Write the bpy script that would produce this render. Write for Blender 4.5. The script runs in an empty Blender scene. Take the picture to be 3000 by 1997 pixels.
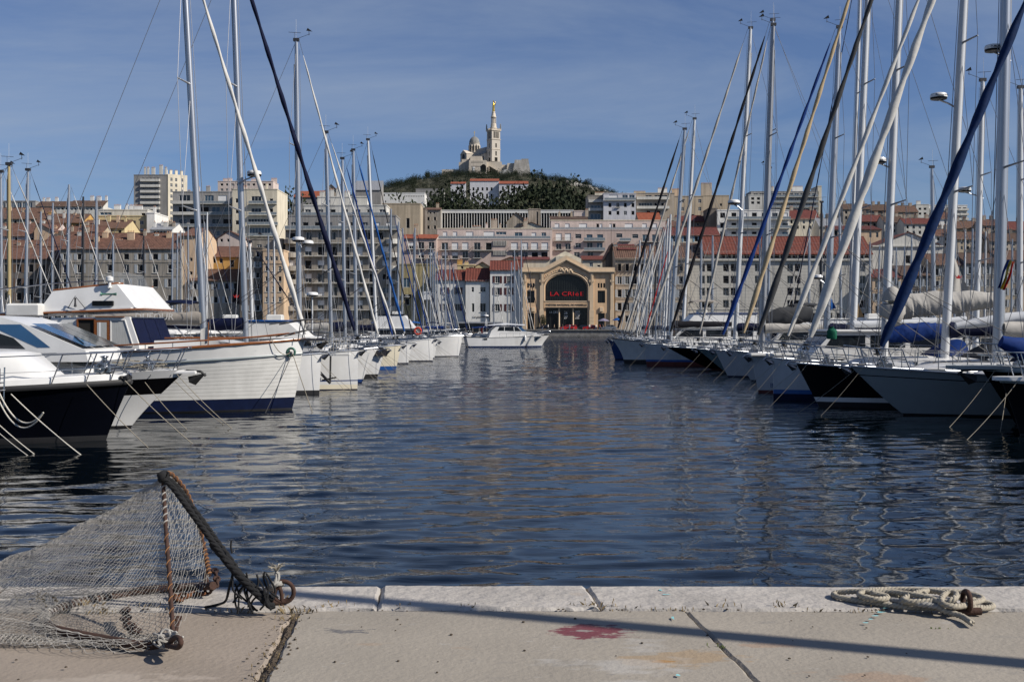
import bpy, math, random
import numpy as np
from mathutils import Vector, Matrix
R = math.radians
C = bpy.context.scene.collection
SC = bpy.context.scene
rnd = random.Random(7)

# ------------------------------------------------------------------ camera
FPX, CX, HY, CZ = 3333.33, 1500.0, 952.0, 2.9      # 40 mm lens on a 3000 px wide picture, horizon row, eye height over water
cam = bpy.data.cameras.new('camera')
cam.lens = 40.0; cam.sensor_width = 36.0
cam.shift_y = -(998.5 - HY) / 3000.0
cam.clip_start = 0.1; cam.clip_end = 12000
camo = bpy.data.objects.new('camera', cam); C.objects.link(camo)
camo.location = (0, 0, CZ); camo.rotation_euler = (R(90), 0, 0)
SC.camera = camo

# ------------------------------------------------------------------ sun and sky
SUN_EL, SUN_AZ = 37.0, 20.0                        # azimuth: degrees from +x towards the viewer's back
sun_dir = Vector((math.cos(R(SUN_AZ)) * math.cos(R(SUN_EL)), -math.sin(R(SUN_AZ)) * math.cos(R(SUN_EL)), math.sin(R(SUN_EL))))
sl = bpy.data.lights.new('sun', 'SUN'); sl.energy = 5.0; sl.angle = R(0.53); sl.color = (1.0, 0.93, 0.83)
so = bpy.data.objects.new('sun', sl); C.objects.link(so)
so.rotation_euler = sun_dir.to_track_quat('Z', 'Y').to_euler()
so.location = (60, -40, 80)
w = bpy.data.worlds.new('World'); SC.world = w; w.use_nodes = True
nt = w.node_tree; nt.nodes.clear()
def wn(t, **k):
    n = nt.nodes.new(t)
    for a, b in k.items(): setattr(n, a, b)
    return n
out = wn('ShaderNodeOutputWorld'); bg = wn('ShaderNodeBackground'); bg.inputs[1].default_value = 0.052
sky = wn('ShaderNodeTexSky', sky_type='NISHITA'); sky.sun_disc = False
sky.sun_elevation = R(SUN_EL); sky.sun_rotation = R(90 + SUN_AZ)
sky.altitude = 0; sky.air_density = 1.0; sky.dust_density = 0.35; sky.ozone_density = 2.6
tc = wn('ShaderNodeTexCoord'); sep = wn('ShaderNodeSeparateXYZ'); nt.links.new(tc.outputs['Generated'], sep.inputs[0])
def wmath(op, a, b=None, c=None):
    n = wn('ShaderNodeMath', operation=op)
    for i, x in enumerate((a, b, c)):
        if x is None: continue
        if isinstance(x, (int, float)): n.inputs[i].default_value = x
        else: nt.links.new(x, n.inputs[i])
    return n.outputs[0]
den = wmath('ADD', wmath('MAXIMUM', sep.outputs[2], 0.0), 0.12)
cmb = wn('ShaderNodeCombineXYZ')
nt.links.new(wmath('DIVIDE', sep.outputs[0], den), cmb.inputs[0]); nt.links.new(wmath('DIVIDE', sep.outputs[1], den), cmb.inputs[1])
mp = wn('ShaderNodeMapping'); mp.inputs['Scale'].default_value = (0.55, 1.1, 1); mp.inputs['Rotation'].default_value = (0, 0, R(-28))
mp.inputs['Location'].default_value = (0.6, 0.2, 0)
nt.links.new(cmb.outputs[0], mp.inputs[0])
nz = wn('ShaderNodeTexNoise'); nz.inputs['Scale'].default_value = 0.9; nz.inputs['Detail'].default_value = 9; nz.inputs['Roughness'].default_value = 0.62
nz.inputs['Distortion'].default_value = 0.6
nt.links.new(mp.outputs[0], nz.inputs['Vector'])
cr = wn('ShaderNodeValToRGB'); cr.color_ramp.elements[0].position = 0.40; cr.color_ramp.elements[1].position = 0.80
nt.links.new(nz.outputs[0], cr.inputs[0])
hs = wn('ShaderNodeHueSaturation'); hs.inputs['Saturation'].default_value = 0.92; hs.inputs['Value'].default_value = 1.0
tint = wn('ShaderNodeMix', data_type='RGBA', blend_type='MULTIPLY'); tint.inputs['Factor'].default_value = 1; tint.inputs['B'].default_value = (.73, .94, 1.34, 1)
nt.links.new(sky.outputs[0], tint.inputs['A']); nt.links.new(tint.outputs['Result'], hs.inputs['Color'])
mx = wn('ShaderNodeMix', data_type='RGBA'); mx.inputs['B'].default_value = (5.5, 6.7, 8.6, 1)
nt.links.new(hs.outputs[0], mx.inputs['A']); nt.links.new(wmath('MULTIPLY', cr.outputs[0], 0.72), mx.inputs['Factor'])
nt.links.new(mx.outputs['Result'], bg.inputs[0]); nt.links.new(bg.outputs[0], out.inputs[0])
SC.view_settings.view_transform = 'Standard'
try: SC.view_settings.look = 'None'
except Exception: pass
SC.view_settings.gamma = 1; SC.view_settings.exposure = 0.22; SC.view_settings.use_curve_mapping = False
SC.cycles.max_bounces = 6; SC.cycles.diffuse_bounces = 1; SC.cycles.caustics_reflective = False; SC.cycles.caustics_refractive = False

# ------------------------------------------------------------------ placing
def WX(px, Y): return (px - CX) / FPX * Y
def WZ(py, Y): return CZ - (py - HY) / FPX * Y
def W(px, py, Y): return Vector((WX(px, Y), Y, WZ(py, Y)))
def G(px, py, z=1.25):                              # the point of a level sheet at height z under a place in the picture
    Y = (CZ - z) * FPX / (py - HY)
    return Vector((WX(px, Y), Y, z))

# ------------------------------------------------------------------ meshes
class MB:
    def __init__(s): s.v = []; s.f = []; s.m = []
    def add(s, vs, fs, mi=0):
        o = len(s.v); s.v.extend([tuple(v) for v in vs])
        for f in fs: s.f.append(tuple(i + o for i in f)); s.m.append(mi)
        return s
    def quad(s, a, b, c, d, mi=0): return s.add([a, b, c, d], [(0, 1, 2, 3)], mi)
    def poly(s, pts, mi=0): return s.add(pts, [tuple(range(len(pts)))], mi)
    def box(s, x0, x1, y0, y1, z0, z1, mi=0):
        return s.add([(x0,y0,z0),(x1,y0,z0),(x1,y1,z0),(x0,y1,z0),(x0,y0,z1),(x1,y0,z1),(x1,y1,z1),(x0,y1,z1)],
                     [(3,2,1,0),(4,5,6,7),(0,1,5,4),(1,2,6,5),(2,3,7,6),(3,0,4,7)], mi)
    def bbox(s, x0, x1, y0, y1, z0, z1, b=.02, mi=0):   # box with bevelled edges (vertical and top)
        p = [(x0+b,y0),(x1-b,y0),(x1,y0+b),(x1,y1-b),(x1-b,y1),(x0+b,y1),(x0,y1-b),(x0,y0+b)]
        cx, cy = (x0+x1)/2, (y0+y1)/2
        def ins(q): return (q[0] + (b if q[0] < cx else -b), q[1] + (b if q[1] < cy else -b))
        vs = [(a, c, z0) for a, c in p] + [(a, c, z1-b) for a, c in p] + [(*ins(q), z1) for q in p]
        fs = []
        for k in (0, 8):
            for i in range(8): fs.append((k+i, k+(i+1) % 8, k+8+(i+1) % 8, k+8+i))
        fs.append(tuple(range(16, 24))); fs.append(tuple(range(7, -1, -1)))
        return s.add(vs, fs, mi)
    def prism(s, poly, y0, y1, mi=0, y0b=None, y1b=None):  # polygon in (x,z) swept along y
        n = len(poly)
        vs = [(a, y0, b) for a, b in poly] + [(a, y1, b) for a, b in poly]
        fs = [tuple(range(n)), tuple(range(2*n-1, n-1, -1))] + [(i, i+n, (i+1) % n + n, (i+1) % n) for i in range(n)]
        return s.add(vs, fs, mi)
    def vprism(s, poly, z0, z1, mi=0):                     # polygon in (x,y) raised along z
        n = len(poly)
        vs = [(a, b, z0) for a, b in poly] + [(a, b, z1) for a, b in poly]
        fs = [tuple(range(n-1, -1, -1)), tuple(range(n, 2*n))] + [(i, (i+1) % n, (i+1) % n + n, i+n) for i in range(n)]
        return s.add(vs, fs, mi)
    def grid(s, rows, mi=0, close=False):
        n = len(rows[0]); vs = [p for r in rows for p in r]; fs = []
        for i in range(len(rows)-1):
            for j in range(n if close else n-1):
                k = (j+1) % n
                fs.append((i*n+j, i*n+k, (i+1)*n+k, (i+1)*n+j))
        return s.add(vs, fs, mi)
    def tube(s, pts, r, n=6, mi=0, cap=True):
        pts = [Vector(p) for p in pts]; N = len(pts)
        if isinstance(r, (int, float)): r = [r]*N
        rows = []; up = None
        for i, p in enumerate(pts):
            t = (pts[min(i+1, N-1)] - pts[max(i-1, 0)])
            if t.length < 1e-9: t = Vector((0, 0, 1))
            t.normalize()
            if up is None:
                up = Vector((0, 0, 1)) if abs(t.z) < .9 else Vector((1, 0, 0))
            a = t.cross(up)
            if a.length < 1e-6: a = t.cross(Vector((0, 1, 0)))
            a.normalize(); b = a.cross(t).normalized(); up = b
            rows.append([p + (a*math.cos(2*math.pi*k/n) + b*math.sin(2*math.pi*k/n))*r[i] for k in range(n)])
        s.grid(rows, mi, True)
        if cap:
            s.poly(rows[0], mi); s.poly(rows[-1][::-1], mi)
        return s
    def lathe(s, prof, n=16, c=(0, 0, 0), mi=0, sy=1.0):
        rows = [[(c[0]+r*math.cos(2*math.pi*k/n), c[1]+sy*r*math.sin(2*math.pi*k/n), c[2]+z) for k in range(n)] for r, z in prof]
        s.grid(rows, mi, True)
        if prof[0][0] > 1e-4: s.poly(rows[0][::-1], mi)
        if prof[-1][0] > 1e-4: s.poly(rows[-1], mi)
        return s
    def torus(s, c, R0, r, ax='z', n=20, m=8, mi=0, sc=(1, 1)):
        rows = []
        for i in range(n+1):
            a = 2*math.pi*i/n; row = []
            for k in range(m):
                b = 2*math.pi*k/m; q = R0 + r*math.cos(b); x, y, z = q*math.cos(a)*sc[0], q*math.sin(a)*sc[1], r*math.sin(b)
                row.append({'z': (c[0]+x, c[1]+y, c[2]+z), 'y': (c[0]+x, c[1]+z, c[2]+y), 'x': (c[0]+z, c[1]+x, c[2]+y)}[ax])
            rows.append(row)
        return s.grid(rows, mi, True)
    def mesh(s, name, mats, smooth=None):
        me = bpy.data.meshes.new(name); me.from_pydata(s.v, [], s.f)
        if not isinstance(mats, (list, tuple)): mats = [mats]
        for m in mats: me.materials.append(m)
        if len(mats) > 1: me.polygons.foreach_set('material_index', s.m)
        if smooth is not None:
            me.polygons.foreach_set('use_smooth', [True]*len(me.polygons))
            try: me.set_sharp_from_angle(angle=R(smooth))
            except Exception: pass
        me.update()
        return me
    def build(s, name, mats, parent=None, smooth=None, kind=None):
        return link(name, s.mesh(name, mats, smooth), parent, kind)
def link(name, me, parent=None, kind=None, loc=None):
    o = bpy.data.objects.new(name, me); C.objects.link(o)
    if parent: o.parent = parent
    if loc is not None: o.location = loc
    if kind: o['kind'] = kind
    return o
def tag(o, label, cat, group=None):
    o['label'] = label; o['category'] = cat
    if group: o['group'] = group
    return o
def thing(name, label, cat, loc=(0, 0, 0), rz=0.0, group=None):
    o = bpy.data.objects.new(name, None); C.objects.link(o); o.location = loc; o.rotation_euler = (0, 0, rz); o.empty_display_size = .1
    return tag(o, label, cat, group)
def copy_tree(o, parent=None):
    c = o.copy(); C.objects.link(c)
    if parent: c.parent = parent
    for ch in list(o.children): copy_tree(ch, c)
    return c
def crom(pts, n=8):                                   # smooth line through points
    pts = [Vector(p) for p in pts]; q = [pts[0]*2-pts[1]] + pts + [pts[-1]*2-pts[-2]]; o = []
    for i in range(1, len(q)-2):
        for k in range(n):
            t = k/n; a, b, c, d = q[i-1], q[i], q[i+1], q[i+2]
            o.append(.5*((2*b)+(c-a)*t+(2*a-5*b+4*c-d)*t*t+(3*b-a-3*c+d)*t**3))
    o.append(pts[-1]); return o
def sag(a, b, d, n=8):
    a, b = Vector(a), Vector(b)
    return [a.lerp(b, i/n) - Vector((0, 0, 4*d*(i/n)*(1-i/n))) for i in range(n+1)]
def text_mesh(txt, size, depth, mat, parent, loc, rot=(R(90), 0, 0), align='CENTER', name='lettering', sx=1.0, fit=None):
    cu = bpy.data.curves.new('t', 'FONT'); cu.body = txt; cu.size = size; cu.extrude = depth/2; cu.align_x = align; cu.resolution_u = 2
    to = bpy.data.objects.new('t', cu); me = bpy.data.meshes.new_from_object(to)
    bpy.data.objects.remove(to); bpy.data.curves.remove(cu)
    me.materials.clear(); me.materials.append(mat)
    o = link(name, me, parent); o.location = loc; o.rotation_euler = rot; o.scale = (fit/max(max(v.co.x for v in me.vertices)-min(v.co.x for v in me.vertices), .01) if fit else sx, 1, 1); return o

def marks(parent, x, y, z, rows, h, m, seed=1, name='lettering'):   # print too small to read in the photograph: rows of little strokes
    r = random.Random(seed); b = MB()
    for i, w_ in enumerate(rows):
        q = x-w_/2; zz = z-i*h*1.9
        while q < x+w_/2:
            d = r.uniform(.3, .6)*h
            if r.random() < .85: b.box(q, q+d*.75, y-.02, y, zz+(0 if r.random() < .7 else h*.3), zz+h)
            q += d
    return b.build(name, m, parent)
# ------------------------------------------------------------------ materials
def mat(name, col, rough=.5, metal=0.0, var=.12, scale=4.0, bump=0.0, bscale=None, streak=0.0, stretch=(1, 1, 1), spec=.5, detail=5, coords='Object', dark=None):
    m = bpy.data.materials.new(name); m.use_nodes = True; t = m.node_tree; N = t.nodes; Lk = t.links
    b = N['Principled BSDF']; b.inputs['Roughness'].default_value = rough; b.inputs['Metallic'].default_value = metal
    b.inputs['Specular IOR Level'].default_value = spec
    tc = N.new('ShaderNodeTexCoord'); mpn = N.new('ShaderNodeMapping'); mpn.inputs['Scale'].default_value = stretch
    Lk.new(tc.outputs[coords], mpn.inputs[0])
    nz = N.new('ShaderNodeTexNoise'); nz.inputs['Scale'].default_value = scale; nz.inputs['Detail'].default_value = detail; nz.inputs['Roughness'].default_value = .6
    Lk.new(mpn.outputs[0], nz.inputs['Vector'])
    rp = N.new('ShaderNodeValToRGB'); rp.color_ramp.elements[0].position = .3; rp.color_ramp.elements[1].position = .72
    lo = dark if dark else tuple(c*(1-var) for c in col)
    rp.color_ramp.elements[0].color = (*lo, 1); rp.color_ramp.elements[1].color = (*[min(c*(1+var*.7), .9) for c in col], 1)
    Lk.new(nz.outputs[0], rp.inputs[0]); last = rp.outputs[0]
    if streak > 0:
        m2 = N.new('ShaderNodeMapping'); m2.inputs['Scale'].default_value = (1.2, 1.2, .06); Lk.new(tc.outputs[coords], m2.inputs[0])
        n2 = N.new('ShaderNodeTexNoise'); n2.inputs['Scale'].default_value = 1.1; n2.inputs['Detail'].default_value = 6; Lk.new(m2.outputs[0], n2.inputs['Vector'])
        r2 = N.new('ShaderNodeValToRGB'); r2.color_ramp.elements[0].position = .35; r2.color_ramp.elements[1].position = .62
        r2.color_ramp.elements[0].color = (1-streak, 1-streak, 1-streak*1.05, 1); r2.color_ramp.elements[1].color = (1, 1, 1, 1); Lk.new(n2.outputs[0], r2.inputs[0])
        mm = N.new('ShaderNodeMix'); mm.data_type = 'RGBA'; mm.blend_type = 'MULTIPLY'; mm.inputs['Factor'].default_value = 1
        Lk.new(last, mm.inputs['A']); Lk.new(r2.outputs[0], mm.inputs['B']); last = mm.outputs['Result']
    Lk.new(last, b.inputs['Base Color'])
    if bump:
        nb = N.new('ShaderNodeTexNoise'); nb.inputs['Scale'].default_value = bscale or scale*4; nb.inputs['Detail'].default_value = 6
        Lk.new(mpn.outputs[0], nb.inputs['Vector'])
        bp = N.new('ShaderNodeBump'); bp.inputs['Strength'].default_value = 1.0; bp.inputs['Distance'].default_value = bump
        Lk.new(nb.outputs[0], bp.inputs['Height']); Lk.new(bp.outputs[0], b.inputs['Normal'])
    return m
def stripes(m, axis, scale, c2, w=.5, rot=None, dist=0.0, soft=.1):   # second colour in bands along one axis of the object
    t = m.node_tree; N = t.nodes; Lk = t.links; b = N['Principled BSDF']; src = b.inputs['Base Color'].links[0].from_socket
    tc = N.new('ShaderNodeTexCoord'); mpn = N.new('ShaderNodeMapping')
    if rot: mpn.inputs['Rotation'].default_value = rot
    Lk.new(tc.outputs['Object'], mpn.inputs[0])
    wv = N.new('ShaderNodeTexWave'); wv.bands_direction = axis; wv.inputs['Scale'].default_value = scale; wv.inputs['Distortion'].default_value = dist
    Lk.new(mpn.outputs[0], wv.inputs[0])
    rp = N.new('ShaderNodeValToRGB'); rp.color_ramp.elements[0].position = max(w-soft, 0); rp.color_ramp.elements[1].position = min(w+soft, 1)
    Lk.new(wv.outputs[1], rp.inputs[0])
    mm = N.new('ShaderNodeMix'); mm.data_type = 'RGBA'; mm.inputs['B'].default_value = (*c2, 1)
    Lk.new(rp.outputs[0], mm.inputs['Factor']); Lk.new(src, mm.inputs['A']); Lk.new(mm.outputs['Result'], b.inputs['Base Color'])
    return m
M = {}
def dm(k, *a, **kw): M[k] = mat(k, *a, **kw)
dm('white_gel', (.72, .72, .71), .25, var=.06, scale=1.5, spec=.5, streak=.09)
dm('white_old', (.66, .655, .63), .4, var=.1, scale=2, streak=.1)
dm('cream_gel', (.72, .66, .52), .3, var=.06, scale=2)
dm('dull_white', (.46, .48, .50), .35, var=.08, scale=2, streak=.12)  # white hulls of the right row, their shade put into the colour
dm('grey_gel', (.26, .29, .30), .35, var=.06, scale=2)
dm('teal_gel', (.13, .19, .21), .35, var=.06, scale=2)
dm('navy_gel', (.002, .0025, .005), .22, var=.2, scale=1, spec=.2)
dm('black_gel', (.004, .004, .005), .2, var=.2, scale=1, spec=.3)
dm('blue_gel', (.02, .05, .16), .25, var=.15, scale=1)
dm('mid_blue', (.02, .09, .30), .3, var=.12, scale=1)
dm('antifoul_red', (.10, .02, .015), .7, var=.3, scale=3)
dm('antifoul_black', (.012, .012, .014), .6, var=.3, scale=3)
dm('antifoul_navy', (.003, .008, .034), .6, var=.3, scale=3, spec=.15)
dm('deck', (.38, .37, .34), .7, var=.12, scale=5, bump=.004)
dm('teak', (.22, .115, .05), .5, var=.25, scale=6, stretch=(.3, 3, 3))
dm('varnish', (.20, .07, .022), .2, var=.25, scale=5, stretch=(.4, 3, 3))
dm('alloy', (.40, .42, .455), .35, .7, var=.08, scale=3, stretch=(1, 1, .1))
dm('alloy_white', (.52, .535, .555), .3, var=.06, scale=2, stretch=(1, 1, .1))
dm('alloy_dark', (.30, .31, .33), .4, .5, var=.1, scale=3, stretch=(1, 1, .1))
dm('mast_black', (.015, .015, .018), .4, var=.2)
dm('mast_wood', (.34, .27, .14), .45, var=.15, stretch=(1, 1, .1))
dm('steel', (.38, .39, .41), .22, .95, var=.1, scale=8)
dm('wire', (.17, .175, .19), .4, .6, var=.1)
dm('wire_dark', (.03, .03, .035), .5, var=.1)
dm('rubber', (.012, .012, .013), .6, var=.3, scale=6)
dm('tarp_navy', (.003, .006, .028), .75, var=.25, scale=5, bump=.01, bscale=6, spec=.15)
dm('tarp_blue', (.006, .030, .15), .7, var=.2, scale=5, bump=.01, bscale=6, spec=.15)
dm('tarp_bright', (.01, .07, .25), .7, var=.2, scale=5, bump=.01, bscale=6, spec=.15)
dm('tarp_deep', (.004, .020, .075), .75, var=.25, scale=5, bump=.01, bscale=6, spec=.15)
dm('tarp_grey', (.36, .345, .32), .85, var=.15, scale=3, bump=.02, bscale=4)
dm('tarp_taupe', (.26, .235, .205), .85, var=.18, scale=3, bump=.02, bscale=4)
dm('tarp_white', (.52, .51, .485), .75, var=.1, scale=3, bump=.008, bscale=7)
dm('tarp_charcoal', (.05, .052, .056), .8, var=.2, scale=3, bump=.008, bscale=7, spec=.15)
dm('tarp_beige', (.42, .32, .19), .8, var=.15, scale=3, bump=.008, bscale=7)
dm('tarp_black', (.012, .012, .016), .8, var=.2, scale=3, bump=.008, bscale=7, spec=.15)
dm('tarp_green', (.01, .10, .06), .8, var=.2, scale=3, bump=.008, bscale=7, spec=.15)
dm('tarp_tan', (.30, .21, .11), .8, var=.2, scale=3, bump=.008, bscale=7)
dm('glass', (.012, .016, .022), .06, var=.2, scale=.5, spec=.6)
dm('glass_blue', (.03, .10, .22), .08, var=.2, scale=.6, spec=.6)
dm('glass_grey', (.07, .08, .085), .1, var=.3, scale=1.2, spec=.6)
dm('perspex', (.25, .26, .26), .2, var=.2, scale=3); M['perspex'].node_tree.nodes['Principled BSDF'].inputs['Alpha'].default_value = .28
dm('rope_white', (.55, .52, .45), .9, var=.2, scale=30, bump=.003, bscale=90)
dm('rope_pale', (.24, .215, .17), .9, var=.3, scale=25, bump=.003, bscale=90)
dm('red_paint', (.45, .02, .015), .4, var=.15)
dm('orange_buoy', (.55, .05, .02), .5, var=.15)
dm('curtain', (.42, .43, .42), .9, var=.25, scale=10, stretch=(8, 8, .3))
dm('dark_inside', (.012, .010, .008), .9, var=.3)
dm('green_bronze', (.06, .16, .12), .5, .3, var=.3, scale=12)
# ------------------------------------------------------------------ water
def make_water():
    ys = [7.0]
    while ys[-1] < 296:
        y = ys[-1]
        ys.append(y + max(.05, .0052*y if y < 60 else .014*y))
    ys[-1] = 296.0
    Y = np.array(ys); nc = 420
    s = np.linspace(-1, 1, nc)
    s = np.sign(s)*(.62*np.abs(s)+.38*np.abs(s)**3)
    X = s[None, :]*(1.25*Y[:, None]+7)
    YY = np.repeat(Y[:, None], nc, 1)
    Z = np.zeros_like(X); g = np.random.RandomState(5)
    for i in range(64):
        lam = 10**g.uniform(np.log10(.30), np.log10(2.2))
        th = g.normal(math.pi/2, .30)
        if g.rand() < .16: th = g.uniform(0, math.pi)
        k = 2*math.pi/lam; a = .0230*lam/math.sqrt(64)*(1.25 if .5 < lam < 1.1 else 1.15 if lam < .5 else .6)
        fade = np.clip((lam*9 - (Y*.0052*1.4))/ (lam*9), 0, 1)[:, None]
        if lam < .5: fade = fade*np.clip((38-Y)/20, 0, 1)[:, None]
        Z += a*fade*np.sin(k*(np.cos(th)*X+np.sin(th)*YY)+g.uniform(0, 6.28))
    patch = .75+.35*np.sin(.31*X+.17*YY+1)*np.sin(.12*YY-.2*X)
    Z *= patch*np.clip((230-Y)/130, 0, 1)[:, None]
    vs = np.stack([X, YY, Z], -1).reshape(-1, 3); nr = len(Y)
    idx = np.arange(nr*nc).reshape(nr, nc)
    fs = np.stack([idx[:-1, :-1], idx[:-1, 1:], idx[1:, 1:], idx[1:, :-1]], -1).reshape(-1, 4)
    me = bpy.data.meshes.new('water')
    me.vertices.add(len(vs)); me.vertices.foreach_set('co', vs.ravel())
    me.loops.add(fs.size); me.loops.foreach_set('vertex_index', fs.ravel().astype(np.int32))
    me.polygons.add(len(fs)); me.polygons.foreach_set('loop_start', np.arange(0, fs.size, 4, dtype=np.int32))
    me.polygons.foreach_set('loop_total', np.full(len(fs), 4, dtype=np.int32))
    me.polygons.foreach_set('use_smooth', np.ones(len(fs), dtype=bool)); me.update(calc_edges=True)
    m = bpy.data.materials.new('water'); m.use_nodes = True; t = m.node_tree; N = t.nodes; Lk = t.links; b = N['Principled BSDF']
    b.inputs['Base Color'].default_value = (.001, .003, .005, 1); b.inputs['Roughness'].default_value = .03; b.inputs['IOR'].default_value = 1.333
    tc = N.new('ShaderNodeTexCoord'); hsum = None
    for sc, wgt in (((.55, 2.0, 1), .55), ((1.7, 5.5, 1), .3), ((5, 13, 1), .10), ((.12, .3, 1), .5)):
        mpn = N.new('ShaderNodeMapping'); mpn.inputs['Scale'].default_value = sc; Lk.new(tc.outputs['Object'], mpn.inputs[0])
        nz = N.new('ShaderNodeTexNoise'); nz.inputs['Scale'].default_value = 1; nz.inputs['Detail'].default_value = 2; nz.inputs['Distortion'].default_value = .4
        Lk.new(mpn.outputs[0], nz.inputs['Vector'])
        mu = N.new('ShaderNodeMath'); mu.operation = 'MULTIPLY_ADD'; mu.inputs[1].default_value = wgt; Lk.new(nz.outputs[0], mu.inputs[0])
        if hsum is None: mu.inputs[2].default_value = 0
        else: Lk.new(hsum, mu.inputs[2])
        hsum = mu.outputs[0]
    bp = N.new('ShaderNodeBump'); bp.inputs['Strength'].default_value = 1; bp.inputs['Distance'].default_value = .014
    geo = N.new('ShaderNodeSeparateXYZ'); Lk.new(tc.outputs['Object'], geo.inputs[0]); mr = N.new('ShaderNodeMapRange'); Lk.new(geo.outputs[1], mr.inputs[0])
    mr.inputs[1].default_value = 35; mr.inputs[2].default_value = 120; mr.inputs[3].default_value = .014; mr.inputs[4].default_value = .55; Lk.new(mr.outputs[0], bp.inputs['Distance'])
    Lk.new(hsum, bp.inputs['Height']); Lk.new(bp.outputs[0], b.inputs['Normal'])
    me.materials.append(m)
    link('water', me, None, 'structure')
make_water()
MB().add([(-900, 6.9, -1.6), (900, 6.9, -1.6), (900, 297, -1.6), (-900, 297, -1.6)], [(0, 1, 2, 3)]).build('seabed', mat('seabed', (.01, .014, .016), .9), None, None, 'structure')
# water carried on to the sides of the basin
far_w = MB()
for sx in (-1, 1):
    pts_in = [(sx*(1.25*y+6.9), y) for y in (7.0, 100.0, 296.0)]
    vs = [(a, b, -.012) for a, b in pts_in] + [(sx*900, b, -.012) for a, b in pts_in[::-1]]
    far_w.add(vs, [tuple(range(len(vs)))] if sx < 0 else [tuple(range(len(vs)))[::-1]])
far_w.build('water_beyond', bpy.data.materials['water'], None, None, 'structure')

# ------------------------------------------------------------------ terrain
def ground_h(x, y):
    if y < 345: return 1.5
    base = 1.5 + .105*(y-345) if y < 1100 else 1.5+.105*755 - .02*(y-1100)
    dx, dy = (x+24)/185, (y-1165)/235
    hill = 71*math.exp(-(dx*dx)**1.25)*math.exp(-(dy*dy)**1.1)
    return base + hill
tm = MB(); rows = []
ysr = [300, 345] + list(range(365, 1000, 30)) + list(range(1000, 1330, 12)) + [1360, 1450, 1600, 2200, 4000, 8000]
xsr = [-6000, -2500, -1200, -800] + list(range(-560, 580, 16)) + [800, 1200, 2500, 6000]
for y in ysr: rows.append([(x, y, ground_h(x, y)+(rnd.uniform(-1, 1) if 700 < y < 1400 else 0)) for x in xsr])
tm.grid(rows)
dm('earth', (.075, .072, .045), .95, var=.4, scale=.05, bump=.6, bscale=.25)
tm.build('hill_terrain', M['earth'], None, None, 'structure')

# ------------------------------------------------------------------ far quay
dm('quay_stone', (.20, .195, .19), .85, var=.3, scale=.4, streak=.35, bump=.02)
dm('asphalt', (.07, .07, .072), .9, var=.2, scale=.6)
fq = MB()
fq.box(-420, 420, 294, 301, -1.4, 1.48); fq.box(-420, 420, 292.8, 294, -1.4, .45)
fqo = fq.build('far_quay', M['quay_stone'], None, None, 'structure')
cs = MB().bbox(-1.95, 1.95, 0, 1.2, 0, .3, .04).mesh('coping_stone', M['quay_stone'])
for i in range(64):
    o = link('coping_stone', cs, fqo); o.location = (-60+i*4.0, 293.7, 1.484)
MB().box(-420, 420, 301, 346, 1.2, 1.5).build('far_road', M['asphalt'], None, None, 'structure')

# ------------------------------------------------------------------ near quay
QZ = 1.25
EDGE0, EDGE1 = Vector((-12, 7.17)), Vector((12, 7.17))
dm('lime_stone', (.38, .355, .325), .8, var=.18, scale=2.2, bump=.02, bscale=14, coords='Object')
dm('slab_tan', (.265, .222, .18), .85, var=.14, scale=1.3, bump=.006, bscale=30)
dm('slab_grey', (.285, .255, .212), .85, var=.14, scale=1.1, bump=.006, bscale=30)
dm('quay_dark', (.045, .042, .038), .95, var=.4, scale=3, bump=.02)
dm('soil', (.07, .052, .035), .95, var=.5, scale=14, bump=.02, bscale=40)
# pits, stains and scuffs on the slabs
def stain(m, spots):
    t = m.node_tree; N = t.nodes; Lk = t.links; b = N['Principled BSDF']; last = b.inputs['Base Color'].links[0].from_socket
    tc = N.new('ShaderNodeTexCoord')
    for (cx, cy, rx, ry, col, strength, nsc, thr) in spots:
        mpn = N.new('ShaderNodeMapping'); mpn.vector_type = 'POINT'
        mpn.inputs['Location'].default_value = (-cx/rx, -cy/ry, 0); mpn.inputs['Scale'].default_value = (1/rx, 1/ry, 0)
        Lk.new(tc.outputs['Object'], mpn.inputs[0])
        ln = N.new('ShaderNodeVectorMath'); ln.operation = 'LENGTH'; Lk.new(mpn.outputs[0], ln.inputs[0])
        nz = N.new('ShaderNodeTexNoise'); nz.inputs['Scale'].default_value = nsc; nz.inputs['Detail'].default_value = 8; nz.inputs['Roughness'].default_value = .7
        mp2 = N.new('ShaderNodeMapping'); mp2.inputs['Scale'].default_value = (.6, 1.3, 1); Lk.new(tc.outputs['Object'], mp2.inputs[0]); Lk.new(mp2.outputs[0], nz.inputs['Vector'])
        sub = N.new('ShaderNodeMath'); sub.operation = 'SUBTRACT'; Lk.new(nz.outputs[0], sub.inputs[0])
        mul = N.new('ShaderNodeMath'); mul.operation = 'MULTIPLY'; mul.inputs[1].default_value = .42; Lk.new(ln.outputs['Value'], mul.inputs[0]); Lk.new(mul.outputs[0], sub.inputs[1])
        rp = N.new('ShaderNodeValToRGB'); rp.color_ramp.elements[0].position = thr; rp.color_ramp.elements[1].position = thr+.06; Lk.new(sub.outputs[0], rp.inputs[0])
        ms = N.new('ShaderNodeMath'); ms.operation = 'MULTIPLY'; ms.inputs[1].default_value = strength; Lk.new(rp.outputs[0], ms.inputs[0])
        mm = N.new('ShaderNodeMix'); mm.data_type = 'RGBA'; mm.inputs['B'].default_value = (*col, 1)
        Lk.new(ms.outputs[0], mm.inputs['Factor']); Lk.new(last, mm.inputs['A']); last = mm.outputs['Result']
    Lk.new(last, b.inputs['Base Color'])
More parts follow.
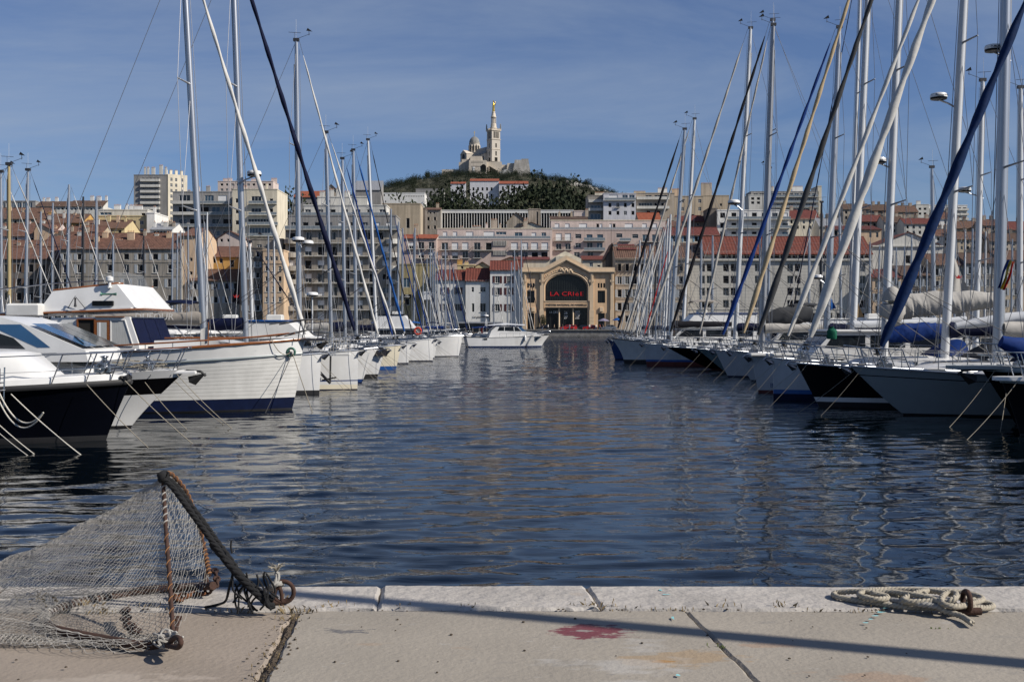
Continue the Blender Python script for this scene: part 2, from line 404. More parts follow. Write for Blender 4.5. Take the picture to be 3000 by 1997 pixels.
def speckle(m, scale, thr, col, strength=.7, st=(1, 1, 1)):
    t = m.node_tree; N = t.nodes; Lk = t.links; b = N['Principled BSDF']; last = b.inputs['Base Color'].links[0].from_socket
    tc = N.new('ShaderNodeTexCoord'); mp2 = N.new('ShaderNodeMapping'); mp2.inputs['Scale'].default_value = st; Lk.new(tc.outputs['Object'], mp2.inputs[0])
    nz = N.new('ShaderNodeTexNoise'); nz.inputs['Scale'].default_value = scale; nz.inputs['Detail'].default_value = 4; nz.inputs['Roughness'].default_value = .65
    Lk.new(mp2.outputs[0], nz.inputs['Vector'])
    rp = N.new('ShaderNodeValToRGB'); rp.color_ramp.elements[0].position = thr; rp.color_ramp.elements[1].position = thr+.05; Lk.new(nz.outputs[0], rp.inputs[0])
    ms = N.new('ShaderNodeMath'); ms.operation = 'MULTIPLY'; ms.inputs[1].default_value = strength; Lk.new(rp.outputs[0], ms.inputs[0])
    mm = N.new('ShaderNodeMix'); mm.data_type = 'RGBA'; mm.inputs['B'].default_value = (*col, 1)
    Lk.new(ms.outputs[0], mm.inputs['Factor']); Lk.new(last, mm.inputs['A']); Lk.new(mm.outputs['Result'], b.inputs['Base Color'])
def gp(px, py): v = G(px, py, QZ); return v.x, v.y
a = gp(1725, 1847); c_ = gp(1010, 1848); d_ = gp(2000, 1930); e_ = gp(2230, 1885); f_ = gp(1930, 1935); g_ = gp(1560, 1905); h_ = gp(2560, 1985)
stain(M['slab_grey'], [(a[0], a[1], .34, .17, (.13, .022, .035), .95, 7, .20), (a[0]-.02, a[1], .17, .055, (.25, .23, .21), .9, 14, .36), (a[0]+.2, a[1]-.01, .12, .05, (.25, .23, .21), .9, 14, .30), (c_[0], c_[1], .36, .13, (.10, .10, .105), .85, 16, .36),
    (d_[0], d_[1], .5, .25, (.30, .20, .10), .55, 4, .26), (e_[0], e_[1], .4, .12, (.30, .19, .12), .5, 6, .3), (f_[0], f_[1], .10, .04, (.32, .17, .05), .8, 9, .22),
    (h_[0], h_[1], .5, .2, (.30, .19, .12), .5, 5, .3)])
speckle(M['slab_grey'], 9, .69, (.17, .165, .16), .6, (.6, 1, 1)); speckle(M['slab_grey'], 4.2, .62, (.205, .19, .17), .5, (.35, 1, 1)); speckle(M['slab_grey'], 13, .66, (.38, .37, .35), .35, (.5, 1, 1)); speckle(M['slab_grey'], 22, .74, (.10, .10, .10), .8)
speckle(M['slab_grey'], 1.7, .60, (.37, .355, .33), .6, (.5, 1, 1)); speckle(M['slab_grey'], 3.1, .66, (.30, .22, .155), .55, (.4, 1, 1))
speckle(M['slab_tan'], 9, .68, (.17, .13, .10), .6, (.5, 1, 1)); speckle(M['slab_tan'], 2.2, .58, (.36, .31, .26), .6, (.5, 1, 1)); speckle(M['slab_tan'], 24, .74, (.10, .09, .08), .8)
speckle(M['lime_stone'], 7, .64, (.24, .225, .205), .7, (.45, 1, 1)); speckle(M['lime_stone'], 26, .70, (.12, .115, .11), .85, (.6, 1, 1)); speckle(M['lime_stone'], 2, .63, (.34, .29, .24), .5)

qb = MB(); qb.box(-14, 14, -6, 7.10, -1.5, QZ-.12)
quay = qb.build('quay', M['quay_dark'], None, None, 'structure')
def jag(p, q, amp, n, seed):                       # uneven edge between two points
    r = random.Random(seed); p, q = Vector(p), Vector(q); d = (q-p); nn = Vector((-d.y, d.x)).normalized()
    return [p + d*(i/n) + nn*(r.uniform(-amp, amp) if 0 < i < n else 0) for i in range(n+1)]
def slab(name, poly, mtl, zt=QZ, zb=QZ-.3, bev=.012, tilt=0.0):
    b = MB(); n = len(poly); cx = sum(p[0] for p in poly)/n; cy = sum(p[1] for p in poly)/n
    def ins(p):
        d = Vector((cx-p[0], cy-p[1])); d.normalize(); return (p[0]+d.x*bev*1.4, p[1]+d.y*bev*1.4)
    r0 = [(p[0], p[1], zb) for p in poly]; r1 = [(p[0], p[1], zt-bev) for p in poly]; r2 = [(*ins(p), zt) for p in poly]
    b.grid([r0, r1, r2], 0, True); b.poly(r2)
    return b.build(name, mtl, quay)
CE = 7.17; CI = 6.60                              # outer and inner edge of the coping
def cw(px, y): return (px-CX)/FPX*y
cop_j = [-9.0, -5.5, -3.3, -1.35, .0, 1.9, 3.6, 5.6, 8.5]
joints = [(-8.8, -8.8), (-5.9, -5.9), (-3.2, -3.1), (cw(1118, CE), cw(1105, CI)), (cw(1716, CE), cw(1760, CI)), (3.75, 3.70), (6.6, 6.6), (9.4, 9.4)]
for i in range(len(joints)-1):
    (xa, xb), (xc, xd) = joints[i], joints[i+1]; g2 = .004
    poly = jag((xa+g2, CE), (xb+g2, CI), .006, 8, i)[::1] + jag((xb+g2, CI), (xd-g2, CI), .012, 26, 50+i)[1:] + jag((xd-g2, CI), (xc-g2, CE), .006, 8, i+1)[1:] + jag((xc-g2, CE), (xa+g2, CE), .008, 30, 90+i)[1:-1]
    slab('coping_stone', [(p[0], p[1]) for p in poly], M['lime_stone'], QZ+.006+.006*(i % 2), QZ-.45, .018)
SJ1 = (gp(868, 1795), gp(742, 2040)); SJ2 = (gp(2022, 1800), gp(2262, 2040))
def xat(j, y): (x0, y0), (x1, y1) = j; return x0+(x1-x0)*(y-y0)/(y1-y0)
SI = CI-.022; y0 = 3.0
sl_l = jag((-13, SI), (xat(SJ1, SI)-.028, SI), .012, 40, 1) + jag((xat(SJ1, SI)-.028, SI), (xat(SJ1, y0)-.03, y0), .012, 40, 2)[1:] + [Vector((-13, y0))]
sl_m = jag((xat(SJ1, SI)+.02, SI), (xat(SJ2, SI)-.004, SI), .01, 60, 3) + jag((xat(SJ2, SI)-.004, SI), (xat(SJ2, y0)-.004, y0), .006, 60, 4)[1:] + jag((xat(SJ2, y0)-.004, y0), (xat(SJ1, y0)+.02, y0), 0, 2, 5)[1:] + jag((xat(SJ1, y0)+.02, y0), (xat(SJ1, SI)+.02, SI), .008, 40, 6)[1:-1]
sl_r = jag((xat(SJ2, SI)+.004, SI), (13, SI), .01, 60, 7) + [Vector((13, y0))] + jag((xat(SJ2, SI)+.004, SI), (xat(SJ2, y0)+.004, y0), .006, 60, 4)[::-1][:-1]
def cw_(poly): return [(p[0], p[1]) for p in poly]
slab('paving_slab', cw_(sl_l), M['slab_tan'], QZ-.012); slab('paving_slab', cw_(sl_m), M['slab_grey'], QZ); slab('paving_slab', cw_(sl_r), M['slab_grey'], QZ-.004)
slab('paving_slab', [(-13, -5.5), (13, -5.5), (13, 2.97), (-13, 2.97)], M['slab_grey'], QZ-.006)
# chalky blue paint marks on the stone
dm('chalk_blue', (.22, .50, .52), .9, var=.3, scale=30)
def daub(pts, name='paint_mark'):
    r = random.Random(len(pts)*7+int(pts[0][0])); b = MB()
    for (px, py, rw, rh) in pts:
        c0 = G(px, py, QZ); n = 9
        b.poly([(c0.x+rw*math.cos(6.283*k/n)*r.uniform(.5, 1.1), c0.y+rh*math.sin(6.283*k/n)*r.uniform(.5, 1.1), QZ+.011) for k in range(n)])
    return b.build(name, M['chalk_blue'], quay)
daub([(1971, 1814, .012, .04)]); daub([(2535, 1828, .02, .012), (2550, 1818, .02, .012), (2565, 1808, .025, .014), (2580, 1797, .03, .018), (2595, 1785, .022, .012)])
daub([(1986, 1983, .014, .02)])
daub([(1935, 1732, .012, .03), (1950, 1745, .03, .012)])

# dry weeds in the joints
dm('dry_grass', (.22, .165, .085), .9, var=.4, scale=20)
dm('green_weed', (.10, .14, .03), .9, var=.3, scale=20)
def tuft(px, py, n, h, mtl, seed, spread=.06, z=QZ):
    r = random.Random(seed); c0 = G(px, py, z); b = MB()
    for i in range(n):
        x, y = c0.x+r.gauss(0, spread), c0.y+r.gauss(0, spread*.25); a = r.uniform(0, 6.28); l = h*r.uniform(.25, .8); lean = r.uniform(.1, .8)
        p0 = Vector((x, y, z-.02)); p1 = p0+Vector((math.cos(a)*lean*l*.3, math.sin(a)*lean*l*.3, l*.6)); p2 = p0+Vector((math.cos(a)*lean*l, math.sin(a)*lean*l, l*.85))
        ww = Vector((math.sin(a), -math.cos(a), 0))*r.uniform(.0006, .0014)
        b.add([p0-ww, p0+ww, p1+ww, p2, p1-ww], [(0, 1, 2, 3, 4)])
        if r.random() < .16: b.lathe([(.0, -.004), (.003, .004), (.0025, .012), (0, .018)], 4, tuple(p2), 0)
    return b, c0
wi = 0
weeds = MB()
for (px, py, n, h) in [(865, 1790, 30, .08), (850, 1810, 22, .06), (845, 1840, 16, .05), (820, 1880, 20, .04), (800, 1915, 22, .04), (782, 1950, 22, .04), (765, 1985, 20, .04), (935, 1780, 14, .07), (1000, 1775, 10, .07), (1065, 1778, 8, .08),
                       (1180, 1780, 8, .07), (1380, 1783, 12, .07), (1490, 1780, 14, .06), (1720, 1778, 22, .09), (1770, 1780, 14, .08), (1860, 1783, 14, .07), (1980, 1787, 30, .05),
                       (2130, 1780, 10, .09), (2290, 1778, 16, .11), (2410, 1788, 10, .07), (2540, 1790, 22, .07), (2700, 1795, 12, .06), (240, 1775, 26, .10), (180, 1780, 20, .09), (300, 1790, 24, .08), (420, 1780, 30, .08), (130, 1765, 18, .14), (640, 1785, 16, .06), (720, 1788, 14, .08), (820, 1755, 8, .12)]:
    b, c0 = tuft(px, py, n, h, None, wi); wi += 1; weeds.add(b.v, b.f)
weeds.build('dry_weeds', M['dry_grass'], None, None, 'stuff')
gw = MB()
for (px, py, n, h) in [(2112, 1893, 34, .04), (2755, 1839, 26, .02)]:
    b, c0 = tuft(px, py, n, h, None, wi, .025); wi += 1; gw.add(b.v, b.f)
gw.build('green_weeds', M['green_weed'], None, None, 'stuff')
soil = MB()
def strip_soil(pts, wd, seed):
    r = random.Random(seed); rows = []
    for (x, y) in pts: rows.append([(x-wd*r.uniform(.6, 1.3), y+r.uniform(-.01, .01), QZ-.03), (x, y, QZ-.012+r.uniform(-.01, .012)), (x+wd*r.uniform(.6, 1.3), y+r.uniform(-.01, .01), QZ-.02)])
    soil.grid(rows)
strip_soil([(xat(SJ1, SI-.04*i)-.004, SI-.04*i) for i in range(90)], .03, 3)
for (xa, xb) in [j for j in joints]: soil.grid([[(xa-.012, CE-.012, QZ-.008), (xb-.012, CI, QZ-.012)], [(xa+.012, CE-.012, QZ-.008), (xb+.012, CI, QZ-.012)]])
soil.build('joint_soil', M['soil'], None, None, 'stuff')
crumb = MB(); r = random.Random(31)
for i in range(220):
    if i < 90: y = r.uniform(4.8, 6.6); x = xat(SJ1, y)+r.gauss(0, .05)
    elif i < 150: y = CI+r.gauss(-.01, .02); x = r.uniform(-3, 3)
    else: y = r.uniform(5, 6.9); x = r.uniform(-3, 3)
    q = r.uniform(.003, .010); crumb.lathe([(0, 0), (q, q*.2), (q*.8, q*.7), (0, q)], 5, (x, y, QZ+.001))
crumb.build('crumbs', M['soil'], None, None, 'stuff')
# ------------------------------------------------------------------ building kit
def wallmat(name, col, streak=.25, var=.12, scale=.25, rough=.9): M[name] = mat(name, col, rough, var=var, scale=scale, streak=streak, bump=.01, bscale=3)
wallmat('w_beige', (.43, .365, .29)); wallmat('w_theatre', (.68, .47, .29), .15, .06); wallmat('w_white', (.72, .71, .68), .12)
wallmat('w_offwhite', (.60, .585, .54), .2); wallmat('w_pink', (.56, .44, .39), .15); wallmat('w_pale_pink', (.62, .52, .47), .15); wallmat('w_lilac', (.60, .60, .63), .15)
wallmat('w_yellow', (.62, .50, .28), .2); wallmat('w_olive', (.40, .33, .17), .45, .2); wallmat('w_ochre', (.52, .31, .10), .2); wallmat('w_greige', (.33, .30, .26), .35)
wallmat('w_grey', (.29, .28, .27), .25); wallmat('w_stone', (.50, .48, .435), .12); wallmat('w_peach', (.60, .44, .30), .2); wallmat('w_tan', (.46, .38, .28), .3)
wallmat('w_dim', (.17, .145, .125), .35, .2); wallmat('w_concrete', (.35, .34, .325), .3); wallmat('w_cream', (.64, .58, .46), .2); wallmat('w_old', (.42, .36, .29), .5, .25)  # w_dim: dark walls, some with their shade put into the colour
wallmat('w_fort', (.56, .50, .42), .3, .15, .15); wallmat('w_rock', (.40, .38, .35), .3, .3, .15)
dm('tile_red', (.125, .028, .016), .85, var=.35, scale=1.5); dm('tile_brown', (.115, .062, .042), .9, var=.4, scale=1.5); dm('tile_orange', (.24, .062, .026), .85, var=.25, scale=1.2)
dm('tile_dark', (.085, .05, .035), .9, var=.4, scale=1.5); dm('tile_old', (.12, .058, .040), .9, var=.45, scale=1.1); dm('tile_maroon', (.115, .026, .02), .85, var=.3, scale=1.2)
dm('zinc', (.30, .31, .33), .5, .3, var=.15, scale=1.5)
dm('frame_white', (.68, .68, .66), .5, var=.06); dm('frame_brown', (.12, .07, .04), .6, var=.2); dm('blind_white', (.76, .76, .75), .7, var=.05, scale=6, stretch=(1, 1, 8))
dm('shutter_grey', (.36, .39, .42), .7, var=.12, scale=2); dm('shutter_maroon', (.07, .015, .014), .6, var=.2); dm('shutter_beige', (.42, .36, .29), .7, var=.15); dm('shutter_brown', (.14, .085, .05), .7, var=.2)
dm('shutter_blue', (.16, .30, .40), .7, var=.15)
dm('win_glass', (.016, .02, .026), .08, var=.4, scale=.6, spec=.5); dm('win_blue', (.05, .09, .13), .1, var=.4, scale=.6, spec=.6); dm('win_dark', (.006, .006, .007), .5, var=.3, spec=.2)
dm('rail_iron', (.05, .05, .055), .6, var=.2); dm('rail_white', (.6, .6, .6), .5, var=.1)
rg = mat('rail_glass', (.20, .23, .25), .08, var=.1, scale=1, spec=.5); M['rail_glass'] = rg
dm('awning_orange', (.50, .13, .03), .8, var=.15); dm('awning_red', (.35, .03, .03), .8, var=.15)
dm('terracotta', (.38, .20, .12), .85, var=.2)

def wall_with_holes(b, W_, H, holes, y=0.0, rec=.22, mi=0, x_off=0.0):
    xs = sorted({0.0, W_} | {round(h[0], 3) for h in holes} | {round(h[1], 3) for h in holes})
    zs = sorted({0.0, H} | {round(h[2], 3) for h in holes} | {round(h[3], 3) for h in holes})
    xs = [x for x in xs if -1e-6 <= x <= W_+1e-6]; zs = [z for z in zs if -1e-6 <= z <= H+1e-6]
    for j in range(len(zs)-1):
        z0, z1 = zs[j], zs[j+1]; run = None
        for i in range(len(xs)-1):
            cx, cz = (xs[i]+xs[i+1])/2, (z0+z1)/2
            ins = any(h[0] < cx < h[1] and h[2] < cz < h[3] for h in holes)
            if not ins and run is None: run = xs[i]
            if ins and run is not None:
                b.quad((run+x_off, y, z0), (xs[i]+x_off, y, z0), (xs[i]+x_off, y, z1), (run+x_off, y, z1), mi); run = None
        if run is not None: b.quad((run+x_off, y, z0), (W_+x_off, y, z0), (W_+x_off, y, z1), (run+x_off, y, z1), mi)
    for h in holes:
        a, c, z0, z1 = h[0]+x_off, h[1]+x_off, h[2], h[3]; yb = y+rec
        b.quad((a, y, z0), (a, y, z1), (a, yb, z1), (a, yb, z0), mi); b.quad((c, y, z0), (c, yb, z0), (c, yb, z1), (c, y, z1), mi)
        b.quad((a, y, z0), (a, yb, z0), (c, yb, z0), (c, y, z0), mi); b.quad((a, y, z1), (c, y, z1), (c, yb, z1), (a, yb, z1), mi)
_wc = {}
def window_mesh(w_, h_, kind):
    k = (round(w_, 1), round(h_, 1), kind)
    if k in _wc: return _wc[k]
    b = MB(); t = min(.09, w_*.08); W2 = w_/2
    gl = {'dark': 3, 'blue': 4}.get(kind, 1)
    # slots: frame, glass, blind, dark, blue
    b.box(-W2, -W2+t, 0, .06, 0, h_, 0); b.box(W2-t, W2, 0, .06, 0, h_, 0); b.box(-W2+t, W2-t, 0, .06, 0, t, 0); b.box(-W2+t, W2-t, 0, .06, h_-t, h_, 0)
    top = h_-t
    if kind == 'blind': b.box(-W2+t, W2-t, .005, .03, t, h_-t, 2)
    else:
        if kind == 'half':
            b.box(-W2+t, W2-t, .005, .03, h_*.45, h_-t, 2); top = h_*.45
        n = 1 if w_ < .8 else (2 if w_ < 2.1 else int(w_/1.1))
        if kind != 'dark':
            for i in range(1, n):
                x = -W2+w_*i/n; b.box(x-t*.5, x+t*.5, .002, .055, t, top, 0)
            if h_ < 1.9 and kind == 'glass': b.box(-W2+t, W2-t, .01, .05, h_*.6, h_*.6+.05, 0) if top > h_*.65 else None
        b.quad((-W2+t, .045, t), (W2-t, .045, t), (W2-t, .045, top), (-W2+t, .045, top), gl)
    _wc[k] = b.mesh('window', [M['frame_white'], M['win_glass'], M['blind_white'], M['win_dark'], M['win_blue']]); return _wc[k]
_sc = {}
def shutter_mesh(w_, h_, mk):
    k = (round(w_, 1), round(h_, 1), mk)
    if k in _sc: return _sc[k]
    b = MB(); b.box(-w_/2, -w_/2+.06, -.05, 0, 0, h_); b.box(w_/2-.06, w_/2, -.05, 0, 0, h_); b.box(-w_/2+.06, w_/2-.06, -.05, 0, 0, .08); b.box(-w_/2+.06, w_/2-.06, -.05, 0, h_-.08, h_)
    n = max(5, int(h_/.22))
    for i in range(n):
        z0 = .08+(h_-.16)*i/n; z1 = .08+(h_-.16)*(i+1)/n
        b.quad((-w_/2+.06, -.045, z0), (w_/2-.06, -.045, z0), (w_/2-.06, -.01, z1), (-w_/2+.06, -.01, z1))
    _sc[k] = b.mesh('shutter', M[mk]); return _sc[k]
_bc = {}
def balcony_mesh(w_, d, kind, h_=1.0):
    k = (round(w_, 1), round(d, 1), kind)
    if k in _bc: return _bc[k]
    b = MB(); b.box(-w_/2, w_/2, -d, -.002, -.18, 0, 0)
    e = .04
    if kind == 'solid': b.box(-w_/2, w_/2, -d, -d+.1, .002, h_, 0); b.box(-w_/2, -w_/2+.1, -d+.1, -.01, .002, h_, 0); b.box(w_/2-.1, w_/2, -d+.1, -.01, .002, h_, 0)
    else:
        mi = 1 if kind == 'iron' else 2
        b.box(-w_/2, w_/2, -d, -d+e, h_-.05, h_, mi); b.box(-w_/2, -w_/2+e, -d+e, -.01, h_-.05, h_, mi); b.box(w_/2-e, w_/2, -d+e, -.01, h_-.05, h_, mi)
        if kind == 'glass':
            b.box(-w_/2+.03, w_/2-.03, -d+.01, -d+.03, .06, h_-.06, 3)
            n = max(2, int(w_/1.5))
            for i in range(n+1):
                x = -w_/2+.02+(w_-.04)*i/n; b.box(x-.02, x+.02, -d-.012, -d+.005, .002, h_-.05, 2)
        else:
            n = max(5, min(30, int(w_/.22)))
            for i in range(n+1):
                x = -w_/2+.015+(w_-.03)*i/n; b.box(x-.013, x+.013, -d+.005, -d+.03, .002, h_-.05, mi)
            b.box(-w_/2, w_/2, -d+.006, -d+.028, .08, .12, mi)
            for s in (-1, 1):
                for i in range(1, 4): b.box(s*(w_/2-.02)-.013, s*(w_/2-.02)+.013, -d+d*i/4, -d+d*i/4+.025, .002, h_-.05, mi)
    _bc[k] = b.mesh('balcony', [M['w_offwhite'], M['rail_iron'], M['rail_white'], M['rail_glass']]); return _bc[k]
def tile_roof(b, x0, x1, ya, za, yb, zb, pitch=.42, amp=.06, mi=0, thick=.12):   # sloping sheet of round tiles, ribs running up the slope
    n = max(4, int((x1-x0)/pitch)*4); n = min(n, 400); rows = []
    for t in (0, .25, .5, .75, 1):
        rows.append([(x0+(x1-x0)*i/n, ya+(yb-ya)*t, za+(zb-za)*t + amp*(.5+.5*math.cos(2*math.pi*i/4)) + .02*math.sin(i*.37+t*5)) for i in range(n+1)])
    b.grid(rows, mi)
    b.quad((x0, ya, za-thick), (x1, ya, za-thick), (x1, ya, za), (x0, ya, za), mi)
    b.quad((x0, ya, za-thick), (x0, yb, zb-thick), (x1, yb, zb-thick), (x1, ya, za-thick), mi)
    for x in (x0, x1): b.quad((x, ya, za-thick), (x, yb, zb-thick), (x, yb, zb+amp*.5), (x, ya, za+amp*.5), mi)
_cm = {}
def chimney_mesh(w_, h_, mk):
    k = (round(w_, 1), round(h_, 1), mk)
    if k not in _cm:
        b = MB(); b.box(-w_/2, w_/2, -.3, .3, 0, h_); b.box(-w_/2-.06, w_/2+.06, -.36, .36, h_, h_+.12)
        n = max(1, int(w_/.45))
        for i in range(n): b.lathe([(.13, 0), (.11, .45)], 6, (-w_/2+w_*(i+.5)/n, 0, h_+.12), 1)
        _cm[k] = b.mesh('chimney', [M[mk], M['terracotta']])
    return _cm[k]
def bld(name, label, x0, x1, ytop, Y, depth, wm, wins=(), roof=None, zb=None, balcs=(), chims=(), cornice=None, bands=(), group=None, cat='building', rz=0.0, rec=.22, side_wins=()):
    X0, X1 = WX(x0, Y), WX(x1, Y); Wd = X1-X0; zt = WZ(ytop, Y)
    if zb is None: zb = ground_h((X0+X1)/2, Y)-1.0
    H = zt-zb; root = thing(name, label, cat, (X0, Y, zb), rz, group)
    lx = lambda px: WX(px, Y)-X0
    lz = lambda py: WZ(py, Y)-zb
    holes = []; todo = []
    for wd in wins:
        k = wd.get('k', 'glass'); w_ = wd['w']/FPX*Y; h_ = wd['h']/FPX*Y
        for py in wd['ys']:
            for px in wd['xs']:
                kk = rnd.choice(k) if isinstance(k, (list, tuple)) else k
                x, z = lx(px), lz(py)
                hx0, hx1, hz0, hz1 = x-w_/2, x+w_/2, z-h_/2, z+h_/2
                if hx0 < .1 or hx1 > Wd-.1 or hz0 < .05 or hz1 > H-.05: continue
                if any(not (hx1 < q[0] or hx0 > q[1] or hz1 < q[2] or hz0 > q[3]) for q in holes): continue
                holes.append((hx0, hx1, hz0, hz1)); todo.append((x, hz0, w_, h_, kk, wd))
    b = MB(); wall_with_holes(b, Wd, H, holes, 0, rec)
    if side_wins:
        pass
    b.quad((0, 0, 0), (0, 0, H), (0, depth, H), (0, depth, 0)); b.quad((Wd, 0, 0), (Wd, depth, 0), (Wd, depth, H), (Wd, 0, H))
    b.quad((0, depth, 0), (0, depth, H), (Wd, depth, H), (Wd, depth, 0))
    rt = roof or {'t': 'flat'}
    if rt['t'] == 'flat' or rt['t'] == 'none': b.quad((0, 0, H), (Wd, 0, H), (Wd, depth, H), (0, depth, H))
    rh = 0
    if rt['t'] in ('gable', 'shed'):
        ry = depth*rt.get('ry', .5); rh = rt['h'] if 'h' in rt else (WZ(rt['yr'], Y+ry)-zt)
        if rt['t'] == 'gable':
            for x in (0, Wd): b.poly([(x, 0, H), (x, depth, H), (x, ry, H+rh)])
        else:
            for x in (0, Wd): b.poly([(x, 0, H), (x, ry, H), (x, ry, H+rh)])
    if rt['t'] == 'front':
        rh = WZ(rt['yr'], Y)-zt; px_ = lx(rt.get('xr', (x0+x1)/2))
        b.poly([(0, 0, H), (Wd, 0, H), (px_, 0, H+rh)]); b.poly([(0, depth, H), (Wd, depth, H), (px_, depth, H+rh)])
    b.build('wall', M[wm], root)
    rm = M[rt.get('m', 'tile_red')]
    if rt['t'] in ('gable', 'shed'):
        rb = MB(); ov = rt.get('ov', .45); sl = rh/ry
        tile_roof(rb, -.15, Wd+.15, -ov, H-ov*sl+.05, ry, H+rh+.05, rt.get('p', .45), rt.get('amp', .07))
        if rt['t'] == 'gable': tile_roof(rb, -.15, Wd+.15, depth+ov, H-ov*sl+.05, ry, H+rh+.05, rt.get('p', .45), rt.get('amp', .07)); rb.tube([(-.15, ry, H+rh+.12), (Wd+.15, ry, H+rh+.12)], .12, 6)
        rb.build('roof', rm, root)
        if not rt.get('nocorn'):
            MB().box(-.05, Wd+.05, -.28, -.003, H-.35, H-.02).build('eave', M[rt.get('em', wm)], root)
    elif rt['t'] == 'front':
        rb = MB(); t_ = .15
        for (xa, xb) in ((-.4, px_), (Wd+.4, px_)):
            za = H-.4*rh/max(px_, .5)+.08 if xa < 0 else H-.4*rh/max(Wd-px_, .5)+.08
            b2 = [(xa, -.4, za), (xb, -.4, H+rh+.08), (xb, depth, H+rh+.08), (xa, depth, za)]
            rb.add(b2+[(p[0], p[1], p[2]-t_) for p in b2], [(0, 1, 2, 3), (7, 6, 5, 4), (0, 4, 5, 1), (2, 6, 7, 3), (1, 5, 6, 2), (3, 7, 4, 0)])
        rb.build('roof', rm, root)
    elif rt['t'] == 'flat':
        pb = MB(); th = rt.get('par', .35)
        pb.box(-.12, Wd+.12, -.12, .15, H+.003, H+th); pb.box(-.12, .15, .15, depth, H+.003, H+th); pb.box(Wd-.15, Wd+.12, .15, depth, H+.003, H+th)
        pb.build('parapet', M[rt.get('pm', wm)], root)
    if cornice:
        for (py, hpx, pr) in cornice:
            z = lz(py); MB().box(-.1, Wd+.1, -pr, -.003, z-hpx/FPX*Y/2, z+hpx/FPX*Y/2).build('cornice', M[rt.get('cm', wm)], root)
    for (x, z, w_, h_, kk, wd) in todo:
        o = link('window', window_mesh(w_, h_, kk), root); o.location = (x, rec-.08, z)
        if wd.get('sh') and rnd.random() < wd.get('shp', 1):
            for s in (-1, 1):
                if wd.get('shut_closed') and rnd.random() < wd['shut_closed']: continue
                q = link('shutter', shutter_mesh(w_*.52, h_, wd['sh']), root)
                if wd.get('ajar'): q.location = (x+s*w_*.5, -.02, z); q.rotation_euler = (0, 0, R(-90 if s > 0 else -90)); q.location.y = -w_*.27
                else: q.location = (x+s*w_*.79, -.012, z)
        if wd.get('bal'):
            kb, wf, dd = wd['bal']
            if rnd.random() < wd.get('balp', 1):
                q = link('balcony', balcony_mesh(w_*wf, dd, kb), root); q.location = (x, 0, z-.02)
        if wd.get('sill'): MBs = sill_mesh(w_); q = link('sill', MBs, root); q.location = (x, 0, z-.1)
    for bd in balcs:
        (bx0, bx1, bys, kb, dd) = bd[:5]
        for py in bys:
            w_ = (bx1-bx0)/FPX*Y; q = link('balcony', balcony_mesh(w_, dd, kb), root); q.location = (lx((bx0+bx1)/2), -.003, lz(py))
    for (py, hpx, pr) in bands:
        z = lz(py); MB().box(-.04, Wd+.04, -pr, -.004, z-hpx/FPX*Y/2, z+hpx/FPX*Y/2).build('string_course', M[wm], root)
    for ch in chims:
        (px, w_, h_) = ch[:3]; mk = ch[3] if len(ch) > 3 else wm; yy = ch[4] if len(ch) > 4 else depth*.5
        zc = H if rt['t'] not in ('gable', 'shed') else H+rh*min(yy/(depth*.5), 1)*.75
        q = link('chimney', chimney_mesh(w_, h_+(.0), mk), root); q.location = (lx(px), yy, zc-.05)
    return root
_sm = {}
def sill_mesh(w_):
    k = round(w_, 1)
    if k not in _sm: _sm[k] = MB().box(-k/2-.12, k/2+.12, -.14, -.003, 0, .1).mesh('sill', M['w_offwhite'])
    return _sm[k]
def rng(a, b, n): return [a+(b-a)*i/(n-1) for i in range(n)] if n > 1 else [a]
GB = ['glass', 'glass', 'blind', 'half', 'dark']
# -- front row, left of the theatre -----------------------------------------------------------------
bld('terraced_house', 'shaded quay houses under a rusty tile roof behind the leftmost masts', -40, 176, 757, 330, 14, 'w_dim', [dict(xs=rng(20, 160, 5), ys=[786, 827, 868], w=15, h=24, k='dark', sh='shutter_brown', shp=.5)], dict(t='gable', yr=725, m='tile_old'), zb=1.5, chims=[(60, 1.2, 1.6, 'w_peach')])  # shadow on this facade is put into its dark wall colour
bld('apartment_house', 'long greige quay house with grey shutters behind the trawler flybridge', 178, 531, 727, 325, 14, 'w_greige', [dict(xs=[193, 234, 280, 321, 370, 411, 455, 499], ys=[752], w=16, h=18, k='dark', sh='shutter_grey', shp=.8), dict(xs=[193, 234, 280, 321, 370, 411, 455, 499], ys=[787, 829], w=16, h=25, k=['dark', 'dark', 'glass'], sh='shutter_grey', shp=.25, sill=1), dict(xs=[193, 234, 280, 321, 370, 411, 455, 499], ys=[878, 918], w=17, h=27, k='dark', sh='shutter_grey', shp=.3, sill=1)], dict(t='gable', yr=684, m='tile_old', em='w_grey'), zb=1.5, chims=[(272, 1.4, 2, 'w_peach', 3), (290, 1.6, 2.2, 'w_peach', 5), (370, 2.0, 2.8, 'w_peach', 4), (440, 1.2, 1.4, 'w_offwhite', 6), (210, 1.3, 2, 'w_offwhite', 6), (330, 3.2, .5, 'w_offwhite', 4), (405, .9, 2.4, 'w_old', 6), (480, 1.5, 2.2, 'w_peach', 5), (508, .8, 1.6, 'w_white', 6)], bands=[(768, 3, .1), (808, 3, .1)])
bld('corner_house', 'lit peach gable wall at the end of the long greige quay house', 533, 577, 690, 327, 22, 'w_peach', [dict(xs=[560], ys=[760, 800], w=8, h=10, k='dark')], dict(t='gable', h=3, m='tile_old'), zb=1.5)
bld('low_house', 'low pale house with grey shutters and ridged tile roof left of the dark mast cover', 557, 702, 820, 326, 12, 'w_greige', [dict(xs=[570, 600, 632, 664, 690], ys=[838, 878], w=12, h=19, k='dark', sh='shutter_grey')], dict(t='gable', yr=790, m='tile_brown'), zb=1.5)
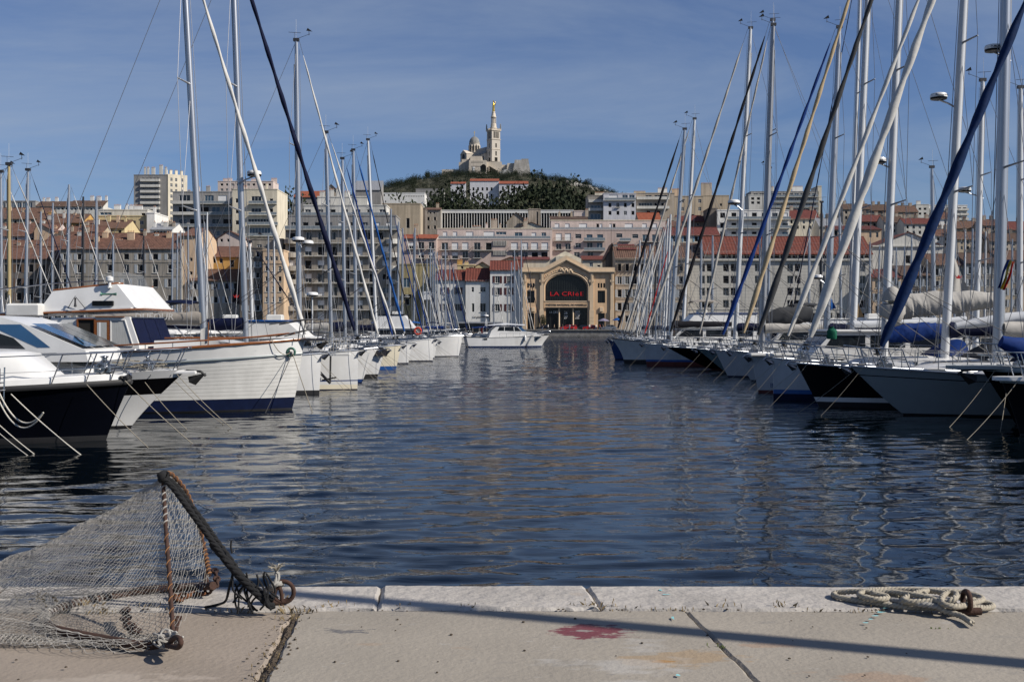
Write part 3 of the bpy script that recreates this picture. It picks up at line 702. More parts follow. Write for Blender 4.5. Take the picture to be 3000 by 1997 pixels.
bld('ochre_house', 'ochre yellow house standing above the low tile roof', 611, 712, 752, 345, 12, 'w_ochre', [dict(xs=[627, 648], ys=[742+22, ], w=10, h=14, k='dark'), dict(xs=[680], ys=[772], w=12, h=22, k='dark')], dict(t='shed', yr=722, m='tile_old', ry=.9))
bld('gabled_house', 'pale grey gabled house with two small windows above the ochre house', 638, 712, 697, 362, 12, 'w_pale_pink', [dict(xs=[649, 669], ys=[704], w=8, h=9, k='dark')], dict(t='front', yr=676, m='tile_old', xr=672))
bld('corner_block', 'shaded quay block face left of the lit peach block', 703, 769, 728, 323, 16, 'w_dim', [dict(xs=[718, 737, 755], ys=[745, 775, 806, 838, 870, 902], w=11, h=17, k=['dark', 'glass'], sh='shutter_grey', shp=.4, sill=1)], dict(t='flat'), zb=1.5)  # shaded half of the corner; the shade is in its darker wall colour
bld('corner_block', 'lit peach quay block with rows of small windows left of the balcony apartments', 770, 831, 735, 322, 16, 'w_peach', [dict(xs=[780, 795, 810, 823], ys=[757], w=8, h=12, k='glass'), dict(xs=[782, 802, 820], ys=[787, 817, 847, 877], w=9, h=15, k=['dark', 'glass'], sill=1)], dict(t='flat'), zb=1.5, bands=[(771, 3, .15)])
bld('angled_block_attic', 'set back pale attic storey above the lit peach block', 738, 828, 702, 334, 10, 'w_greige', [dict(xs=[760, 785, 808], ys=[722], w=14, h=12)], dict(t='flat'), cat='building')
# the big apartment building with balconies
ap = bld('apartment_block', 'tall greige apartment block with long balcony slabs behind the navy furled sail', 836, 1166, 668, 330, 16, 'w_greige',
    [dict(xs=rng(905, 1115, 7), ys=[691], w=17, h=22, k=['glass', 'dark']), dict(xs=rng(855, 880, 1)+[1130], ys=[690, 730, 770, 811, 850, 888], w=20, h=17, k=['glass', 'dark', 'blind', 'blue']),
     dict(xs=rng(903, 1090, 6), ys=[735, 775, 814, 853, 892, 925], w=20, h=26, k=['glass', 'dark', 'dark', 'half', 'blind'])], dict(t='flat'), zb=1.5,
    balcs=[(890, 1110, [712, 750, 790, 829, 868, 907], 'iron', 1.1), (836, 1170, [672], 'glass', 1.0)], chims=[(860, .8, 2)], rec=.35)
for px in (851, 1150):                                # round bay ends
    b = MB(); r0 = 1.9
    for i, py in enumerate((712, 752, 791, 830, 869, 908)):
        z0 = WZ(py+13, 330)-.5; b.lathe([(r0, 0), (r0+.08, .05), (r0+.08, 1.35), (r0, 1.4)], 18, (WX(px, 330)-WX(836, 330), .3, z0))
    b.build('round_bay', M['w_offwhite'] if px > 1000 else M['w_greige'], ap)
bld('apartment_attic', 'set back top storey of the balcony apartment block with a wide terrace', 845, 1160, 633, 334, 12, 'w_grey', [dict(xs=rng(860, 1140, 9), ys=[660], w=17, h=18, k=['glass', 'dark', 'blind'])], dict(t='flat'), balcs=[(842, 1163, [672], 'glass', 1.2)])
bld('apartment_penthouse', 'white penthouse on top of the balcony apartment block', 890, 1132, 603, 338, 9, 'w_offwhite', [dict(xs=rng(902, 1120, 7), ys=[622], w=17, h=17, k=['glass', 'dark'])], dict(t='flat'), balcs=[(885, 1140, [633], 'glass', 1.2)])
bld('roof_house', 'small pale roof house with stepped terraces crowning the apartment block', 930, 1076, 578, 343, 7, 'w_offwhite', [dict(xs=[960, 1040], ys=[590], w=14, h=9, k='dark')], dict(t='flat'), chims=[(938, 1.4, 2.0), (965, 1.6, 2.6), (985, 1, 3), (1010, 2, 2)])
# olive building, white houses
bld('olive_house', 'stained olive yellow house with a black shop sign left of the white houses', 1168, 1277, 776, 327, 14, 'w_olive', [dict(xs=[1191], ys=[828], w=20, h=28, k='blue'), dict(xs=[1193], ys=[884], w=13, h=20, k='dark'), dict(xs=[1250], ys=[820, 860], w=12, h=16, k='dark')], dict(t='flat'), zb=1.5)
bld('white_house', 'white house with dark red shutters and red tiled roof, leftmost of the white quay houses', 1276, 1363, 819, 322, 13, 'w_white', [dict(xs=[1304, 1341], ys=[852, 900], w=13, h=20, k='glass', sh='shutter_maroon', sill=1)], dict(t='gable', yr=792, m='tile_red', amp=.1, p=.75), zb=1.5)
bld('white_house', 'white house with small plain windows between two red shuttered houses', 1364, 1434, 821, 320, 13, 'w_white', [dict(xs=[1385], ys=[848], w=7, h=14, k='glass'), dict(xs=[1415], ys=[848], w=16, h=14, k='glass', sill=1), dict(xs=[1386], ys=[901], w=7, h=25, k='glass'), dict(xs=[1415], ys=[901], w=17, h=25, k='glass', sill=1)], dict(t='gable', yr=787, m='tile_red', amp=.1, p=.75), zb=1.5)
bld('white_house', 'taller white house with dark red shutters beside the theatre', 1436, 1532, 790, 319, 14, 'w_white', [dict(xs=[1457, 1491], ys=[819, 853, 901], w=13, h=21, k='glass', sh='shutter_maroon', sill=1)], dict(t='gable', yr=765, m='tile_red', amp=.1, p=.75), zb=1.5)
bld('yellow_gable', 'small yellow gabled house peeping over the white houses', 1392, 1434, 780, 342, 10, 'w_yellow', [], dict(t='front', yr=767, m='tile_old'))
bld('terrace_house', 'yellow roof terrace house over the red tiles', 1340, 1392, 778, 344, 9, 'w_yellow', [dict(xs=[1354], ys=[784], w=7, h=8, k='dark'), dict(xs=[1380], ys=[786], w=12, h=8, k='blue')], dict(t='flat'), chims=[(1345, 1.6, 1.8, 'w_ochre'), (1365, 1.2, 1.2)])
bld('red_trimmed_house', 'low house with bright red eaves behind the white house beside the theatre', 1460, 1530, 766, 352, 10, 'w_peach', [], dict(t='front', yr=753, m='tile_red'))
bld('annex', 'long cream annex with tiled edge behind the theatre', 1500, 1610, 760, 360, 8, 'w_cream', [], dict(t='shed', h=1.2, m='tile_maroon', ry=.9))
bld('annex', 'cream annex with a tiled edge and ragged holes right of the theatre gable', 1706, 1772, 760, 352, 8, 'w_cream', [dict(xs=[1732], ys=[775], w=10, h=12, k='blue'), dict(xs=[1754], ys=[779], w=9, h=6, k='dark')], dict(t='shed', yr=750, m='tile_red', ry=.9))
# -- pink terraces ----------------------------------------------------------------------------------
PK = ['blind', 'blind', 'half', 'glass', 'glass']
bld('pink_apartments', 'pink apartment block with small balconies and white roller blinds above the white houses', 1281, 1612, 702, 390, 16, 'w_pink',
    [dict(xs=[1303, 1333, 1363, 1398], ys=[721], w=19, h=21, k=PK, bal=('iron', 1.45, .8)), dict(xs=[1507, 1537, 1566, 1596], ys=[721], w=20, h=21, k='blind', bal=('iron', 1.35, .8)), dict(xs=[1303, 1333], ys=[748], w=18, h=20, k='half', bal=('iron', 1.4, .9)), dict(xs=[1363, 1398], ys=[746], w=17, h=19, k='glass', bal=('iron', 1.5, .8)),
     dict(xs=[1510, 1537, 1567, 1595], ys=[746], w=19, h=15, k=['dark', 'glass', 'half']), dict(xs=[1432], ys=[722], w=18, h=22, k='dark')], dict(t='flat', pm='w_pale_pink'), balcs=[(1384, 1444, [733], 'iron', 1.2)])
lb = MB()                                             # openwork screens
for (py, hh) in ((712, 14), (740, 13)):
    for i in range(9):
        for k in (0, 1): lb.box(WX(1446+i*4.6, 389)-.07, WX(1446+i*4.6, 389)+.07, 389.7, 389.95, WZ(py+hh/2, 389), WZ(py-hh/2, 389)) if k == 0 else None
    for i in range(5): lb.box(WX(1445, 389), WX(1485, 389), 389.72, 389.93, WZ(py-hh/2+hh*i/4, 389)-.05, WZ(py-hh/2+hh*i/4, 389)+.05)
tag(lb.build('lattice_screen', M['w_offwhite']), 'pierced pale lattice screen on the pink apartment block', 'screen')
bld('pink_apartment_attic', 'set back top floor with white blinds and terrace on the lower pink apartment block', 1281, 1618, 671, 396, 10, 'w_pale_pink', [dict(xs=[1304, 1333], ys=[688], w=13, h=19, k='blind'), dict(xs=[1376], ys=[688], w=22, h=19, k='blind'), dict(xs=[1433], ys=[688], w=32, h=20, k='blind'), dict(xs=[1468], ys=[683], w=30, h=9, k='blue'), dict(xs=[1519], ys=[690], w=23, h=19, k='blue'), dict(xs=[1564], ys=[690], w=14, h=18, k='blind'), dict(xs=[1593], ys=[690], w=14, h=18, k='blue')], dict(t='flat', pm='w_cream'), balcs=[(1284, 1612, [700], 'glass', 1.0)], chims=[(1447, 2.2, 3.6, 'w_beige'), (1395, 3.2, 1.2, 'w_concrete'), (1425, .8, 2.2), (1465, .8, 2.0, 'w_beige'), (1540, 1.4, 3.2, 'w_beige'), (1350, 1.2, 1.0, 'w_concrete')])
bld('pink_apartments', 'small wing of pink apartments under a bright orange tile roof', 1178, 1279, 698, 386, 14, 'w_pink', [dict(xs=[1206, 1234, 1264], ys=[719], w=17, h=20, k=['half', 'glass'], bal=('iron', 1.4, .8)), dict(xs=[1234, 1264], ys=[747], w=17, h=18, k='half', bal=('iron', 1.5, .8))], dict(t='shed', yr=687, m='tile_orange', ry=.8), chims=[(1214, 1.6, 3.4, 'w_tan')])
bld('pink_apartments', 'largest pink apartment block, terraced, up behind the theatre gable', 1614, 1790, 674, 400, 18, 'w_pink',
    [dict(xs=[1637, 1664], ys=[694], w=18, h=21, k='blind', bal=('iron', 1.5, .9)), dict(xs=[1694], ys=[692], w=18, h=13, k='glass'), dict(xs=[1727, 1758], ys=[696], w=18, h=19, k='blue'), dict(xs=[1637, 1664], ys=[722], w=16, h=18, k='glass', bal=('iron', 1.6, .9)), dict(xs=[1694], ys=[719], w=17, h=14, k='glass'), dict(xs=[1728, 1757], ys=[720], w=17, h=18, k=['glass', 'blue']), dict(xs=[1690, 1730], ys=[746], w=17, h=15, k='glass')], dict(t='flat', pm='w_pale_pink'), balcs=[(1710, 1772, [705], 'glass', 1.3), (1710, 1772, [734], 'glass', 1.3)])
bld('pink_apartments', 'right hand pink apartment wing with winter gardens behind the dense masts', 1791, 1948, 674, 400, 18, 'w_pink',
    [dict(xs=[1794+20], ys=[690], w=18, h=12, k='glass'), dict(xs=[1830], ys=[696], w=28, h=22, k='blue'), dict(xs=[1861], ys=[692], w=18, h=12, k='glass'), dict(xs=[1892, 1920], ys=[697], w=20, h=20, k='blue'), dict(xs=[1815, 1850, 1890], ys=[725], w=18, h=16, k='glass'), dict(xs=[1815, 1850, 1890], ys=[748], w=16, h=14, k='glass')], dict(t='flat', pm='w_pale_pink'), balcs=[(1814, 1848, [706], 'glass', 1.0), (1878, 1935, [708], 'iron', 1.0)])
bld('pink_apartment_attic', 'set back pink top floor with a long terrace on the larger pink block', 1614, 1950, 647, 407, 10, 'w_pale_pink', [dict(xs=[1632, 1662, 1888, 1918], ys=[664], w=14, h=19, k='blind'), dict(xs=[1708, 1842], ys=[664], w=24, h=19, k='blind'), dict(xs=[1751, 1799], ys=[661], w=8, h=12, k='dark'), dict(xs=[1761, 1789], ys=[664], w=8, h=18, k='blind')], dict(t='flat', pm='w_cream'), balcs=[(1616, 1945, [675], 'glass', .9)])
bld('tiled_house', 'narrow row of dark tiles and chimneys behind the pink terrace', 1612, 1722, 642, 425, 8, 'w_tan', [], dict(t='shed', yr=634, m='tile_dark', ry=.9), chims=[(1729-8, 1.2, 2.6, 'w_beige'), (1640, .8, 1.6), (1676, .8, 1.6)])
bld('ruined_gable', 'weathered beige gable wall with ragged sloping edge and tall chimney stump', 1484, 1548, 650, 430, 7, 'w_old', [], dict(t='front', yr=622, m='w_old' if False else 'tile_dark', xr=1512), chims=[(1508, 2.0, 2.0, 'w_old', 1)])
bld('chimney_house', 'tall stained beige chimney wall with a rusty edge', 1548, 1584, 614, 434, 8, 'w_old', [dict(xs=[1574], ys=[640], w=5, h=40, k='dark')], dict(t='flat'))
bld('shed_house', 'low ramshackle house with white washed gable below the chimney wall', 1515, 1600, 668, 428, 6, 'w_cream', [], dict(t='front', yr=651, m='tile_old', xr=1556), chims=[(1541, 1.6, 3.4, 'w_beige', 1)])
# -- up the hill, centre ----------------------------------------------------------------------------
gb = bld('glass_hall', 'long low hall with dark glass front and white flat roof edge', 1291, 1680, 616, 480, 16, 'w_white', [dict(xs=rng(1299, 1676, 49), ys=[650], w=7.0, h=52, k='dark')], dict(t='flat', par=.2, pm='w_white'), rec=.4)
bld('narrow_house', 'narrow greige house with shutters at the left end of the glass hall', 1245, 1291, 614, 474, 12, 'w_greige', [dict(xs=[1255, 1274], ys=[641, 666], w=7, h=11, k='dark', sh='shutter_beige'), dict(xs=[1252, 1261, 1272], ys=[624], w=5, h=5, k='dark')], dict(t='shed', yr=609, m='tile_brown'), chims=[(1279, 1.3, 2.0, 'w_tan')])
bld('blank_wall_house', 'big bare sand coloured wall with one arched doorway below the pines', 1120, 1232, 598, 450, 14, 'w_tan', [dict(xs=[1195], ys=[654], w=10, h=30, k='dark')], dict(t='flat'))
bld('blank_wall_house', 'narrow shaded flank of the bare sand coloured wall', 1228, 1246, 612, 462, 12, 'w_dim', [], dict(t='flat'))  # side of the sand wall, its shade put into the colour
bld('white_hall', 'long bright white hall with rows of small windows on the hillside', 1116, 1244, 566, 700, 18, 'w_white', [dict(xs=[1125, 1139, 1151, 1163], ys=[572], w=5, h=6, k='dark'), dict(xs=rng(1186, 1240, 12), ys=[575], w=3, h=3, k='dark'), dict(xs=[1174], ys=[570], w=4, h=4, k='dark')], dict(t='flat'), rz=R(0))
bld('chapel', 'grey roofed chapel with pointed gable at the left foot of the wooded hill', 1036, 1116, 556, 640, 14, 'w_grey', [], dict(t='shed', yr=530, m='zinc', ry=.9))
bld('cupola_house', 'small square pavilion with hipped roof above the apartment block', 950, 990, 560, 600, 8, 'w_beige', [], dict(t='front', yr=540, m='tile_dark'))
bld('red_roof_house', 'low building with bright red orange tiled roof left of the pavilion', 860, 940, 577, 560, 12, 'w_grey', [], dict(t='shed', yr=560, m='tile_orange', ry=.9))
bld('low_wall_house', 'pale low building in front of the villa at the left edge of the dark trees', 1218, 1300, 554, 830, 14, 'w_grey', [dict(xs=[1250, 1263], ys=[562], w=5, h=6, k='dark')], dict(t='flat'))
bld('pale_annex', 'pale end block right of the glass hall', 1681, 1719, 619, 478, 10, 'w_pale_pink', [dict(xs=[1692, 1699, 1706, 1712], ys=[636], w=3, h=5, k='dark')], dict(t='flat'))
v = dict(w=6, h=10, k='dark')
bld('villa', 'grey white villa wing with orange roof tiles half hidden in the trees', 1320, 1364, 538, 920, 12, 'w_lilac', [dict(xs=[1351], ys=[555], **v)], dict(t='shed', yr=533, m='tile_orange', ry=.8))
bld('villa', 'grey white villa with a row of tall dark windows among the pines', 1377, 1462, 530, 925, 14, 'w_lilac', [dict(xs=rng(1387, 1440, 5), ys=[554, 573], **v)], dict(t='shed', yr=524, m='tile_orange', ry=.8))
bld('villa', 'right wing of the grey white villa with two rows of windows', 1462, 1548, 538, 922, 14, 'w_lilac', [dict(xs=[1473, 1490, 1506, 1523], ys=[552, 573], w=6, h=12, k='dark')], dict(t='shed', yr=531, m='tile_orange', ry=.8))
# -- up the hill, left ------------------------------------------------------------------------------
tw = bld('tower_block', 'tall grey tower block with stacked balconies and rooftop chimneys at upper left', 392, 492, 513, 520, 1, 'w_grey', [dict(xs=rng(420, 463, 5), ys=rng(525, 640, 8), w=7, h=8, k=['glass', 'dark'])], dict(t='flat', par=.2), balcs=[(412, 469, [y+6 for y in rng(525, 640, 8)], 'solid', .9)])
# lit right hand face of the tower: sunlight put into its paler colour
def lit_side(root, w_, H, depth, cols, rows, ww, wh, wm, name='side_wall'):
    b = MB(); holes = []
    for cx in cols:
        for cz in rows: holes.append((cx-ww/2, cx+ww/2, cz-wh/2, cz+wh/2))
    wall_with_holes(b, depth, H, holes, 0, .2); o = b.build(name, M[wm], root); o.location = (w_, 0, 0); o.rotation_euler = (0, 0, R(90))
    for h in holes:
        q = link('window', window_mesh(ww, wh, 'glass'), o); q.location = ((h[0]+h[1])/2, .12, h[2])
    return o
Yt = 520; X0 = WX(492, Yt); zb = ground_h(X0, Yt)-1; Ht = WZ(510, Yt)-zb
tb = MB(); ang = R(58)
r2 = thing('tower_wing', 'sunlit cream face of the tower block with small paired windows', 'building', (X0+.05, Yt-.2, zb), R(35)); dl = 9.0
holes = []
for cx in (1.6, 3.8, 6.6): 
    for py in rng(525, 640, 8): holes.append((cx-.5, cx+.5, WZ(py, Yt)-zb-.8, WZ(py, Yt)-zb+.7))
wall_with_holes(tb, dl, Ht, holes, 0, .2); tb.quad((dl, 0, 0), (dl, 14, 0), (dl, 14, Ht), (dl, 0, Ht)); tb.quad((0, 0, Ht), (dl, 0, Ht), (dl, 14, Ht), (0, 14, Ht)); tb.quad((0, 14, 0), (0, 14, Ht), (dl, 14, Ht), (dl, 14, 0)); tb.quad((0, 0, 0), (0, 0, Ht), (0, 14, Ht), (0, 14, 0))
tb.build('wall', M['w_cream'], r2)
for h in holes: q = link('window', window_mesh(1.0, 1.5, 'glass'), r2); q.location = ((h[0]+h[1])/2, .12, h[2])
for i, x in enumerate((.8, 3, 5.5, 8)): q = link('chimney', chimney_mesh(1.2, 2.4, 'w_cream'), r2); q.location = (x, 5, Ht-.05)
for i, px in enumerate((424, 433, 448, 471, 485)): q = link('chimney', chimney_mesh(1.6 if i in (2, 3) else .9, 4 if i == 3 else 3, 'w_offwhite'), tw); q.location = (WX(px, Yt)-WX(392, Yt), .6, Ht-.1)
bld('terrace_apartments', 'modern grey terrace apartments with wide glass fronts right of the tower block', 506, 680, 563, 440, 18, 'w_concrete', [dict(xs=[541], ys=[582], w=32, h=21, k='glass'), dict(xs=[613, 652], ys=[582], w=26, h=20, k=['blind', 'blue']), dict(xs=rng(535, 665, 5), ys=[617, 652, 687], w=24, h=22, k=['dark', 'glass', 'blue'])], dict(t='flat'), balcs=[(515, 680, [597, 629, 664, 699], 'glass', 1.3), (506, 576, [597, 629], 'solid', 1.5)], chims=[(535, 1, 1.6), (562, 1.2, 3, 'w_pale_pink'), (592, 1.6, 3.2)])
bld('terrace_apartments', 'cream modern apartment slab with awnings behind the second tall mast', 681, 812, 556, 430, 20, 'w_cream', [dict(xs=[751], ys=[585], w=29, h=20, k='glass'), dict(xs=[751], ys=[619], w=29, h=18, k='glass'), dict(xs=[700], ys=[588, 619, 652], w=20, h=13, k='dark'), dict(xs=[762], ys=[649], w=70, h=16, k='glass'), dict(xs=[765], ys=[678], w=72, h=22, k='blue'), dict(xs=[795], ys=[590, 619], w=10, h=16, k='dark')], dict(t='flat'), balcs=[(730, 812, [597, 630], 'glass', 1.2), (725, 816, [659, 692], 'glass', 1.4)], chims=[(685, 1.0, 3), (700, 1.4, 2.4, 'w_pale_pink'), (745, .9, 4), (765, .8, 3.5)])
bld('hill_apartments', 'pale pink apartment tops with chimney rows on the skyline between tall masts', 638, 800, 532, 600, 14, 'w_pale_pink', [dict(xs=rng(650, 790, 10), ys=[541, 556], w=8, h=7, k=['dark', 'glass'])], dict(t='flat'), chims=[(652, 3, 2.2, 'w_pale_pink'), (665, 2, 2.4, 'w_pale_pink'), (700, 2, 2, 'w_pale_pink'), (735, 3, 2, 'w_pale_pink'), (795, 3, 2.4, 'w_pale_pink')])
bld('yellow_house', 'pale yellow house with white gable end on the left hillside', 288, 430, 634, 400, 14, 'w_yellow', [dict(xs=[353, 392, 415], ys=[652], w=11, h=11, k='glass'), dict(xs=[353, 392, 415], ys=[674], w=11, h=9, k='half'), dict(xs=[373], ys=[627+8, 640+5, 660], w=5, h=8, k='dark')], dict(t='flat'))
bld('white_house', 'bright white gable wall joined to the pale yellow house', 430, 453, 625, 399, 16, 'w_white', [], dict(t='flat'), chims=[(432, 1.0, 3.0, 'w_white')])
bld('roof_terrace_house', 'white roof terrace storey with blue glazing over the pale yellow house', 288, 432, 616, 408, 10, 'w_offwhite', [dict(xs=[310], ys=[626], w=34, h=8, k='blue'), dict(xs=[420], ys=[628], w=12, h=8, k='dark')], dict(t='flat'), chims=[(330, 2.4, 2.2, 'w_white'), (358, 1, 2.4, 'w_white'), (372, 1.6, 2.2, 'w_white'), (392, 3, 2, 'w_white')])
bld('mansard_house', 'pale mansard house with dark roof on the left skyline', 105, 200, 604, 500, 12, 'w_offwhite', [dict(xs=rng(112, 195, 8), ys=[612], w=7, h=6, k=['dark', 'glass'])], dict(t='shed', yr=590, m='tile_dark'), chims=[(112, 1, 2, 'w_white'), (125, 1.6, 2, 'w_white'), (150, 1.4, 2.2, 'w_white')])
bld('mansard_house', 'larger mansard house with a row of dormers beside the pale yellow house', 200, 302, 604, 490, 12, 'w_offwhite', [dict(xs=rng(210, 290, 8), ys=[613], w=7, h=6, k=['dark', 'glass'])], dict(t='shed', yr=588, m='tile_dark'), chims=[(255, 1.6, 2.6, 'w_white'), (275, 2, 2.4, 'w_white'), (297, 1, 2.6, 'w_white')])
bld('glass_block', 'dark glass fronted block on the skyline at far left', -60, 104, 590, 520, 14, 'w_grey', [dict(xs=rng(-40, 88, 9), ys=[601], w=12, h=16, k='win' if False else 'blue')], dict(t='flat'))
for i, (a, c, yt, yr, Y, wm, rm, lab) in enumerate([(-40, 130, 640, 610, 400, 'w_tan', 'tile_brown', 'brown tiled house below the dark glass block'), (100, 240, 652, 628, 390, 'w_ochre', 'tile_brown', 'ochre house under a broad brown tiled roof'), (-60, 155, 690, 655, 365, 'w_pale_pink', 'tile_old', 'pink house with a rusty tiled roof at far left'), (150, 290, 694, 664, 368, 'w_tan', 'tile_old', 'low tiled house between the pink house and the pale yellow house'),
        (230, 365, 668, 646, 380, 'w_yellow', 'tile_brown', 'yellow walled house under brown tiles left of the pale yellow house'), (440, 505, 672, 655, 385, 'w_white', 'zinc', 'small white terrace house below the tower block'), (-60, 120, 735, 705, 345, 'w_dim', 'tile_old', 'lowest rusty tiled roof at the left edge'), (120, 240, 720, 688, 350, 'w_dim', 'tile_old', 'long rusty tiled roof just left of the greige quay house')]):
    bld('tiled_house', lab, a, c, yt, Y, 16, wm, [dict(xs=rng(a+14, c-14, 5), ys=[yt+11], w=8, h=11, k='dark')], dict(t='gable', yr=yr, m=rm), chims=[(a+(c-a)*(k+rnd.uniform(.2, .8))/5, rnd.uniform(.7, 1.7), rnd.uniform(1.2, 2.6), rnd.choice([wm, 'w_offwhite', 'w_peach', 'w_old']), rnd.uniform(2, 8)) for k in range(5)])
bld('gable_house', 'pink plastered gable rising from the rusty roofs at left', 100, 156, 676, 362, 12, 'w_peach', [], dict(t='front', yr=652, m='tile_old', xr=112))
# -- right of the theatre ---------------------------------------------------------------------------
bld('quay_house', 'beige quay house with pale blue shutters right of the theatre, seen through the masts', 1803, 2012, 757, 322, 15, 'w_beige',
    [dict(xs=rng(1815, 1995, 9), ys=[783], w=11, h=22, k='dark', sh='shutter_beige', ajar=1), dict(xs=rng(1815, 1995, 9), ys=[821, 859, 898], w=12, h=23, k=['dark', 'glass'], sh='shutter_grey', sill=1), dict(xs=rng(1815, 1995, 9), ys=[934], w=12, h=20, k='dark')], dict(t='gable', yr=722, m='tile_brown', amp=.1, p=.6), zb=1.5, bands=[(796, 2, .1), (836, 2, .1), (875, 2, .12)], cornice=[(759, 6, .4)], chims=[(1790+20, 1.2, 1.5, 'w_grey')])
bld('gable_wall_house', 'narrow dark grey gable wall between theatre and beige quay house', 1774, 1802, 752, 332, 12, 'w_dim', [], dict(t='front', yr=712, m='tile_brown', xr=1794), zb=1.5)
bld('dormer', 'tiled roof dormer with a wide blue window above the beige quay house', 1812, 1862, 730, 327, 6, 'w_dim', [dict(xs=[1842], ys=[738], w=34, h=8, k='blue')], dict(t='shed', yr=716, m='tile_maroon', ry=.9), zb=22)
hx = []
for c0 in (2068, 2138, 2231, 2326, 2420, 2516): hx += [c0-11, c0+11]
hotel = bld('hotel', 'long pale stone block with paired square windows and red tiled roof on the quay', 2014, 2556, 758, 328, 20, 'w_stone', [dict(xs=hx, ys=[784, 819, 854, 890], w=17, h=23, k=['win', 'dark', 'glass'][1:]), dict(xs=rng(2045, 2540, 14), ys=[928], w=26, h=24, k='dark')], dict(t='none'), zb=1.5, cornice=[(761, 6, .6)], bands=[(906, 3, .1)], rec=.4)
hb = MB()                                             # thin stone joints standing proud
for k in range(26): hb.box(0, WX(2556, 328)-WX(2014, 328), -.012, -.004, 2+k*.92, 2.03+k*.92)
hb.build('stone_courses', M['w_grey'], hotel, None, 'stuff')
bld('hotel_top_floor', 'dark glazed top floor below the red roof of the long pale block', 2062, 2552, 736, 331, 15, 'w_stone', [dict(xs=rng(2100, 2540, 26), ys=[747], w=15, h=20, k='dark')], dict(t='gable', yr=694, m='tile_red', amp=.08, p=.9, ov=1.6), zb=20.5)
bld('sloping_roof_wing', 'dark hipped wing at the left end of the long pale block', 2012, 2064, 757, 330, 14, 'w_dim', [], dict(t='shed', yr=712, m='tile_dark', ry=.9), zb=20)
bld('pediment_house', 'pale gabled building with red roof edge right of the long pale block', 2556, 2764, 722, 345, 18, 'w_offwhite', [dict(xs=[2615], ys=[711], w=8, h=9, k='dark'), dict(xs=[2610, 2660, 2710], ys=[760, 800], w=14, h=24, k='dark')], dict(t='front', yr=680, m='tile_red', xr=2662), zb=1.5, cornice=[(721, 4, .5)])
for (a, c, yt, yr, Y, wm, rm, lab) in [(2556, 2640, 812, 790, 325, 'w_peach', 'tile_maroon', 'peach quay house right of the long pale block'), (2640, 2730, 806, 780, 326, 'w_dim', 'tile_dark', 'dark brown quay house behind the blue furled sail'), (2730, 2830, 775, 745, 327, 'w_tan', 'tile_brown', 'tan quay house behind the grey sail'), (2830, 2930, 770, 742, 326, 'w_greige', 'tile_dark', 'greige quay house behind the tall grey mast'), (2930, 3060, 760, 735, 327, 'w_tan', 'tile_brown', 'rightmost tan quay house')]:
    bld('quay_house', lab, a, c, yt, Y, 15, wm, [dict(xs=rng(a+14, c-14, 4), ys=[yt+22, yt+58, yt+94, yt+128], w=12, h=21, k=['dark', 'glass'], sh='shutter_grey', shp=.6, sill=1)], dict(t='gable', yr=yr, m=rm), zb=1.5, bands=[(yt+40, 2, .1)])
bld('peach_house', 'peach house with white shutters above the red hotel roof', 2440, 2582, 672, 380, 12, 'w_peach', [dict(xs=[2449, 2513], ys=[683], w=10, h=16, k='dark', sh='shutter_beige'), dict(xs=[2550, 2570], ys=[688], w=7, h=15, k='glass'), dict(xs=[2513], ys=[710], w=10, h=10, k='dark')], dict(t='shed', yr=662, m='tile_maroon', ry=.8))
bld('white_block', 'white modern block with rows of glass balconies behind the red hotel roof', 2102, 2312, 617, 430, 16, 'w_white', [dict(xs=[2117, 2150, 2210], ys=[631, 660, 686], w=15, h=16, k='dark'), dict(xs=rng(2180, 2300, 5), ys=[631, 660, 686], w=17, h=15, k=['glass', 'blue', 'blind'])], dict(t='flat', pm='w_white'), balcs=[(2130, 2314, [643, 669, 695], 'glass', 1.4)])
bld('white_block_flank', 'shaded flank wall left of the white modern block', 2076, 2102, 612, 432, 12, 'w_dim', [], dict(t='flat'))  # side of the white block, darkened in colour for its shade
bld('upper_slab', 'grey slab of flats with glazed balconies on the right skyline', 2200, 2398, 562, 620, 14, 'w_concrete', [dict(xs=rng(2214, 2385, 11), ys=[571, 586, 602, 616], w=13, h=9, k=['blue', 'glass', 'blue'])], dict(t='flat'), balcs=[(2204, 2396, [577, 593, 608, 622], 'glass', 1.2)], chims=[(2262, 5, 3.4, 'w_cream'), (2345, 6, 3.6, 'w_white')])
bld('upper_slab_flank', 'thin bright end wall of the grey slab of flats', 2396, 2407, 546, 620, 14, 'w_cream', [], dict(t='flat'))
bld('stepped_flats', 'small stepped flats left of the grey slab of flats', 2193, 2238, 572, 610, 10, 'w_offwhite', [dict(xs=[2205, 2222], ys=[582, 594], w=9, h=8, k='dark')], dict(t='flat'))
bld('beige_block', 'plain beige block with a tall lift tower on the right skyline', 2058, 2136, 574, 520, 14, 'w_tan', [dict(xs=[2098], ys=[582], w=6, h=18, k='dark'), dict(xs=[2112], ys=[600], w=7, h=8, k='dark')], dict(t='flat'), chims=[(2077, 5, 6.5, 'w_beige')])
bld('brown_block', 'brown grey block between two leaning masts on the right hill', 1976, 2060, 576, 500, 14, 'w_tan', [dict(xs=[1999, 2050], ys=[589, 612], w=9, h=11, k='glass'), dict(xs=[1999, 2030], ys=[632], w=9, h=9, k='dark')], dict(t='flat'), chims=[(1985, 3.2, 4, 'w_peach')])
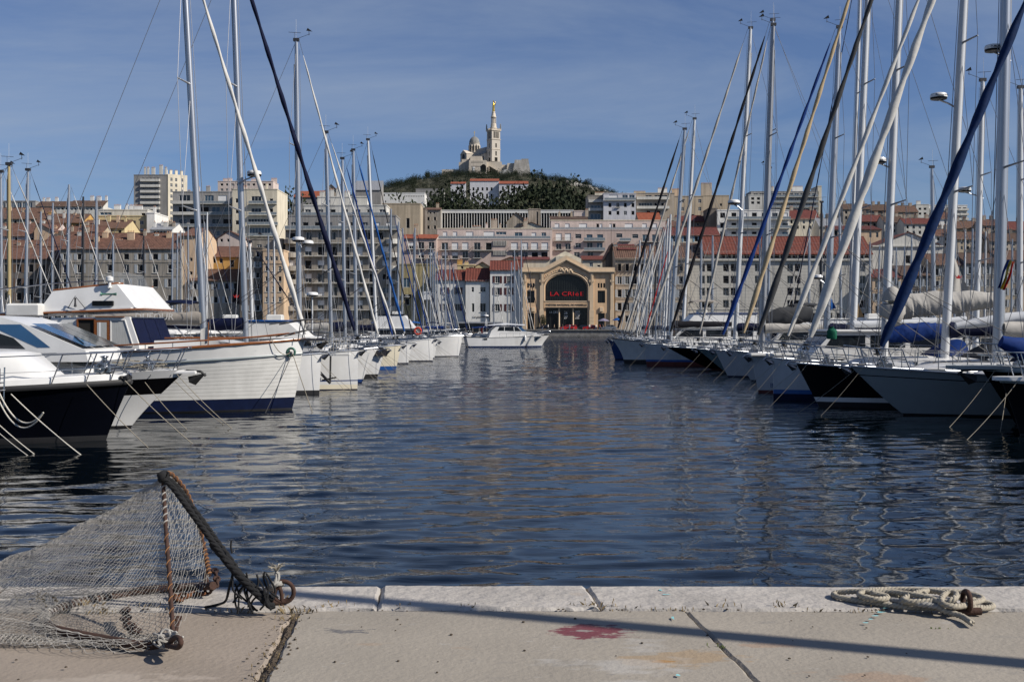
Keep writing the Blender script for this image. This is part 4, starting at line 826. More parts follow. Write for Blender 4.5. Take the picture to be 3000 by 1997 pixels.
bld('hill_flats', 'beige flats with long window bands at the top of the right hill', 1863, 1976, 567, 480, 16, 'w_beige', [dict(xs=[1900], ys=[577], w=18, h=10, k='glass'), dict(xs=[1936], ys=[577], w=38, h=11, k='glass'), dict(xs=[1891], ys=[600], w=40, h=12, k='glass'), dict(xs=[1921, 1941], ys=[600], w=8, h=13, k='dark'), dict(xs=[1900, 1930], ys=[621], w=12, h=9, k='dark')], dict(t='flat'), balcs=[(1865, 1960, [584, 611], 'solid', 1.2)], chims=[(1948, 4, 3, 'w_white'), (1880, 5, 1.6, 'w_yellow')])
bld('hill_flats', 'pale lilac flats with iron balconies right of the wooded hill', 1768, 1863, 568, 475, 16, 'w_lilac', [dict(xs=[1797], ys=[577], w=26, h=12, k='blind'), dict(xs=[1831, 1851], ys=[576], w=16, h=10, k='blue'), dict(xs=[1787, 1810, 1832, 1854], ys=[601], w=9, h=13, k=['dark', 'glass'], bal=('iron', 1.4, .6), balp=.4), dict(xs=[1787, 1810, 1832, 1854], ys=[624], w=9, h=12, k=['dark', 'glass'])], dict(t='flat'), balcs=[(1770, 1862, [587], 'glass', 1.0)])
bld('hill_flats', 'darker beige flats at the left foot of the lilac flats', 1722, 1768, 574, 478, 14, 'w_greige', [dict(xs=[1745], ys=[607], w=28, h=11, k='blue'), dict(xs=[1745], ys=[634], w=30, h=16, k='blue')], dict(t='flat'), balcs=[(1724, 1768, [592, 617], 'solid', 1.0)], chims=[(1760, 4, 2.0, 'w_cream')])
bld('orange_roof_house', 'house with a bright orange roof and skylights below the beige hill flats', 1871, 1937, 645, 440, 12, 'w_tan', [], dict(t='gable', yr=624, m='tile_orange', ry=.6))
bld('blue_shutter_house', 'cream house with blue shutters under a maroon tile roof behind the masts', 1950, 2108, 688, 375, 12, 'w_cream', [dict(xs=[1975, 2008, 2040, 2075], ys=[700], w=10, h=16, k='dark', sh='shutter_blue')], dict(t='gable', yr=667, m='tile_maroon'))
for (a, c, yt, yr, Y, wm, rm, lab) in [(1985, 2080, 648, 632, 440, 'w_dim', 'tile_maroon', 'shaded tiled house below the brown grey block'), (1945, 2000, 662, 648, 420, 'w_tan', 'tile_old', 'little tan house beside the pink apartment wing')]:
    bld('tiled_house', lab, a, c, yt, Y, 10, wm, [dict(xs=rng(a+10, c-10, 4), ys=[yt+10], w=7, h=9, k='dark')], dict(t='gable', yr=yr, m=rm), chims=[(a+20, 1.2, 1.8, 'w_old'), (c-16, 1, 2, 'w_old')])
# dense old quarter at right
hr = [(2310, 2400, 640, 616, 450, 'w_cream', 'tile_maroon', 'cream house with dark red roof right of the white modern block'), (2400, 2470, 662, 640, 420, 'w_cream', 'zinc', 'cream house under a grey metal roof behind the charcoal furled sail'),
      (2470, 2550, 612, 598, 560, 'w_old', 'tile_dark', 'old brown terrace, leftmost on the right skyline'), (2550, 2620, 616, 600, 560, 'w_dim', 'tile_dark', 'shaded old terrace under sooty tiles on the right skyline'), (2620, 2690, 620, 603, 550, 'w_old', 'tile_brown', 'old terrace with many chimney pots on the right skyline'),
      (2500, 2590, 648, 630, 500, 'w_dim', 'tile_maroon', 'dark terrace below the skyline chimneys'), (2590, 2650, 650, 634, 490, 'w_offwhite', 'tile_dark', 'pale house with an open loggia on the right hill'), (2650, 2740, 655, 640, 480, 'w_offwhite', 'tile_maroon', 'offwhite house behind the blue furled sail'),
      (2740, 2800, 640, 622, 500, 'w_white', 'tile_old', 'narrow sunlit white house between blue sail and grey mast'), (2800, 2880, 668, 648, 470, 'w_tan', 'tile_brown', 'tan house at the foot of the white flats'), (2880, 2960, 660, 644, 460, 'w_beige', 'tile_old', 'beige tiled house left of the rightmost mast'), (2950, 3050, 672, 650, 450, 'w_old', 'tile_maroon', 'old house at the right edge under the mast'),
      (2790, 2900, 700, 680, 400, 'w_tan', 'tile_brown', 'wide tan house with brown tiles above the right quay'), (2900, 3060, 705, 684, 395, 'w_beige', 'tile_dark', 'wide beige house above the right quay'), (2740, 2800, 690, 672, 405, 'w_white', 'tile_old', 'small white house behind the pale gabled building')]
for (a, c, yt, yr, Y, wm, rm, lab) in hr:
    n = max(3, int((c-a)/18))
    bld('tiled_house', lab, a, c, yt, Y, 11, wm, [dict(xs=rng(a+9, c-9, n), ys=[yt+10, yt+26], w=7, h=10, k=['dark', 'glass'])], dict(t='gable', yr=yr, m=rm), chims=[(a+12+rnd.uniform(0, 10), 1.4, 2.2, 'w_old'), ((a+c)/2, 1.2, 2.2, 'w_dim'), (c-12, 1.6, 2.0, 'w_old')])
bld('white_flats', 'white flats with thin balcony lines on the skyline between blue sail and mast', 2720, 2834, 602, 640, 14, 'w_white', [dict(xs=rng(2732, 2826, 7), ys=[611, 625, 639], w=11, h=7, k='dark')], dict(t='flat'), balcs=[(2722, 2836, [616, 630, 644], 'solid', 1.2)])
bld('white_flats', 'lower pale flats with rooftop boxes beside the white skyline flats', 2684, 2722, 600, 630, 10, 'w_offwhite', [dict(xs=[2695, 2710], ys=[612, 626], w=8, h=7, k='dark')], dict(t='flat'), chims=[(2700, 2.4, 2.4, 'w_offwhite')])

# -- theatre ----------------------------------------------------------------------------------------
YT = 318.0; tx = lambda px: WX(px, YT)-WX(1659, YT); tz = lambda py: WZ(py, YT)-1.5
dm('letter_red', (.60, .012, .02), .5, var=.02); dm('letter_dark', (.04, .03, .025), .6, var=.1); dm('letter_white', (.75, .75, .74), .6, var=.02)
dm('theatre_glass', (.008, .009, .011), .12, var=.2, scale=.3, spec=.4); dm('glazing_bar', (.03, .035, .035), .5, var=.1)
dm('w_theatre_light', (.66, .51, .35), .85, var=.06, scale=.4, streak=.1)
T = thing('theatre', 'ochre theatre hall with a huge arched window and red lettering', 'theatre', (WX(1659, YT), YT, 1.5))
def arch_poly(cx, hw, zbase, zspring, ztop, n=20):
    pts = [(cx-hw, zbase)]
    for i in range(n+1):
        a = math.pi*(1-i/n); pts.append((cx+hw*math.cos(a), zspring+(ztop-zspring)*math.sin(a)))
    pts.append((cx+hw, zbase)); return pts
HW = tx(1720)-tx(1659); zsp, zat, zab = tz(843), tz(803), tz(881)
# front wall built round the opening: outer outline minus arch, as strips between matching points
def ring_wall(b, inner, outer, y0, y1, mi=0):
    b.grid([[(p[0], y0, p[1]) for p in outer], [(p[0], y0, p[1]) for p in inner]], mi)
    b.grid([[(p[0], y0, p[1]) for p in inner], [(p[0], y1, p[1]) for p in inner]], mi)
wl, wr = tx(1529), tx(1801); zt_, zap = tz(786), tz(762)
inner = arch_poly(0, HW, zab, zsp, zat, 24)
cl, crr = tx(1594), tx(1726); 
outer = [(cl, zab)] + [((cl+(crr-cl)*i/24), max(tz(797), 0) + (zap-tz(797))*(1-abs(i/12-1))) for i in range(25)] + [(crr, zab)]
b = MB(); ring_wall(b, inner, outer, 0, .9)
b.quad((cl, 0, tz(900)), (crr, 0, tz(900)), (crr, 0, zab), (cl, 0, zab))       # frieze below the arch
b.quad((cl, 0, zab), (crr, 0, zab), (crr, .9, zab), (cl, .9, zab))
# ground floor piers
for (a, c) in ((1594, 1599), (1721, 1726)): b.box(tx(a), tx(c), 0, .9, 0, tz(900))
for (a, c) in ((1529, 1594), (1726, 1801)):           # flanking bays with openings
    w_ = tx(c)-tx(a); mid = (a+c)/2; holes = []
    m = 1762 if a > 1600 else 1555
    for dx in (-8, 0, 8): holes.append((tx(m+dx-2.6)-tx(a), tx(m+dx+2.6)-tx(a), tz(843), tz(829)))
    holes.append((tx(m-11)-tx(a), tx(m+11)-tx(a), tz(887), tz(851)))
    holes.append((tx(m-10)-tx(a), tx(m+10)-tx(a), 0.05, tz(917)))
    wall_with_holes(b, w_, tz(797), holes, .12, .5, 0, tx(a))
    for h in holes:
        q = MB().box(h[0]+tx(a), h[1]+tx(a), .5, .55, h[2], h[3]).build('window', M['theatre_glass'], T)
    for k in range(1, 4): 
        h = holes[3]; MB().box(tx(a)+h[0]+(h[1]-h[0])*k/4-.03, tx(a)+h[0]+(h[1]-h[0])*k/4+.03, .44, .5, h[2], h[3]).build('glazing_bar', M['glazing_bar'], T)
b.box(wl, wl+.1, .12, 26, 0, tz(786)); b.box(wr-.1, wr, .12, 26, 0, tz(786))
b.box(wl+.1, wr-.1, 25.9, 26, 0, tz(786))
b.build('wall', M['w_theatre'], T)
rb = MB(); rb.prism([(wl, tz(790)), (cl, tz(790)), (0, zap-.2), (crr, tz(790)), (wr, tz(790)), (wr, tz(795)), (wl, tz(795))], 1.0, 26); rb.build('roof', M['zinc'], T)
# parapet and raking cornice
par = MB(); zp0, zp1 = tz(797), tz(783)
par.box(wl, cl-.002, -.05, .9, zp0, zp1); par.box(crr+.002, wr, -.05, .9, zp0, zp1)
par.prism([(cl, zp0), (0, zap), (crr, zp0), (crr, zp1), (0, tz(762)+1.35), (cl, zp1)], -.05, .9)
par.build('parapet', M['w_theatre_light'], T)
co = MB()
for (o, h0, h1, pr) in ((0, 0, .28, .75), (1, -.22, -.003, .5), (2, -.42, -.223, .28)):
    co.box(wl-.1, cl-.002, -pr, -.052, zp0+h0, zp0+h1); co.box(crr+.002, wr+.1, -pr, -.052, zp0+h0, zp0+h1)
    co.prism([(cl, zp0+h0), (0, zap+h0), (crr, zp0+h0), (crr, zp0+h1), (0, zap+h1), (cl, zp0+h1)], -pr, -.052)
co.build('cornice', M['w_theatre_light'], T)
MB().box(wl-.12, wr+.12, -.12, 1.0, zp1+.003, zp1+.12).build('coping', M['zinc'], T) if False else None
# attic gable behind
bg_ = MB(); bg_.prism([(tx(1617), tz(800)), (tx(1706), tz(800)), (tx(1706), tz(754)), (0, tz(731)), (tx(1617), tz(754))], 6, 20); bg_.prism([(tx(1630), tz(790)), (tx(1682), tz(790)), (tx(1682), tz(749)), (tx(1630), tz(749))], 3, 5.99)
bg_.build('attic', M['w_cream'], T)
# pilasters
for (px) in (1587, 1733, 1793, 1537):
    p = MB(); w_ = .62 if px in (1587, 1733) else .55; x = tx(px)
    p.box(x-w_, x+w_, -.35, .1, 0, tz(908)); p.box(x-w_*.8, x+w_*.8, -.25, .1, tz(908)+.003, tz(826)); p.box(x-w_*1.05, x+w_*1.05, -.45, .1, tz(826)+.003, tz(820))
    for k in range(4): p.box(x-w_-.02, x+w_+.02, -.38, .1, .5+k*1.0, .56+k*1.0)
    p.box(x-w_*.9, x+w_*.9, -.32, .1, tz(820)+.003, tz(800)); p.box(x-.18, x-.05, -.5, -.321, tz(832), tz(803)); p.box(x+.05, x+.18, -.5, -.321, tz(832), tz(803))
    p.build('pilaster', M['w_theatre_light'], T)
# arch mouldings
for (g_, pr, r_) in ((.45, -.12, .18), (1.0, -.08, .12)):
    pts = [(p[0]*(1+g_/HW), pr, zsp+(p[1]-zsp)*(1+g_/(zat-zsp)) if p[1] > zsp else p[1]) for p in inner]
    MB().tube(pts, r_, 6).build('arch_moulding', M['w_theatre_light'], T)
# big window: glass and bars
MB().poly([(p[0], .7, p[1]) for p in inner]).build('window', M['theatre_glass'], T)
gbm = MB()
for i in range(-11, 12):
    x = i*HW/12; zt2 = zsp+(zat-zsp)*math.sqrt(max(0, 1-(x/HW)**2)); gbm.box(x-.035, x+.035, .6, .68, zab, zt2-.02)
for z in (zab+1.0, zab+2.9): gbm.box(-HW, HW, .59, .6, z, z+.07)
gbm.tube([(p[0]*.9, .62, zsp+(p[1]-zsp)*.9) for p in inner[1:-1]], .06, 5)
gbm.build('glazing_bars', M['glazing_bar'], T)
MB().box(-HW-.3, HW+.3, -.10, -.003, zab-.28, zab).build('sill', M['w_theatre_light'], T)
text_mesh('LA CRI', 1.62, .15, M['letter_red'], T, (tx(1610.5), .5, tz(866)), align='LEFT', fit=tx(1680)-tx(1611))
text_mesh('é', 1.5, .15, M['letter_red'], T, (tx(1684.5), .5, tz(866)), align='LEFT', fit=tx(1695)-tx(1684.5))
text_mesh('E', 1.62, .15, M['letter_red'], T, (tx(1699), .5, tz(866)), align='LEFT', fit=tx(1709)-tx(1699))
text_mesh('THÉÂTRE NATIONAL DE MARSEILLE', .72, .06, M['letter_dark'], T, (0, -.04, tz(895.5)), fit=tx(1719)-tx(1598))
for i, ch in enumerate('CRIÉE LIBRE'):                   # carved letters following the left half of the arch
    a = math.pi*(.86-.30*i/10); g_ = 1.35
    text_mesh(ch, .62, .06, M['w_theatre_light'], T, ((HW+g_)*math.cos(a), -.04, zsp+((zat-zsp)+g_)*math.sin(a)-.25), rot=(R(90), R(-(math.degrees(a)-90)), 0))
for i in range(14):                                      # carved letters of the right half, too shaded to read
    a = math.pi*(.42-.29*i/13); o = marks(T, 0, 0, 0, [.34], .4, M['w_theatre_light'], 20+i); o.location = ((HW+1.35)*math.cos(a), -.03, zsp+((zat-zsp)+1.35)*math.sin(a)-.2); o.rotation_euler = (0, a-math.pi/2 if False else math.pi/2-a, 0)
# keystone ornament: scrolls and shell
km = MB(); r = random.Random(3)
for i in range(16):
    x = -1.6+3.2*i/15; z = zat+1.15+.35*math.sin(i*1.1)-.02*i; km.lathe([(0, -.3), (.26, -.15), (.32, .05), (.2, .25), (0, .33)], 7, (x, -.15+.05*math.sin(i*2), z))
for s in (-1, 1):
    km.tube([(s*.2+.75*math.cos(t)*(1-t/9)+s*.6, -.2, zat+1.3+.6*math.sin(t)*(1-t/9)) for t in [k*.5 for k in range(14)]], .12, 6)
km.build('carved_ornament', M['w_theatre_light'], T, 40)
# ground floor: doors, columns, panels
MB().box(tx(1599), tx(1721), .75, .8, 0, tz(900)).build('glass_front', M['theatre_glass'], T)
MB().box(tx(1597), tx(1722), -.4, .1, tz(902.5), tz(900.5)).build('canopy', M['glazing_bar'], T)
for px in (1638, 1679): MB().lathe([(.3, 0), (.26, .3), (.22, .4), (.22, tz(903)), (.32, tz(902))], 10, (tx(px), .3, 0)).build('column', M['w_theatre_light'], T, 40)
for px in (1612, 1651, 1667, 1706): MB().box(tx(px)-.05, tx(px)+.05, .66, .74, 0, tz(902)).build('glazing_bar', M['glazing_bar'], T)
text_mesh('LA CRIÉE', .82, .04, M['letter_white'], T, (tx(1624.5), .7, tz(917)), sx=.9)
text_mesh('26\n27', 1.25, .04, M['letter_white'], T, (tx(1658), .7, tz(920)), sx=.85)
marks(T, tx(1692), .7, tz(912), [1.3, 1.3, 1.8, 1.3, 1.1, .8, 1.3], .18, M['letter_white'], 5)
for px in (1562, 1762): MB().bbox(tx(px)-.5, tx(px)+.5, -.25, .11, tz(912), tz(900), .05).build('carved_panel', M['w_theatre_light'], T)
# small writing on neighbours
def sign_text(txt, px, py, Y, size, mk, label, align='CENTER', sx=1.0):
    o = text_mesh(txt, size, .04, M[mk], None, (WX(px, Y), Y, WZ(py, Y)), align=align, name='sign_lettering', sx=sx); tag(o, label, 'lettering')
sign_text('Les grandes Tables de', 1418, 930, 319.9, .7, 'letter_dark', 'thin dark lettering along the foot of the middle white house')
sg = thing('shop_sign', 'black shop sign board on the stained olive house', 'sign', (WX(1191, 326.8), 326.8, WZ(867, 326.8)))
MB().box(-1.4, 1.4, -.12, 0, -.5, .5).build('board', M['black_gel'], sg); marks(sg, .1, -.125, .1, [.8, 1.5], .22, M['letter_white'], 6); 
sg = thing('shop_sign', 'white hanging sign with blue capitals right of the olive house', 'sign', (WX(1251, 319), 319, WZ(865, 319)))
MB().box(-1.3, 1.3, -.12, 0, -1.2, 1.1).build('board', M['letter_white'], sg); text_mesh('U', .9, .03, M['blue_gel'], sg, (-.7, -.14, .2)); marks(sg, .4, -.125, .3, [1.0], .5, M['blue_gel'], 7)

# -- hilltop basilica -------------------------------------------------------------------------------
YB = 1150.0; sc = YB/FPX
dm('basil_stone', (.56, .50, .42), .9, var=.12, scale=.12); stripes(M['basil_stone'], 'Z', .42, (.26, .26, .25), .72, soft=.15)
dm('basil_plain', (.60, .53, .44), .9, var=.15, scale=.1, streak=.2); dm('dome_lead', (.20, .20, .19), .6, var=.2, scale=.3); dm('gilding', (.85, .52, .10), .25, 1.0, var=.1)
def bz(py): return WZ(py, YB)
zB = bz(507)
BA = thing('basilica', 'striped stone basilica with a tall bell tower and dome crowning the wooded hill', 'church', (WX(1446, YB), YB, zB), R(32))
Hh = lambda py: bz(py)-zB
tb = MB(); s = 4.9; zt_ = Hh(385); z0 = Hh(475)
def tower_face_holes(): return [(s+dx-.75, s+dx+.75, Hh(407)-z0, Hh(388)-z0) for dx in (-2.2, 0, 2.2)] + [(s-.8, s+.8, Hh(434)-z0, Hh(422)-z0), (s-.8, s+.8, Hh(458)-z0, Hh(445)-z0), (s-1.7, s+1.7, .1, Hh(463)-z0)]
for k in range(4):
    fb = MB(); wall_with_holes(fb, 2*s, zt_-z0, tower_face_holes(), 0, .8)
    c0, s0 = math.cos(k*math.pi/2), math.sin(k*math.pi/2)
    tb.add([((x-s)*c0-(y-s)*s0, (x-s)*s0+(y-s)*c0, z+z0) for x, y, z in fb.v], fb.f)
tb.build('bell_tower', M['basil_stone'], BA)
ib = MB().box(-s+.85, s-.85, -s+.85, s-.85, Hh(480), zt_-.1).build('tower_core', M['dark_inside'], BA)
cb = MB(); cb.box(-s-.8, s+.8, -s-.8, s+.8, zt_, zt_+1.0); cb.box(-s-.5, s+.5, -s-.5, s+.5, Hh(411), Hh(409.5)); cb.box(-s-.4, s+.4, -s-.4, s+.4, Hh(440), Hh(438.5))
for sx in (-1, 1):
    for i in range(7):
        q = -s-.2+i*(2*s+.4)/6
        cb.box(q-.45, q+.45, sx*(s+.4)-.35, sx*(s+.4)+.35, zt_+1.003, zt_+2.4); cb.box(sx*(s+.4)-.34, sx*(s+.4)+.34, q-.44, q+.44, zt_+1.004, zt_+2.39)
cb.build('tower_cornice', M['basil_plain'], BA)
for sx in (-1, 1):
    for sy in (-1, 1):
        MB().lathe([(.9, 0), (.6, 1.2), (.75, 2.4), (.5, 3.2), (.55, 4), (.3, 4.8), (0, 5.2)], 8, (sx*(s+.2), sy*(s+.2), zt_+2.4)).build('corner_angel', M['dome_lead'], BA, 40)
lan = MB(); lan.lathe([(3.6, 0), (3.6, 2.6), (3.0, 3.0), (2.9, 6.0), (2.6, 6.2)], 16, (0, 0, zt_+1)); z1 = zt_+7.2
lan.lathe([(2.6, 0), (2.6, .5)], 16, (0, 0, z1)); lan.lathe([(1.4, .5), (1.4, 6.5)], 12, (0, 0, z1))
for k in range(12):
    a = k*math.pi/6; lan.lathe([(.32, .5), (.28, 6.5)], 6, (2.3*math.cos(a), 2.3*math.sin(a), z1))
lan.lathe([(2.8, 6.5), (2.9, 7.2), (2.3, 8), (2.1, 10), (1.6, 11.5), (1.9, 12), (1.5, 12.8)], 16, (0, 0, z1)); lan.build('lantern', M['basil_plain'], BA, 40)
zs = z1+12.8
st = MB(); st.lathe([(1.5, 0), (1.6, .6), (1.25, 2), (1.3, 4), (1.15, 5.6), (1.3, 6.6), (1.25, 7.6), (.55, 8.3), (.45, 8.7), (.68, 9.2), (.72, 9.9), (.5, 10.5), (.58, 10.7), (.3, 11.1), (0, 11.2)], 12, (0, 0, zs), sy=.85)
st.tube([(1.0, -.5, zs+7.0), (1.5, -1.0, zs+6.4), (1.0, -1.4, zs+6.8)], .35, 7); st.lathe([(.45, 0), (.5, 1.2), (.25, 1.9), (.35, 2.3), (0, 2.8)], 8, (1.15, -1.1, zs+6.9)); st.tube([(1.15, -1.1, zs+8.6), (2.0, -1.3, zs+9.2)], .14, 5)
st.build('gilded_statue', M['gilding'], BA, 50)
nv = MB(); L0, L1 = s+.1, 44
nv.box(-7.4, 7.4, L0, L1, Hh(510), Hh(450)); nv.build('nave', M['basil_stone'], BA)
nr = MB(); nr.prism([(-7.8, Hh(450)), (0, Hh(425)), (7.8, Hh(450))], L0, L1); nr.build('nave_roof', M['dome_lead'], BA)
for i in range(6):
    y = L0+3+i*5.2
    for sx in (-1, 1):
        o = MB().prism(arch_poly(0, 1.1, 0, 3.2, 4.3, 8), -.05, .05).build('nave_window', M['win_dark'], BA); o.location = (sx*7.42, y, Hh(468)); o.rotation_euler = (0, 0, R(90))
        MB().box(sx*7.4-.5, sx*7.4+.5, y+2.2, y+3.0, Hh(508), Hh(449)).build('buttress', M['basil_plain'], BA)
tr = MB(); tr.box(-12.5, 12.5, 33, 46, Hh(512), Hh(440)); tr.build('transept', M['basil_stone'], BA)
trr = MB(); trr.add([(-12.9, 32.6, Hh(440)), (-12.9, 46.4, Hh(440)), (-12.9, 39.5, Hh(428)), (12.9, 32.6, Hh(440)), (12.9, 46.4, Hh(440)), (12.9, 39.5, Hh(428))], [(0, 1, 2), (3, 5, 4), (0, 2, 5, 3), (1, 4, 5, 2), (0, 3, 4, 1)]); trr.build('transept_roof', M['basil_plain'], BA)
o = MB().prism(arch_poly(0, 2.4, 0, 7, 9.5, 10), -.1, .1).build('transept_window', M['win_dark'], BA); o.location = (-12.56, 39.5, Hh(468)); o.rotation_euler = (0, 0, R(90))
dr = MB(); zd = Hh(436); dr.lathe([(5.4, 0), (5.4, Hh(407)-zd), (5.8, Hh(406)-zd), (5.8, Hh(405)-zd)], 24, (0, 38.5, zd)); dr.build('drum', M['basil_stone'], BA, 30)
for k in range(12):
    a = k*math.pi/6+.26; o = MB().prism(arch_poly(0, .8, 0, 4.6, 5.6, 6), -.12, .12).build('drum_window', M['win_dark'], BA); o.location = (5.42*math.sin(a), 38.5-5.42*math.cos(a), zd+2.2); o.rotation_euler = (0, 0, a)
    a += .26; MB().lathe([(.75, 0), (.7, 6.8), (.9, 7.2), (.4, 8.8), (0, 9.4)], 7, (5.5*math.sin(a), 38.5-5.5*math.cos(a), zd)).build('drum_turret', M['basil_plain'], BA, 40)
do = MB(); rows = []
for i in range(11):
    t = i/10*math.pi/2; rr = 5.3*math.cos(t)+.02; rows.append([(rr*(1+.035*math.cos(24*2*math.pi*k/72))*math.cos(2*math.pi*k/72), 38.5+rr*(1+.035*math.cos(24*2*math.pi*k/72))*math.sin(2*math.pi*k/72), Hh(405)+7.0*math.sin(t)) for k in range(72)])
do.grid(rows, 0, True); do.lathe([(.6, 0), (.5, 1.5), (0, 2)], 8, (0, 38.5, Hh(405)+6.9)); do.build('dome', M['dome_lead'], BA, 50)
cr_ = MB(); zc = Hh(405)+8.8; cr_.box(-.16, .16, 38.35, 38.65, zc, zc+4.2); cr_.box(-1.1, 1.1, 38.36, 38.64, zc+2.4, zc+2.8); cr_.build('cross', M['gilding'], BA)
# fort walls, terraces, stairs, bastion
FO = thing('fort', 'pale stone fort terraces, stairway and bastion at the foot of the basilica', 'fort', (WX(1400, YB-22), YB-22, bz(520)))
Yf = YB-22; fx = lambda px: WX(px, Yf)-WX(1400, Yf); fz = lambda py: WZ(py, Yf)-bz(520)
b = MB()
def fbox(name, a, c, yt, yb_, y0, y1, mk='w_fort'): return MB().box(fx(a), fx(c), y0, y1, fz(yb_), fz(yt)).build(name, M[mk], FO)
def fbat(name, a, c, yt, yb_, y0, y1, mk='w_fort', bat=1.2): # battered wall
    x0, x1, za, zb_ = fx(a), fx(c), fz(yb_), fz(yt)
    q = MB(); q.add([(x0-bat, y0-bat, za), (x1+bat, y0-bat, za), (x1+bat, y1, za), (x0-bat, y1, za), (x0, y0, zb_), (x1, y0, zb_), (x1, y1, zb_), (x0, y1, zb_)], [(4, 5, 6, 7), (0, 1, 5, 4), (1, 2, 6, 5), (2, 3, 7, 6), (3, 0, 4, 7)]); return q.build(name, M[mk], FO)
fbat('terrace_wall', 1375, 1426, 472, 512, -6, 22, 'basil_plain', .4); fbox('upper_terrace', 1378, 1412, 459, 471.8, -3, 18, 'basil_plain')
fbat('lower_wall', 1294, 1345, 495, 515, 4, 24, 'w_fort', .3); fbat('lower_wall', 1344, 1376, 474, 515, 2, 26, 'w_fort', .3); fbox('upper_terrace', 1352, 1376, 464, 474, 6, 26, 'w_fort')
fbat('bastion', 1508, 1548, 470, 520, -4, 20, 'w_rock', 2.6); fbat('bastion', 1486, 1510, 479, 520, -2, 18, 'w_fort', .8); fbox('bastion_parapet', 1527, 1548, 467, 470, -4, -1, 'w_rock')
fbat('stair_wall', 1426, 1470, 474, 512, 0, 14, 'basil_plain', .2); fbat('stair_wall', 1466, 1500, 482, 520, 2, 14, 'basil_plain', .3)
stp = MB()
for i in range(14): stp.box(fx(1432+i*1.8), fx(1434+i*1.8)+.5, -3.4, -.3, fz(512), fz(487+i*1.1))
stp.build('stairway', M['basil_plain'], FO)
stp = MB()
for i in range(12): stp.box(fx(1462+i*3), fx(1465+i*3)+.2, -5.4, -3.5, fz(516), fz(506-i*1.2) if i < 7 else fz(497+(i-6)*1.8))
stp.build('stairway', M['w_white'], FO)
for i in range(10):
    for zz in (477, 489): MB().box(fx(1382+i*3.6), fx(1383.4+i*3.6), -6.35 if zz > 480 else -6.2, -5.5, fz(zz+2), fz(zz)).build('slit_window', M['win_dark'], FO)
for i in range(6): MB().box(fx(1300+i*7), fx(1302.5+i*7), 3.5, 3.9, fz(505), fz(501)).build('slit_window', M['win_dark'], FO)
MB().box(fx(1386), fx(1392), -6.6, -5.6, fz(508), fz(492)).build('banner', M['letter_white'], FO)
MB().prism([(fx(1417)+p[0], p[1]) for p in arch_poly(0, 2.6, fz(506), fz(492), fz(484), 10)], -6.5, -5.6).build('archway', M['win_dark'], FO)

# -- trees ------------------------------------------------------------------------------------------
def leafmat(name, c): M[name] = mat(name, c, .8, var=.55, scale=.35, detail=3, coords='Object', spec=.2)
leafmat('leaf_pine', (.024, .034, .016)); leafmat('leaf_dark', (.016, .024, .012)); leafmat('leaf_olive', (.045, .050, .028)); dm('bark', (.11, .08, .06), .9, var=.3)
def crown_mesh(seed, kind, n=2600):
    r = random.Random(seed); blobs = []
    if kind == 'umbrella': 
        for i in range(9): a = r.uniform(0, 6.28); q = r.uniform(0, .8); blobs.append((q*math.cos(a), q*math.sin(a), .62+r.uniform(-.08, .14), r.uniform(.28, .42), .55))
    elif kind == 'cypress':
        for i in range(8): blobs.append((r.uniform(-.05, .05), r.uniform(-.05, .05), .15+i*.1, .16*(1-i*.09)+.03, 1.4))
    else:
        for i in range(12): a = r.uniform(0, 6.28); q = r.uniform(0, .62); blobs.append((q*math.cos(a), q*math.sin(a), r.uniform(.32, .85)-.25*q, r.uniform(.22, .40), .85))
    b = MB()
    for i in range(n):
        bx, by, bz_, br, fl = r.choice(blobs); v = Vector((r.gauss(0, 1), r.gauss(0, 1), r.gauss(0, 1))).normalized()*br*r.uniform(.65, 1.08)
        p = Vector((bx+v.x, by+v.y, bz_+v.z*fl)); sz = r.uniform(.018, .048) if kind != 'cypress' else r.uniform(.01, .025)
        a1 = Vector((r.gauss(0, 1), r.gauss(0, 1), r.gauss(0, 1))).normalized(); a2 = a1.cross(Vector((r.gauss(0, 1), r.gauss(0, 1), r.gauss(0, 1)))).normalized()
        b.add([p-a1*sz, p-a2*sz*.6, p+a1*sz, p+a2*sz*.6], [(0, 1, 2, 3)])
    return b
def trunk_mesh(kind, seed):
    r = random.Random(seed); b = MB(); b.tube([(0, 0, -.15), (.02, .01, .2), (0, .02, .45), (.03, 0, .62)], [.05, .042, .034, .015], 7)
    for i in range(6):
        a = i*1.05+r.uniform(-.3, .3); z = r.uniform(.3, .5); b.tube([(0, 0, z), (.2*math.cos(a), .2*math.sin(a), z+.12), (.42*math.cos(a), .42*math.sin(a), z+.22)], [.022, .016, .006], 5)
    return b
CR = {}
for k, (kind, mk) in {'a': ('round', 'leaf_pine'), 'b': ('round', 'leaf_dark'), 'c': ('umbrella', 'leaf_pine'), 'd': ('round', 'leaf_olive'), 'e': ('cypress', 'leaf_dark')}.items():
    CR[k] = (crown_mesh(ord(k), kind).mesh('crown', M[mk]), trunk_mesh(kind, ord(k)).mesh('trunk', M['bark']))
def tree(name, label, px, ybase, ytop, Y, k, wf=1.0, group=None):
    X = WX(px, Y); z0 = ground_h(X, Y)-.3; ht = WZ(ytop, Y)-z0; t = thing(name, label, 'tree', (X, Y, z0), rnd.uniform(0, 6.28), group)
    c = link('crown', CR[k][0], t); q = link('trunk', CR[k][1], t); wd = ht*wf
    hc = min(ht, max(wd*1.15, ht*.6)); c.scale = (wd*.62, wd*.62, hc*.88); c.location = (0, 0, ht-hc*.98); q.scale = (ht*.7, ht*.7, ht); return t
